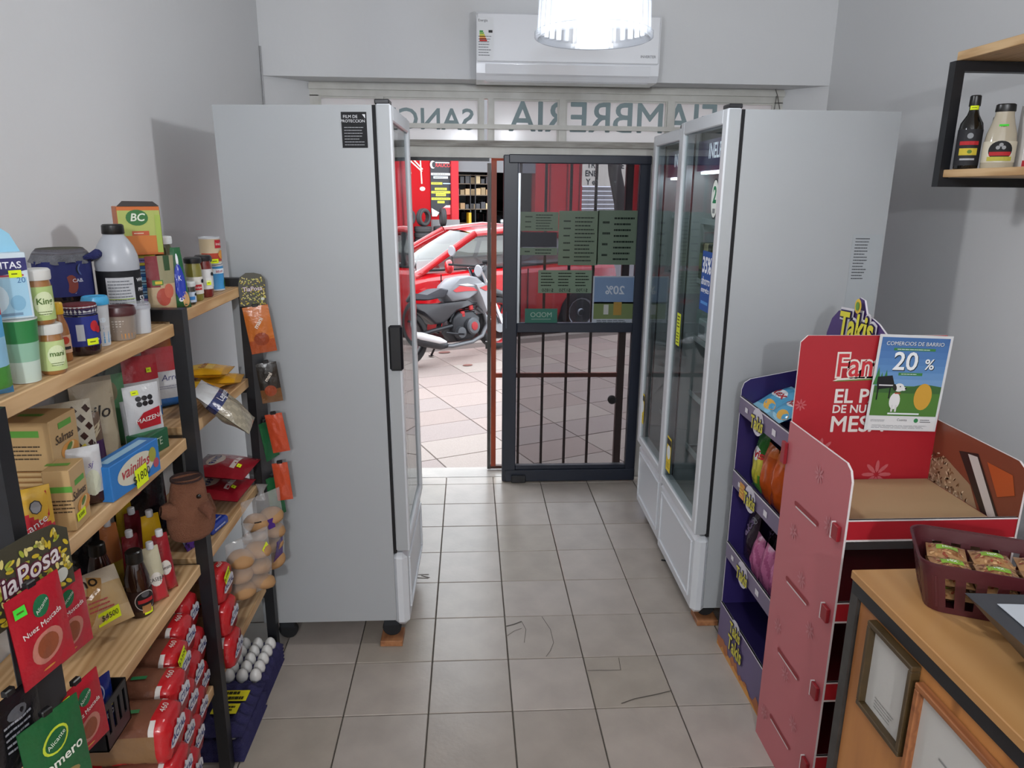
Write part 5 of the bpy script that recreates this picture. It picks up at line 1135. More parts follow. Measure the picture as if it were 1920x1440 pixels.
jp = Q(103, 699, Z1); jar('nut_butter_jar', 'peanut butter jar with white lid and green label, lower of two', 'jar', jp, .0225, .098, '#9a6a3c', '#d0d0cc', '#b9c98a', F45, pb('mani', .014), labz=(.10, .80))
jar('nut_butter_jar', 'peanut butter jar with white lid stacked on another jar', 'jar', jp+Vector((-.006, -.006, .0985)), .0245, .104, '#9a6a3c', '#d0d0cc', '#a9bf7a', F45, pb('King', .016), labz=(.10, .82))
bottle('sauce_bottle', 'small brown sauce bottle with yellow cap beside the peanut butter', 'bottle', Q(126, 678, Z1)+Vector((-.01, 0.01, 0)), [(.015, 0), (.0165, .003), (.0165, .06), (.015, .075), (.0095, .092), (.009, .1)], '#9a6436', (.0105, .098, .122), F45, (.0169, .018, .055, '#c9a58a'), lambda m, S, r, h: (m.ell(S, 0, .008, .008, .008, '#b3402c', n=10), m.rect(S, 0, -.008, .02, .006, '#2c2c30', n=3)), capcol='#d6a81c')
def jam(m, S, r, h):
    m.rect(S, -.018, -.002, .015, h*.55, '#b9bfc9', n=2); m.ell(S, .012, .01, .01, .012, '#b3262c', n=12); m.ell(S, .02, .002, .007, .008, '#a81e2a', n=12, off=.001); m.ell(S, .034, .006, .009, .013, '#17181c', n=12, off=.001); m.lines(S, .008, -.02, .03, .008, 1, '#d6d9e2', seed=3)
jj = Q(160, 664, Z1)+Vector((-.004, .008, 0)); o = jar('jam_jar', 'dark strawberry jam jar with blue label', 'jar', jj, .0335, .108, '#21121a', '#b9bcc0', '#27327f', F45, jam, lidh=.13, labz=(.22, .9)); sticker(o, cyl(.0345, .03), .004, 0, .024, .014)
MB().lathe([(.031, .086), (.034, .092), (.0345, .102), (.033, .109)], 24, cols=['#2a2f78', '#3a2c50', '#7a2c34']).obj('cloth_cover', 'cloth', o, smooth=True)
def adec(m, S, r, h): m.ell(S, 0, .012, .014, .012, '#2c78b8', n=16); m.ell(S, 0, .010, .007, .006, '#d6e2ea', n=12, off=.001); m.rect(S, 0, -.006, .03, .009, '#2c5fa0', n=4); m.text(S, 'ARMONIA', .008, 0, -.006, '#e2e8ee', off=.0014); m.rect(S, 0, -.03, .07, .026, '#3f9ad2', n=6); m.text(S, 'DULCE DE', .010, 0, -.03, '#e2e8ee', off=.0014, sub=1)
o = MB().lathe([(.021, 0), (.0215, .003), (.0255, .094), (.026, .096)], 26, col='#cdd2d6').obj('milk_jam_tub', 'plastic', None, smooth=True, ang=.6, loc=Q(190, 648, Z1)+Vector((-.004, .006, 0)), rot=F45); tag(o, 'white and blue plastic tub with sky blue lid', 'tub')
MB().lathe([(.028, .094), (.0285, .097), (.0285, .104), (.026, .112), (.024, .113), (.0235, .110)], 26, col='#3d9bc9').obj('lid', 'plastic', o, smooth=True, ang=.6); d = MB(); adec(d, cyl(.0228, .05, 0, .0245, .05), .024, .09); d.obj('print', 'plastic', o)
o = MB().lathe([(.030, 0), (.031, .003), (.034, .058), (.0345, .06)], 26, col='#8f8378').obj('caramel_tub', 'gloss', None, smooth=True, ang=.6, loc=Q(231, 636, Z1)+Vector((-.006, .008, 0)), rot=F45); tag(o, 'low caramel tub with maroon lid', 'tub')
MB().lathe([(.0365, .058), (.037, .061), (.037, .068), (.0345, .078), (.033, .0785), (.0325, .074)], 26, col='#4a2426').obj('lid', 'plastic', o, smooth=True, ang=.6)
d = MB(); S = cyl(.0315, .03, 0, .0333, .03); d.rect(S, .016, -.002, .03, .044, '#a8512c', n=5); d.rect(S, .01, -.02, .05, .012, '#c98a3c', n=6, off=.001); d.lines(S, -.02, .004, .03, .03, 5, '#c9c2ba', seed=3); d.obj('print', 'plastic', o)
o = MB().lathe([(.022, 0), (.0235, .003), (.026, .06), (.0265, .062)], 24, col='#c4c9cf', sq=.15).obj('cream_tub', 'plastic', None, smooth=True, ang=.6, loc=Q(266, 624, Z1)+Vector((-.004, .004, 0)), rot=.6); tag(o, 'plain white plastic tub with translucent lid at the end of the plank', 'tub')
MB().lathe([(.0275, .060), (.028, .063), (.028, .07), (.025, .076)], 24, col='#9a9fa6', sq=.15).obj('lid', 'clear_plastic', o, smooth=True, ang=.6)
# big jar with gathered cloth at the back, on a carton
bj = onx(126, 566, -.985); carton('storage_box', 'plain brown carton at the back of the top plank', 'box', .11, .11, bj.z-Z1-.0012, (bj.x, bj.y, Z1+.0003), 0, '#6d5a44')
def cab(m, S, r, h):
    m.rect(S, -.042, 0, .04, h*.62, '#9aa0a8', n=4); m.lines(S, -.042, 0, .034, h*.5, 6, '#4a4e58', seed=3, off=.0014); m.ell(S, .025, .022, .016, .018, '#17181c', n=16, off=.001); m.ell(S, .025, .022, .013, .015, '#4a5a8a', n=16, off=.0014); m.text(S, 'CABANA', .012, .022, -.004, '#d9dce4', sub=1, off=.0016); m.poly(S, [(.0, -.035), (.05, -.03), (.055, -.012), (.03, -.014)], '#d6d4d0', off=.001); m.ell(S, -.004, -.012, .014, .022, '#7a3a30', n=14)
o = jar('cocoa_jar', 'big dark jar with navy label under a gathered cloth cap', 'jar', (bj.x, bj.y, bj.z), .060, .125, '#16131a', '#5a5a62', '#20265f', F45-.1, cab, lidh=.14, labz=(.18, .95), sq=.1)
def ruff(u, v): a = 2*pi*u; r = .060+.006*sin(11*a)*v+.004*v; return Vector((r*cos(a), r*sin(a), .118-.02*v+.003*sin(7*a)*v))
MB().grid(ruff, 66, 3, col='#7d7f86').lathe([(.0, .132), (.05, .130), (.060, .118)], 40, cols=['#5a5a4c', '#6d6a70'], cap=False).obj('cloth_cap', 'cloth', o, smooth=True)
MB().tube([(.03, -.055, .108), (.05, -.058, .112), (.066, -.045, .116), (.072, -.028, .118)], [.004, .010, .012, .004], 8, col='#262c6a').obj('ribbon', 'cloth', o, smooth=True)
# tall white bottle
def ph(m, S, r, h):
    m.rect(S, -.012, -.002, r*1.3, h*.80, '#b4b6ba', n=6); m.lines(S, -.012, -.002, r*1.15, h*.72, 13, '#6d7076', seed=9, off=.0012); m.rect(S, -.012, 0, r*1.2, .002, '#9ab04a', n=5, off=.0014)
    for i, t in enumerate(('WHEY', 'PROT', '52g', 'SIN')): m.text(S, t, .012 if i != 2 else .02, r*.92, h*.32-i*.024, '#d4d6da', sub=1, off=.0012, bold=.02)
bottle('protein_bottle', 'tall white plastic bottle with black cap and black label', 'bottle', (-.885, 1.912, Z1+.0003), [(.046, 0), (.05, .006), (.05, .155), (.051, .162), (.049, .185), (.042, .207), (.032, .224), (.025, .233), (.022, .24)], '#a9adb4', (.025, .238, .262), math.radians(40), (.0506, .012, .150, '#16171b'), ph, m='plastic')
# --- top plank, far bay
bx = Vector((-.905, 2.098, Z1b)); cols6 = [('#b08ac0', '#d8c0d8'), ('#3a6aa8', '#9ac0dc'), ('#3f86b8', '#a8d0e0'), ('#2f5f9a', '#8cb8d8'), ('#c2b23a', '#7a6aa8')]
z = bx.z+.0003
for i, (a, b) in enumerate(cols6):
    def gd(m, F, R, T_, L_, b=b): m.rect(F, 0, 0, .05, .012, b); m.rect(R, 0, 0, .05, .012, b); m.lines(R, 0, 0, .045, .008, 1, '#2c2c50', seed=i, off=.001); m.lines(F, 0, 0, .04, .008, 1, '#2c2c50', seed=i+9, off=.001)
    o = carton('gelatin_box', ['lilac gelatin box at the bottom of the stack', 'navy gelatin box in the middle of the stack', 'light blue gelatin box above the navy one', 'dark blue gelatin box under the yellow one', 'yellow gelatin box under the cereal box'][i], 'box', .060, .060, .0295, (bx.x, bx.y, z), math.radians(35), a, gd, 'gelatin boxes stacked on the top plank'); z += .0300
    if i != 1: sticker(o, right(.06, .0148), .012, 0, .018, .012)
def bc(m, F, R, T_, L_):
    for S, w in ((F, .105), (R, .075)):
        m.rect(S, 0, .012, w*.98, .084, '#a5b05c'); m.rect(S, w*.0, -.035, w*.98, .045, '#c2702c', off=.0009); m.ell(S, -.005 if w > .1 else 0, .035, w*.26, .021, '#2c6a30', n=18, off=.0012); m.text(S, 'BC', .028, -.005 if w > .1 else 0, .035, '#d6dccc', bold=.02, off=.0018, shear=.2); m.rect(S, .0, -.006, w*.4, .012, '#b9512c', off=.0014); m.lines(S, 0, -.006, w*.32, .006, 1, '#e2d6c2', seed=2, off=.0018)
    m.rect(F, .045, -.008, .014, .10, '#9ab04c', off=.0014)
o = carton('cereal_box', 'orange and green cereal box on top of the gelatin stack', 'box', .105, .075, .128, (bx.x+.002, bx.y-.004, z), math.radians(33), '#c2662a', bc); sticker(o, right(.075, .064), .018, .042, .014, .02)
MB().prism([(-.05, -.037), (.052, -.037), (.045, .0), (-.03, .004)], lambda x, y, dd: Vector((x, y, .1285+.012*(y+.037)/.04+dd)), .001, col='#2a1d16').obj('torn_flap', 'card', o)
def salami(m, S, w, h): m.ell(S, .0, -.035, w*.26, .024, '#a84a3c', n=16, rings=2); m.ell(S, .016, -.02, w*.18, .02, '#b9604c', n=14, rings=2, off=.001); m.rect(S, -.012, .004, .028, .014, '#4a7a3c', n=2); m.rect(S, -.01, .004, .018, .008, '#d2b23a', n=2, off=.001); m.rect(S, .018, .055, .016, .04, '#2f4a2c', n=2, m=2)
pouch('soup_pouch', 'tan and maroon soup pouch leaning on the gelatin boxes', 'food bag', .075, .15, .03, (-.842, 2.052, Z1b+.0003), (.06, 0, math.radians(45)), lambda u, v: '#7d3138' if u < .45 and v > .45 else ('#b9a382' if v < .5 else '#8f8a6c'), 'stand', salami, seed=11)
def bluep(m, S, w, h): m.ell(S, 0, -.01, w*.34, h*.30, '#2438a0', n=20, rings=4); m.ell(S, 0, .052, .006, .016, '#d6dadf', n=12); m.text(S, 'K', .02, .0, .0, '#d9dde2', sub=1, off=.0016); m.ell(S, -.004, -.058, .006, .006, '#d6dadf', n=12); m.ell(S, .012, -.058, .012, .022, '#c9a06a', n=14, rings=2)
pouch('dressing_pouch', 'slim blue and green dressing pouch with pointed top', 'food bag', .058, .168, .04, (-.812, 2.10, Z1b+.0003), (0, 0, math.radians(40)), lambda u, v: '#1f5a34', 'stand', bluep, seed=14, taper=.55)
def lab(a, b, t=None):
    return lambda m, S, r, h: (m.rect(S, -.2*r, -.1*h, r*1.1, h*.32, b, n=4), m.ell(S, r*.55, h*.25, r*.26, r*.26, '#17181c', n=12, off=.0012), m.text(S, t, .009, -.2*r, -.1*h, '#e6e2de', off=.0016, sub=1) if t else None)
o = jar('pickle_jar', 'tall pickle jar with white lid and green label', 'jar', (-.868, 2.16, Z1b+.0003), .0245, .195, '#4a4a30', '#cfd2d2', '#2f6a40', F45, lab(0, '#9ab03a'), lidh=.09, labz=(.30, .78)); sticker(o, cyl(.0253, .135), .012, 0, .016, .016)
jar('paste_jar', 'tiny jar with blue and white label and white lid', 'jar', (-.812, 2.172, Z1b+.0003), .0175, .066, '#3a332a', '#c9cccc', '#b9c6d6', F45, lab(0, '#3f7fc0'))
jar('olive_jar', 'olive green jar with black lid and white label', 'jar', (-.822, 2.248, Z1b+.0003), .0235, .128, '#7a7434', '#1d1e22', '#ccc9c2', F45, lab(0, '#b0262e', 'inalpa'), lidh=.10, labz=(.18, .62))
o = jar('salsa_jar', 'red salsa jar with black lid and white label', 'jar', (-.818, 2.325, Z1b+.0003), .0225, .128, '#6a2420', '#1d1e22', '#c9c9c9', F45, lab(0, '#d2d2d2', 'salsa'), lidh=.10, labz=(.22, .75)); sticker(o, cyl(.0233, .045), -.002, 0, .014, .014)
jar('relish_jar', 'brown relish jar with black lid and red label', 'jar', (-.836, 2.388, Z1b+.0003), .021, .118, '#8a5a30', '#1d1e22', '#c9c2ba', F45, lab(0, '#b0262e'), lidh=.10, labz=(.22, .72))
def can(label, loc, r, h, c, dec):
    o = MB().lathe([(r-.002, 0), (r, .002), (r, .004), (r-.001, .006), (r-.001, h-.006), (r, h-.004), (r, h-.001), (r-.003, h), (r-.004, h-.003)], 28, cols=['#b9bcc0', '#b9bcc0', '#b9bcc0', c, '#b9bcc0', '#b9bcc0', '#b9bcc0', '#a9acb0']).obj('food_can', 'paintmetal', None, smooth=True, ang=.6, loc=loc, rot=F45); tag(o, label, 'can'); d = MB(); dec(d, cyl(r-.0006, h/2), r, h); d.obj('print', 'paper', o); return o
cl = Vector((-.838, 2.475, Z1b+.0003))
can('sky blue food can under the red and cream can', cl, .0295, .086, '#3a8ac2', lambda m, S, r, h: (m.rect(S, 0, .022, .08, .016, '#c9d6e0', n=8), m.text(S, 'atun', .014, 0, .022, '#b0262e', sub=1, off=.0016), m.ell(S, .026, -.02, .01, .014, '#2f6a40', n=12)))
o = can('red and cream food can stacked on a blue can', cl+Vector((-.004, -.008, .0865)), .033, .088, '#b9a88a', lambda m, S, r, h: (m.rect(S, .014, .022, .034, .026, '#a81e2a', n=5), m.text(S, 'inalpa', .013, .014, .022, '#e6dcd2', sub=1, off=.0016), m.rect(S, 0, -.02, .1, .026, '#a8402c', n=9), m.ell(S, .022, -.012, .016, .014, '#c98a3c', n=14, rings=2, off=.0014)))
sticker(o, cyl(.033, .012), -.008, 0, .024, .014)
# --- second plank, near bay
cn = onz(104, 884, Z2+.105); W1, D1, H1 = .105, .105, .105
def salm(m, F, R, T_, L_, k=1.0):
    m.rect(F, 0, .028*k, .062*k, .014*k, '#5a9a3c'); m.lines(F, 0, -.012*k, .07*k, .035*k, 4, '#4a3c2c', seed=4); m.rect(R, .005*k, .034*k, .05*k, .013*k, '#5a9a3c'); m.text(R, 'Salmas', .026*k, -.004*k, .006*k, '#3a2a1c', shear=.25, bold=.01); m.ell(R, .012*k, -.026*k, .034*k, .018*k, '#c98a3c', off=.0008); m.ell(R, .010*k, -.024*k, .022*k, .009*k, '#d9bf8a', off=.0011, rot=.5); m.ell(R, .010*k, -.02*k, .014*k, .006*k, '#5a7a34', off=.0014, rot=.5)
    m.rect(T_, -.01*k, .0, .05*k, .016*k, '#5a9a3c', rot=.0)
carton('cracker_box', 'big tan cracker box with green banner on the second plank', 'box', W1, D1, H1, (cn.x-W1/2, cn.y+D1/2, Z2+.1052), 0, '#b99a6c', salm)
def stripes(m, F, R, T_, L_):
    for i in range(9):
        z = -.045+i*.0115; m.rect(F, 0, z, .078, .005, '#c9ac7c'); m.rect(R, 0, z, .115, .005, '#c9ac7c'); m.rect(F, 0, z+.005, .08, .002, '#8a6038'); m.rect(R, 0, z+.005, .118, .002, '#8a6038')
carton('cracker_stack', 'stack of crackers in clear film below the big cracker box', 'crackers', .082, .12, .104, (cn.x-.066, cn.y+.06, Z2+.0003), 0, '#b08e60', stripes, m='film')
def croc(m, S, w, h): m.poly(S, [(-w*.42, -.015), (-.01, .03), (w*.42, .05), (w*.42, .0), (.02, -.03), (-w*.42, -.05)], '#a82a34', off=.001); m.text(S, 'crocante', .022, 0, -.018, '#d9d6dc', rot=.42, off=.0016, shear=.2); m.ell(S, .02, .024, .011, .014, '#2c2c30', n=8, off=.0016); m.ell(S, .02, .024, .009, .012, '#8a8a8e', n=8, off=.002)
pouch('rice_cake_pack', 'red and yellow rice cake pack leaning on the crackers', 'food bag', .10, .118, .04, (-.852, 1.335, Z2+.0003), (.0, 0, math.radians(40)), lambda u, v: '#c9a03c' if (u-.5)*.6+v > .62 or v < .2 else '#b3303a', 'block', croc, seed=6)
o = carton('cracker_box', 'small tan cracker box beside the rice cake pack', 'box', .05, .075, .130, (-.823, 1.437, Z2+.0003), math.radians(6), '#b99a6c', lambda m, F, R, T_, L_: salm(m, F, R, T_, L_, .9)); sticker(o, right(.05, .065), -.01, -.04, .042, .018, txt='$3000', rot=.0)
def wpouch(m, S, w, h): m.ell(S, -.012, .03, .007, .007, '#a82a34', n=12); m.ell(S, .012, -.012, .016, .03, '#c2c6b0', n=16, rings=2); m.text(S, 'sj', .018, .01, .03, '#5a4a8a', shear=.3)
pouch('cocoa_pouch', 'white pouch with dark brown bottom on the second plank', 'food bag', .07, .135, .04, (-.832, 1.528, Z2+.0003), (0, 0, math.radians(38)), lambda u, v: '#3a201c' if v < .2 else '#bfc0c2', 'block', wpouch, seed=16)
def sq(m, S, w, h):
    rg = random.Random(4)
    for i in range(7):
        for j in range(9):
            if (i+j) % 2 == 0: m.rect(S, (i-3)*w*.13, (j-4)*h*.10, w*.11, h*.075, '#3a241e', rot=.6)
    m.rect(S, .02, -.01, .026, .018, '#c9b43a', off=.0014, rot=.5); m.ell(S, -.02, .05, .014, .012, '#b3303a', n=12, off=.0014)
pouch('cookie_bag', 'white cookie bag patterned with brown squares', 'food bag', .11, .205, .045, (-.905, 1.622, Z2+.0003), (-.06, 0, math.radians(42)), lambda u, v: '#bdb6a4', 'pillow', sq, seed=18)
for i, (x, y, a) in enumerate(((-1.02, 1.585, 68), (-1.035, 1.74, 75))):
    pouch('sugar_bag', ['large plain white bag behind the cookie bag on the second plank', 'large white bag behind the noodle bag on the second plank'][i], 'food bag', .14, .26, .05, (x, y, Z2+.0003), (-.1, 0, math.radians(a)), lambda u, v: '#bdbec2', 'pillow', lambda m, S, w, h: m.ell(S, 0, .08, .012, .012, '#a82a34', n=12), seed=30+i)
# wafer box: long face to the aisle
A, B = onz(214, 943, Z2), onz(303, 880, Z2); L = (B-A).length; an = math.atan2((B-A).y, (B-A).x); ctr = (A+B)/2
o = carton('wafer_box', 'blue vanilla wafer box with a large price card', 'box', L, .05, .082, (ctr.x-.026*sin(an), ctr.y+.026*cos(an), Z2+.0003), an, '#2a72b8', lambda m, F, R, T_, L_: (m.ell(F, 0, .002, L*.38, .032, '#c9c6b4', n=28, off=.0006), m.text(F, 'vainillas', .038, -.005, .006, '#a8323c', bold=.012, shear=.25, off=.0012), m.ell(F, L*.34, .01, .016, .018, '#9a9a3a', off=.0012), m.ell(F, L*.4, -.015, .012, .012, '#a84a5a', off=.0014), m.rect(T_, 0, 0, L*.8, .02, '#9ac2dc')))
sticker(o, front(.05, .041), .012, -.022, .05, .046, txt='$1800', rot=.08, off=.003)
def nood(m, S, w, h):
    for i in range(14): m.ell(S, -.02+.004*i, .03+.01*sin(i*2.1), .022, .0022, '#c2b394', n=8, rot=-.6+.12*i, off=.001)
    m.ell(S, -.028, .0, .012, .016, '#b0603a', n=12)
o = pouch('noodle_bag', 'purple noodle bag with clear window on the second plank', 'food bag', .095, .15, .045, (-.915, 1.70, Z2+.0003), (-.08, 0, math.radians(52)), lambda u, v: '#4a2a56' if v < .55 else '#6d5848', 'pillow', nood, seed=22)
th_, S_ = pouch_surf(.095, .15, .045, 'pillow', 22); sticker(o, S_, -.004, -.035, .026, .018, rot=.2, off=.003)
pouch('flour_bag', 'cream paper flour bag with black script', 'food bag', .10, .215, .05, (-.935, 1.805, Z2+.0003), (-.05, 0, math.radians(45)), lambda u, v: '#b4a890' if v < .97 else '#8a7f6a', 'stand', lambda m, S, w, h: m.text(S, 'kilo', .045, 0, .02, '#26221e', shear=.25, bold=.01, sub=1), seed=24)
pouch('seed_bag', 'tall green seed bag with round windows', 'food bag', .125, .235, .06, (-.965, 1.90, Z2+.0003), (-.04, 0, math.radians(45)), lambda u, v: '#5f8f68' if v < .85 else '#3a4a3c', 'stand', lambda m, S, w, h: (m.ell(S, -.025, .04, .014, .018, '#8a7a58', n=14, rings=2), m.ell(S, .025, .035, .016, .026, '#8a8468', n=14, rings=2), m.text(S, 'Av', .04, 0, .085, '#1d2420', bold=.02)), seed=26)
gb = Vector((-.845, 1.872, Z2+.0003)); carton('tea_box', 'dark green box under the starch pouches', 'box', .09, .06, .055, gb, math.radians(80), '#1f5a3a', lambda m, F, R, T_, L_: (m.text(F, 'TE', .03, 0, 0, '#b9c9b4'), m.rect(T_, 0, 0, .07, .03, '#2f7a4c')))
def maiz(m, S, w, h):
    for i in range(3):
        for j in range(2): m.ell(S, -.014+i*.015, .028-j*.014, .0075, .007, '#1d1e22', n=10)
    m.poly(S, [(-w*.3, -.03), (-w*.1, -.008), (w*.40, .0), (w*.40, -.05), (-w*.2, -.052)], '#a8242e', off=.004); m.text(S, 'MAIZENA', .017, .006, -.026, '#dedad8', rot=.12, off=.0055, bold=.01)
for i, (dx, dy) in enumerate(((.0, .0), (-.045, .05))):
    o = pouch('starch_pouch', ['white and red starch pouch in front on the green box', 'white and red starch pouch behind another on the plank'][i], 'food bag', .092, .125, .03, gb+Vector((dx, dy, .0555)) if i == 0 else Vector((-.885, 1.935, Z2+.03)), (-.08, 0, math.radians(50)), lambda u, v: '#bfc1c4', 'pillow', maiz, seed=28+i)
    th_, S_ = pouch_surf(.092, .125, .03, 'pillow', 28+i); sticker(o, S_, -.02, .045, .018, .012, off=.002)
    if i == 1: o.location.z = Z2+.0003
# --- second plank, far bay
def flour2(m, S, w, h): m.text(S, 'Arroz', .026, .01, .0, '#4a4a7a', shear=.2); m.ell(S, 0, .06, .03, .016, '#b3303a', n=16, rings=2); m.lines(S, 0, -.028, .06, .012, 2, '#8a8aa0', seed=4)
for i, (x, y) in enumerate(((-.96, 2.10), (-.93, 2.235))):
    o = pouch('rice_bag', ['white rice bag with red top right behind the rack post', 'white rice bag with red top beside the orange packet'][i], 'food bag', .125, .185, .06, (x, y, Z2b+.0003), (-.04, 0, math.radians(42)), lambda u, v: '#b02a34' if v > .62 else ('#2f6ab0' if v < .16 else '#c4c5c8'), 'stand', flour2, seed=31+i)
    th_, S_ = pouch_surf(.125, .185, .06, 'stand', 31+i); sticker(o, S_, .035, .05, .014, .014, off=.003)
o = pouch('snack_packet', 'orange packet standing behind the white rice bag', 'food bag', .08, .19, .03, (-.985, 2.345, Z2b+.0003), (-.12, .0, math.radians(40)), lambda u, v: '#b5662a' if v > .25 else '#8a3a24', 'pillow', None, seed=34)
def pasta(m, S, w, h): m.rect(S, 0, 0, w*.6, h*.4, '#d9b23a', n=4, m=3); m.text(S, 'fideos', .03, 0, .0, '#8a3a24', off=.0016, shear=.2); m.rect(S, 0, .06, w*.8, .012, '#a8502c', n=4)
for i, (x, y, z, a) in enumerate(((-.865, 2.475, Z2b+.022, 100), (-.905, 2.36, Z2b+.022, 80), (-.885, 2.43, Z2b+.063, 95))):
    R_ = Matrix.Rotation(math.radians(a), 3, 'Z') @ Matrix.Rotation(-pi/2, 3, 'X'); e = R_.to_euler(); h_ = .17
    o = pouch('pasta_bag', ['yellow pasta bag lying at the fridge end of the second plank', 'yellow pasta bag lying beside the rice bag', 'yellow pasta bag lying on top of two others'][i], 'food bag', .12, h_, .042, Vector((x, y, z))-R_ @ Vector((0, 0, h_/2)), e, lambda u, v: '#d09a22' if .12 < v < .88 else '#b98a3a', 'pillow', pasta, seed=36+i)
R_ = Matrix.Rotation(math.radians(100), 3, 'Z') @ Matrix.Rotation(math.radians(-48), 3, 'X'); h_ = .20
o = pouch('bean_bag', 'clear bag of pale beans with navy band drooping over the plank', 'food bag', .17, h_, .065, Vector((-.79, 2.20, Z2b+.022))-R_ @ Vector((0, 0, h_*.62)), R_.to_euler(), lambda u, v: '#c4c6c8' if v > .72 else ('#26305f' if v > .55 else ('#8a8270' if (u*23+v*31) % 1 < .6 else '#9a927e')), 'pillow', lambda m, S, w, h: (m.text(S, 'Legumes', .03, -.0, h*.135, '#d6d9e0', bold=.01, off=.002), m.ell(S, .04, .07, .012, .012, '#4a6ab0', n=12)), seed=40, wr=.16)
o.location.x += .02
# --- third plank
th_, S_ = pouch_surf(.25, .14, .15, 'pillow', 44, .05)
def art(m, S, w, h):
    m.text(S, 'Artesano', .042, -.02, .045, '#2a2420', shear=.2, off=.002, sub=1, bold=.008); m.rect(S, .03, 0, .03, h*.85, '#a8804c', n=3, m=8, off=.0012, rot=-.5)
    for i in range(5): m.ell(S, -.04+.012*i, .0+.006*i, .010, .004, '#7a3c26', n=10, rot=.9, off=.002); m.ell(S, -.034+.012*i, -.012+.006*i, .010, .004, '#7a3c26', n=10, rot=-.1, off=.002)
    m.lines(S, .045, -.015, .06, .03, 3, '#a84a4a', seed=5, off=.002)
R_ = Matrix.Rotation(math.radians(50), 3, 'Z') @ Matrix.Rotation(math.radians(-32), 3, 'X')
ar = pouch('bread_bag', 'bread bag with black script and wheat ear on the third plank', 'bread', .25, .14, .15, (-.905, 1.545, Z3+.045), R_.to_euler(), lambda u, v: '#b8ab98' if v > .72 else ('#b3976a' if v > .3 else '#c2a87c'), 'pillow', art, seed=44, wr=.05)
sticker(ar, S_, .06, -.045, .055, .028, txt='$4500', off=.004, rot=.12)
cp_ = [(.027, 0), (.030, .004), (.031, .06), (.029, .105), (.022, .135), (.018, .148)]
def choc(m, S, r, h): m.ell(S, 0, 0, r*.85, h*.5, '#c9c6c2', n=22, rings=3); m.ell(S, 0, 0, r*.78, h*.46, '#17171a', n=22, rings=3, off=.0012); m.rect(S, 0, .0, r*1.2, .010, '#b02a30', n=5, off=.0018); m.ell(S, 0, .018, .010, .008, '#5a5a5e', n=12, off=.0018); m.rect(S, 0, -.022, r*.7, .02, '#a87a4c', n=4, off=.0018)
bottle('syrup_bottle', 'chocolate syrup bottle with black cap behind the bread bag', 'bottle', (-.962, 1.772, Z3+.0003), cp_, '#2a1612', (.020, .146, .178), F45, None)
o = bottle('syrup_bottle', 'chocolate syrup bottle with oval black label next to the ketchup pouches', 'bottle', (-.850, 1.728, Z3+.0003), cp_, '#2a1612', (.020, .146, .178), F45, (.0314, .02, .075, '#2a1612'), choc); sticker(o, cyl(.0312, .016), .004, 0, .022, .014)
def dp(label, x, y, w, h, c1, c2, txt, seed, capc='#c9ccd0', a=45, z=Z3):
    o = pouch('sauce_pouch', label, 'sauce pouch', w, h, .04, (x, y, z+.0003), (-.05, 0, math.radians(a)), lambda u, v: c1 if v > .45 else c2, 'stand', (lambda m, S, w_, h_: (m.ell(S, 0, -.01, w_*.3, h_*.12, '#cfcbc4', n=14, rings=2), m.text(S, txt, .014, 0, -.01, '#2c2c30', off=.0018))) if txt else None, seed=seed, taper=.35)
    MB().lathe([(.008, h-.006), (.0095, h-.004), (.0095, h+.012), (.008, h+.014)], 16, col=capc).obj('cap', 'plastic', o, smooth=True, ang=.6); return o
dp('white and red mayonnaise pouch beside the syrup bottle', -.832, 1.785, .06, .155, '#b9b49a', '#b03238', 'CASERA', 51)
dp('red ketchup pouch beside the mayonnaise pouch', -.828, 1.838, .06, .165, '#8a1f28', '#9a2028', 'tomate', 52)
dp('dark red ketchup pouch behind the mayonnaise pouch', -.90, 1.825, .06, .17, '#6d1a22', '#7d1c26', None, 53)
dp('maroon sauce pouch next to the yellow mustard', -.935, 1.925, .06, .19, '#5a1820', '#8a2a20', None, 54)
dp('orange and tan sauce pouch at the back of the third plank', -.965, 1.85, .065, .19, '#a8663a', '#b09a3a', None, 55)
dp('yellow mustard pouch with black seals', -.97, 1.955, .06, .225, '#c9a822', '#c9a822', None, 56)
dp('bright yellow mustard pouch next to the rack post', -.868, 1.885, .07, .20, '#d2a61c', '#d2a61c', 'salsa', 57)
m = MB()
for i in range(2): pass
for i, (x, y, w, h) in enumerate(((-1.04, 1.85, .13, .30), (-1.0, 2.12, .16, .30))):
    pouch('coffee_bag', ['black coffee bag at the back of the third plank', 'black coffee bag with red print behind the plush toy'][i], 'food bag', w, h, .08, (x, y, Z3+.0003), (-.05, 0, math.radians(48)), lambda u, v: '#17161a', 'stand', lambda m, S, w_, h_: (m.ell(S, .02, .06, .022, .018, '#4a4a50', n=14, rings=2), m.ell(S, .02, .06, .017, .013, '#17161a', n=14, rings=2, off=.0014), m.ell(S, -.02, .03, .02, .014, '#7a2a30', n=12, rings=2), m.rect(S, 0, .1, .05, .008, '#5a6a3a', n=3)), seed=60+i)
R_ = Matrix.Rotation(math.radians(88), 3, 'Z') @ Matrix.Rotation(-pi/2+.1, 3, 'X'); h_ = .19
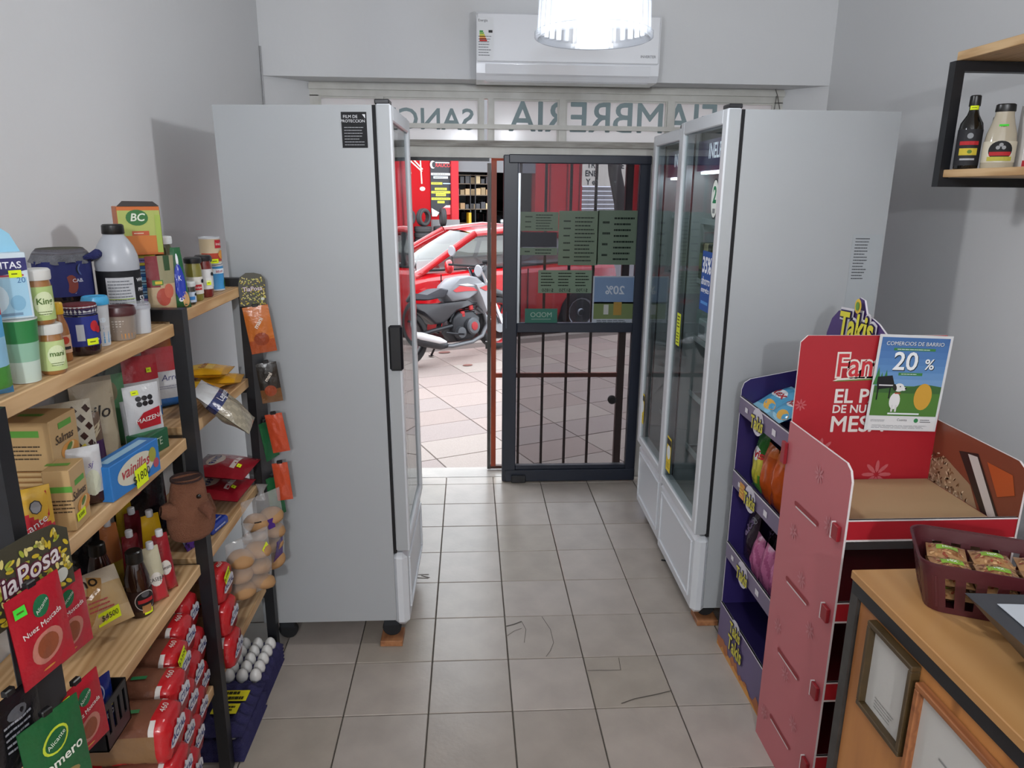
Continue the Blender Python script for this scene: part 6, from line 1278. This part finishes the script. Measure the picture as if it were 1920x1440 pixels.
for i, (x, y, z) in enumerate(((-.875, 2.43, Z3+.052), (-.86, 2.46, Z3+.118))):
    o = pouch('tortilla_pack', ['red tortilla pack lying below another one on the third plank', 'red tortilla pack lying on top of another one'][i], 'food bag', .20, h_, .055, Vector((x, y, z))-R_ @ Vector((0, 0, h_/2)), R_.to_euler(), lambda u, v: '#8a1a26' if v < .7 else ('#7d6a70' if u > .3 else '#a81e2c'), 'pillow', lambda m, S, w, h: (m.ell(S, 0, .03, .05, .03, '#b9a99a', n=18, rings=3), m.text(S, 'RAPID', .03, 0, .03, '#26306a', off=.0018, bold=.02), m.rect(S, -.0, -.04, .10, .016, '#c9b9b4', n=4)), seed=64+i)
    th_, S_ = pouch_surf(.20, h_, .055, 'pillow', 64+i); sticker(o, S_, -.03, -.06, .02, .014, off=.004)
carton('biscuit_box', 'flat royal blue biscuit pack at the edge of the third plank', 'box', .10, .07, .03, (-.835, 2.215, Z3+.0003), math.radians(80), '#2440a0', lambda m, F, R, T_, L_: (m.lines(T_, 0, 0, .08, .05, 3, '#a9b6dc', seed=4), m.lines(F, 0, 0, .08, .015, 1, '#a9b6dc', seed=5)), m='film', bev=.006)
pouch('biscuit_pack', 'purple chocolate biscuit pack at the edge of the third plank', 'food bag', .09, .12, .04, (-.838, 2.10, Z3+.0003), (-.5, 0, math.radians(70)), lambda u, v: '#4a2a7a' if (u*5+v*3) % 1 < .7 else '#2a1a4a', 'pillow', None, seed=68)
# --- plush hand puppet hung on the middle post
pl = thing('plush_toy', 'brown plush hand puppet hanging on the middle rack post', 'plush toy', (-.778, 1.922, .845), math.radians(35))
FUR = '#85563e'
def body(u, v):
    a = 2*pi*u; r = [(.0, .036), (.12, .058), (.3, .064), (.5, .060), (.68, .050), (.85, .046), (1.0, .040)]
    for (v0, r0), (v1, r1) in zip(r[:-1], r[1:]):
        if v0 <= v <= v1: rad = r0+(r1-r0)*(v-v0)/(v1-v0); break
    rad *= (v/.06)**.5 if v < .06 else 1
    k = 1+.03*sin(5*a+v*9); return Vector((rad*cos(a)*k, rad*.62*sin(a)*k, .19*v))
MB().grid(body, 32, 24, col=FUR).obj('body', 'cloth', pl, smooth=True)
MB().lathe([(.0, .180), (.03, .184), (.038, .190), (.042, .192), (.042, .186)], 24, col='#3a2320', cap=False).obj('lining', 'cloth', pl, smooth=True)
MB().tube([(-.045, -.01, .10), (-.065, -.02, .115), (-.078, -.02, .118)], [.020, .024, .014], 10, col=FUR).obj('paw', 'cloth', pl, smooth=True)
MB().tube([(.03, -.03, .11), (.038, -.048, .095), (.036, -.058, .075)], [.020, .014, .003], 8, col='#7a4c38').obj('nose', 'cloth', pl, smooth=True)
MB().lathe([(0, -.006), (.006, -.003), (.007, 0), (.0, .004)], 12, (.018, -.036, .142), col='#0c0a0a', axis='Y').obj('eye', 'gloss', pl, smooth=True)
MB().tube([(.052, .0, .02), (.058, -.004, .08), (.05, -.004, .13)], [.004, .012, .006], 8, col=FUR).obj('seam_flap', 'cloth', pl, smooth=True)
# --- bread loaves in red bags on the bottom plank
def loaf_mb(L_, W_, H_, red, crust, seed):
    rg = random.Random(seed); m = MB()
    def sec(a, k):
        x = W_/2*(1 if cos(a) > 0 else -1)*abs(cos(a))**.5; z = H_*(.5+.5*(1 if sin(a) > 0 else -1)*abs(sin(a))**(.62))
        return x*k, (z-H_/2)*k+H_/2
    def fn(u, v):
        a = 2*pi*u; y = -L_/2+L_*v
        k = min(1, .86+.14*min(1, v/.06)**.5) if v < .06 else (min(1, .35+.65*((1-v)/.14)**.6) if v > .86 else 1)
        k *= 1+.018*sin(9*a+17*v+seed)+.012*sin(31*v+3*a); x, z = sec(a, k); return Vector((x, y, z))
    def cf(u, v):
        w_ = .075+.05*(1-abs(u-.25)*4 if u < .5 else 0)
        if v < w_: return red
        if v < w_+.03 and u < .5: return '#c9c4c0'
        if v > .82: return '#8f8a84'
        if v > .60 and u < .5: return red
        if u < .5 or v > .45: return crust if (u > .06 and u < .44) else '#7d5f42'
        return '#7d5f42' if u > .9 or u < .6 else red
    m.grid(fn, 36, 22, cf=cf); n = len(m.v)
    return m, fn
def loaf(label, loc, rz, red='#b01e24', crust='#6d4636', txt='LACTAL', seed=1, tagtxt=None, sz=(.27, .115, .112), tilt=0.0):
    m, fn = loaf_mb(*sz, red, crust, seed)
    # closed front end
    c = Vector((0, -sz[0]/2-.004, sz[2]/2)); o0 = len(m.v); m.v.append(c)
    for i in range(36): m.f.append([o0, (i+1) % 37, i]); m.c.append(H(red))
    o = m.obj('bread_loaf', 'film', None, smooth=True, loc=loc, rot=(tilt, 0, rz)); tag(o, label, 'bread', 'bagged loaves on the bottom plank')
    S = plane((0, -sz[0]/2-.0048, sz[2]*.5), (1, 0, 0), (0, 0, 1)); d = MB()
    if txt:
        k = [(-.046, -.012), (-.04, .002), (-.026, .006), (-.018, .02), (-.004, .018), (.002, .03), (.014, .02), (.03, .022), (.044, .012), (.046, -.008), (.03, -.016), (-.03, -.02)]
        d.poly(S, k, '#cfd2da', off=.0008); d.text(S, txt, .024, 0, -.002, '#1d2f7a', bold=.02, off=.0014, sx=.95); d.text(S, 'la', .012, 0, .018, '#1d2f7a', off=.0014)
    if d.f: d.obj('print', 'film', o)
    SS = lambda x, y, off=0.0: Vector((x, y, sz[2]*1.004+off))
    d = MB(); d.text(SS, '460', .020, .0, -sz[0]*.43, '#d9d2cc', off=.004, shear=.2); d.rect(SS, -.01, -sz[0]*.18, .012, .035, '#2f7a4c', off=.004, rot=.1); d.obj('top_print', 'film', o)
    if tagtxt: sticker(o, plane((0, -sz[0]/2-.006, sz[2]*.5), (1, 0, 0), (0, 0, 1)), -.02, .036, .05, .032, txt=tagtxt, rot=.35, off=.004)
    return o
LZ = math.radians(91); k = 0
spots = []
for j, y in enumerate((1.44, 1.560, 1.680, 1.800, 1.918)):
    for lv in range(3): spots.append((y, lv))
for y in (2.092,):
    for lv in range(3): spots.append((y, lv))
for y, lv in spots:
    base = Z4 if True else 0; z = base+.0006+lv*.1145; x = -.808-.27*(min(y, 1.93)-1.44)+(.045 if y > 2 else 0)+(.012 if lv == 0 else (.006 if lv == 1 else 0))+random.uniform(-.005, .005)
    far = y > 2; green = (lv == 0 and y < 1.45)
    lb = 'red bagged brown loaf in the %s layer of the bread pile%s' % (('bottom', 'middle', 'top')[lv], ' beside the eggs' if far else '')
    if green: lb = 'green bagged loaf at the bottom of the bread pile'
    t_ = None
    if lv == 2 and abs(y-1.680) < .01: t_ = '$3300'; lb = 'red bagged brown loaf with a price tag reading 3300'
    if lv == 2 and abs(y-2.092) < .01: t_ = '$3980'; lb = 'red bagged brown loaf with a price tag beside the bun bags'
    loaf(lb, (x, y, z), LZ+random.uniform(-.015, .015), red='#1f6a38' if green else '#b01e24', seed=k, tagtxt=t_); k += 1
# --- clear bags of buns hanging over the third plank's edge
def bun_bag(label, c, n, seed, purple, w, h):
    t = thing('bun_bag', label, 'bread', c, math.radians(55)); rg = random.Random(seed)
    for i in range(n):
        x, z = (-.035 if i % 2 else .035)*(w/.17), .035+.058*(i//2); b = MB()
        b.lathe([(.0, 0), (.03, .002), (.042, .010), (.044, .022), (.036, .036), (.018, .044), (0, .046)], 20, col='#a37c52', cap=False).obj('bun', 'rubber', t, smooth=True, loc=(x, rg.uniform(-.008, .008), z-.02), rot=(rg.uniform(-.3, .3), rg.uniform(-.3, .3), 0))
    th, S = pouch_surf(w, h, .105, 'pillow', seed, .14); m = MB(); m.grid(lambda u, v: S((u-.5)*w, (v-.5)*h, 0), 14, 18); m.grid(lambda u, v: Vector((S((.5-u)*w, (v-.5)*h, 0).x, -S((.5-u)*w, (v-.5)*h, 0).y, S((.5-u)*w, (v-.5)*h, 0).z)), 14, 18)
    m.obj('film', 'clear_film', t, smooth=True); d = MB()
    if purple: d.rect(S, .03, -h*.22, w*.3, h*.3, purple, n=4, m=5, off=.001); d.rect(S, .0, .05, .03, .035, purple, n=2, m=2, off=.001); d.rect(S, -.05, .06, .022, .03, '#17171a', n=2, m=2, off=.001)
    d.rect(S, .045, .055, .034, .020, YEL, n=2, rot=.5, off=.002); d.obj('band', 'film', t)
    MB().tube([(0, 0, h*.94), (.004, 0, h+.012), (.012, .004, h+.035)], [.018, .009, .022], 8, col='#a89a84').obj('knot', 'clear_film', t, smooth=True); return t
bun_bag('clear bag of buns with purple band at the rack end by the fridge', (-.742, 2.45, .455), 8, 71, '#4a2c78', .17, .30)
bun_bag('clear bag of seeded buns beside the bread loaves', (-.742, 2.265, .47), 6, 72, None, .17, .22)
# --- sachet strips
def strip_header(label, S, w, h, name='strip_display', loc=(0, 0, 0), rz=0.0, L_=.8):
    t = thing(name, label, 'display strip', loc, rz)
    pts = [(-w/2, -h/2), (w/2, -h/2), (w/2, h*.30), (w*.36, h*.45), (w*.1, h*.5), (-w*.2, h*.5), (-w*.42, h*.38), (-w/2, h*.2)]
    hd_ = MB().prism(pts, lambda x, z, d: Vector((x, d, z)), .002, col='#3f3d30').obj('header', 'card', t); F = plane((0, -.0005, 0), (1, 0, 0), (0, 0, 1)); m = MB(); rg = random.Random(3)
    for i in range(130):
        x, z = rg.uniform(-w*.47, w*.47), rg.uniform(-h*.46, h*.36); m.ell(F, x, z, w*.04, w*.018, rg.choice(['#c0a82c', '#cdb83a', '#9aa63c', '#d2c67a']), n=8, off=.0005, rot=rg.uniform(0, 3))
    m.text(F, 'TiaPosa', w*.235, -.0, h*.02, '#5a2438', bold=.07, off=.0009, rot=.08, shear=.1); m.text(F, 'TiaPosa', w*.235, -.0, h*.02, '#d2cccc', bold=.012, off=.0014, rot=.08, shear=.1); m.ell(F, w*.36, -h*.28, w*.07, w*.06, '#c9ccc4', n=14, off=.0014); m.obj('print', 'card', hd_)
    MB().b2((-w*.22, .0005, -h/2-L_), (w*.22, .0025, -h/2), col='#26272b').obj('strip', 'plastic', t)
    k = MB()
    return t
def sachet(label, c, w, h, rz, col, dec, seed, tilt=0.0, lean=0.0):
    """hangs from c (top centre)"""
    R_ = Matrix.Rotation(rz, 3, 'Z') @ Matrix.Rotation(lean, 3, 'Y') @ Matrix.Rotation(tilt, 3, 'X')
    o = pouch('spice_sachet', label, 'sachet', w, h, .014, Vector(c)-R_ @ Vector((0, 0, h)), R_.to_euler(), col, 'pillow', dec, None, seed=seed, wr=.2)
    d = MB(); d.b2((-.010, -.002, h-.004), (.010, .010, h+.008), col='#141416', bev=.002); d.obj('hook', 'plastic', o); return o
N90 = math.radians(78)
hc = (onx(48, 1082, -.755)); t = strip_header('black and yellow header strip of spice sachets on the post by the bread loaves', None, .215, .135, loc=(-.752, hc.y-.01, hc.z+.005), rz=N90, L_=.62)
def nuez(m, S, w, h): m.ell(S, .004, h*.26, w*.17, h*.10, '#1f6a44', n=16, rings=2, rot=.6); m.text(S, 'Alicante', .010, .004, h*.26, '#cfd6cc', rot=.5, off=.0018); m.text(S, 'Nuez Moscada', w*.125, .0, h*.08, '#dfd8d4', rot=.12, off=.0016, bold=.01); m.ell(S, .0, -h*.18, w*.30, h*.17, '#b9786a', n=20, rings=3, rot=.3); m.ell(S, .0, -h*.18, w*.2, h*.13, '#8a4a30', n=18, rings=3, rot=.3, off=.0012); m.ell(S, -.004, -h*.42, w*.12, .002, '#c98a3c', n=8)
RD_ = '#a81f2c'
def sp(px, py, X): return onx(px, py, X)
a = sp(62, 1118, -.735); o = sachet('red nutmeg sachet with a green tag hanging on the strip by the bread loaves', (-.735, a.y, a.z+.02), .115, .165, N90, RD_, nuez, 81, tilt=-.06)
th_, S_ = pouch_surf(.115, .165, .014, 'pillow', 81, .2); sticker(o, S_, -.038, .055, .022, .018, GRN, off=.003)
a = sp(104, 1112, -.75); sachet('red nutmeg sachet tucked behind another one on the strip by the bread loaves', (-.752, a.y+.02, a.z+.01), .105, .15, N90, '#b02a38', nuez, 82, tilt=-.03)
a = sp(150, 1290, -.735); o = sachet('red nutmeg sachet hanging lower on the strip by the bread loaves', (-.738, a.y, a.z+.012), .10, .145, N90, RD_, nuez, 83, tilt=-.05)
th_, S_ = pouch_surf(.10, .145, .014, 'pillow', 83, .2); sticker(o, S_, -.036, .056, .016, .02, off=.003)
a = sp(88, 1345, -.72); sachet('green rosemary sachet hanging low on the strip by the bread loaves', (-.718, a.y, a.z+.008), .115, .16, N90-.15, '#1f5a34', lambda m, S, w, h: (m.ell(S, .0, h*.18, w*.24, h*.13, '#b9c93a', n=18, rings=2, rot=.5), m.ell(S, .0, h*.18, w*.2, h*.105, '#1f5a34', n=18, rings=2, rot=.5, off=.0012), m.text(S, 'Alicante', .012, 0, h*.18, '#d2dccc', rot=.4, off=.0018), m.text(S, 'Romero', w*.24, .0, -h*.07, '#dfe4d8', rot=.12, bold=.015, off=.0016), m.ell(S, 0, -h*.33, w*.3, h*.08, '#8a7a4a', n=16, rings=2)), 84, tilt=-.05)
a = sp(22, 1300, -.75); sachet('black spice sachet with white print on the strip by the bread loaves', (-.752, a.y, a.z), .10, .14, N90, '#141418', lambda m, S, w, h: (m.lines(S, 0, 0, w*.6, h*.4, 5, '#8a8c92', seed=3), m.ell(S, .0, h*.25, w*.2, h*.08, '#55575c', n=12)), 85)
# black hook-on tray with grated cheese
tr = thing('cheese_tray', 'black plastic tray hooked on the front of the third plank', 'tray', (-.752, 1.318, .712)); m = MB()
TW, TD, TH = .058, .10, .10
m.b2((-TW/2, -TD/2, 0), (TW/2, TD/2, .003)); m.b2((TW/2-.003, -TD/2, 0), (TW/2, TD/2, .03)); m.b2((TW/2-.003, -TD/2, .085), (TW/2, TD/2, TH)); m.b2((-TW/2, TD/2-.003, 0), (TW/2, TD/2, TH)); m.b2((-TW/2, -TD/2, 0), (-TW/2+.003, TD/2, TH)); m.b2((-TW/2, -TD/2, 0), (TW/2, -TD/2+.003, .04))
for i in range(5): y = -TD/2+.0+i*(TD-.012)/4; m.b2((TW/2-.003, y, .03), (TW/2, y+.012, .085))
for f_ in range(len(m.c)): m.c[f_] = H('#131316')
m.obj('crate', 'plastic', tr)
pouch('cheese_pouch', 'blue grated cheese pouch in the black tray', 'food bag', .08, .135, .022, (-.752, 1.30, .716), (0, 0, N90-.15), lambda u, v: '#14246a', 'pillow', lambda m, S, w, h: (m.ell(S, 0, .04, .016, .02, '#9aa0b4', n=16), m.ell(S, 0, .04, .013, .017, '#14246a', n=16, off=.001), m.text(S, 'QUESO', .022, 0, .0, '#d2c83a', bold=.02, rot=.1, off=.0016), m.text(S, 'RALLADO', .015, 0, -.02, '#d6d9e2', bold=.02, rot=.1, off=.0016)), seed=88)
# far strip on the last post, turned to the camera
RZf = .25; hc = ony(473, 543, 2.565); strip_header('black and yellow header strip of snack packets on the post by the grey fridge', None, .088, .115, loc=(hc.x, 2.565, hc.z), rz=RZf, L_=.86)
def fs(label, px, py, w, h, col, seed, txt, lean=0.0, Y=2.545, rz=RZf):
    a = ony(px, py, Y); return sachet(label, a, w, h, rz, col, (lambda m, S, w_, h_: (m.text(S, txt, w_*.26, 0, h_*.15, '#d9cfc2', bold=.02, rot=.9), m.ell(S, 0, -h_*.2, w_*.3, h_*.14, '#8a3c20', n=14, rings=2))) if txt else None, seed, lean=lean)
fs('orange peanut packet on the strip by the grey fridge', 478, 574, .085, .165, lambda u, v: '#b8662a' if v > .3 else '#a04a24', 91, 'mani', -.12)
fs('black peanut packet on the strip by the grey fridge', 498, 680, .07, .145, lambda u, v: '#2a2724' if v > .35 else '#6d4a2c', 92, 'mani', -.1, Y=2.535)
fs('green herb sachet on the strip by the grey fridge below the black packet', 497, 790, .062, .15, '#1f5f38', 93, None, -.16, Y=2.55, rz=1.0)
fs('orange spice sachet on the strip by the grey fridge beside the upper green one', 512, 776, .06, .145, '#b8482a', 94, None, -.14, Y=2.53, rz=.1)
fs('green herb sachet at the bottom of the strip by the grey fridge', 512, 893, .065, .16, '#1f5f38', 95, None, -.08, Y=2.55, rz=.9)
fs('orange spice sachet at the bottom of the strip by the grey fridge', 524, 868, .055, .145, '#b8482a', 96, None, -.08, Y=2.53, rz=.1)
# --- egg trays on the floor
NAV = '#322f60'
def tray(t, z, nx, ny, p, inv=False, name='tray'):
    Wd, Ln = nx*p+.03, ny*p+.03
    def fn(u, v):
        x, y = (u-.5)*Wd, (v-.5)*Ln; e = min(1, min(u, 1-u, v, 1-v)*14)
        w_ = cos(2*pi*(x/p+.5*(nx % 2 == 0)+.5))*.5+cos(2*pi*(y/p+.5*(ny % 2 == 0)+.5))*.5
        zz = .020+.015*w_*e*(-1 if inv else 1)-(1-e)*.010
        return Vector((x, y, z+zz))
    m = MB(); m.grid(fn, nx*6, ny*6, col=NAV); 
    m.grid(lambda u, v: Vector((fn(u, v).x, fn(u, v).y, fn(u, v).z-.003)), nx*6, ny*6, col=NAV)
    return m.obj(name, 'cloth', t, smooth=True)
pE = .0475
e0 = thing('egg_tray', 'navy cardboard tray stack carrying rows of white eggs', 'egg tray', (-.872, 2.432, 0), math.radians(-1))
for i in range(5): tray(e0, .0+i*.016, 5, 5, pE)
MB().b2((-.13, -.13, .0), (.13, .13, .012), col=NAV).obj('tray_foot', 'cloth', e0)
em = None; k = 0; Mz = Matrix.Translation((-.872, 2.432, 0)) @ Matrix.Rotation(math.radians(-1), 4, 'Z')
for i in range(5):
    for j in range(5):
        p = Mz @ Vector(((i-2)*pE, (j-2)*pE, .0735))
        if em is None:
            em = MB().lathe([(0, 0), (.010, .002), (.0175, .010), (.021, .021), (.0205, .031), (.0165, .043), (.010, .051), (.004, .0545), (0, .055)], 20, col='#cfcfcd', cap=False).obj('egg', 'plastic', None, smooth=True, loc=p); tag(em, 'white egg in the open navy tray', 'egg', 'eggs in the open tray')
        else: dup(em, None, p, (0, 0, k))
        k += 1
e1 = thing('egg_tray', 'navy cardboard tray stack with yellow labels closed by an upside-down tray', 'egg tray', (-.868, 2.16, 0), math.radians(-1))
for i in range(4): tray(e1, .0+i*.018, 5, 5, pE)
tray(e1, .092, 5, 5, pE, inv=True); MB().b2((-.12, -.12, 0), (.12, .12, .012), col=NAV).obj('tray_foot', 'cloth', e1)
ST = top(.125); m = MB()
m.rect(ST, .055, .035, .10, .055, '#cfc524', off=.002, rot=.0); m.lines(ST, .055, .048, .09, .022, 1, '#2a2810', seed=2, off=.003, th=.7); m.lines(ST, .055, .022, .09, .022, 1, '#2a2810', seed=3, off=.003, th=.7); m.rect(ST, .05, -.03, .085, .05, '#cfc524', off=.002); m.lines(ST, .05, -.03, .07, .03, 2, '#2a2810', seed=4, off=.003, th=.6); m.obj('label_sheet', 'paper', e1)
Mz = Matrix.Translation((-.868, 2.16, 0)) @ Matrix.Rotation(math.radians(-1), 4, 'Z')
for j in range(5):
    for i in (4,): dup(em, None, Mz @ Vector(((i-2)*pE, (j-2)*pE, .066)), (0, 0, j), 'white egg peeping out of the closed navy tray stack')['group'] = 'eggs in the closed tray'
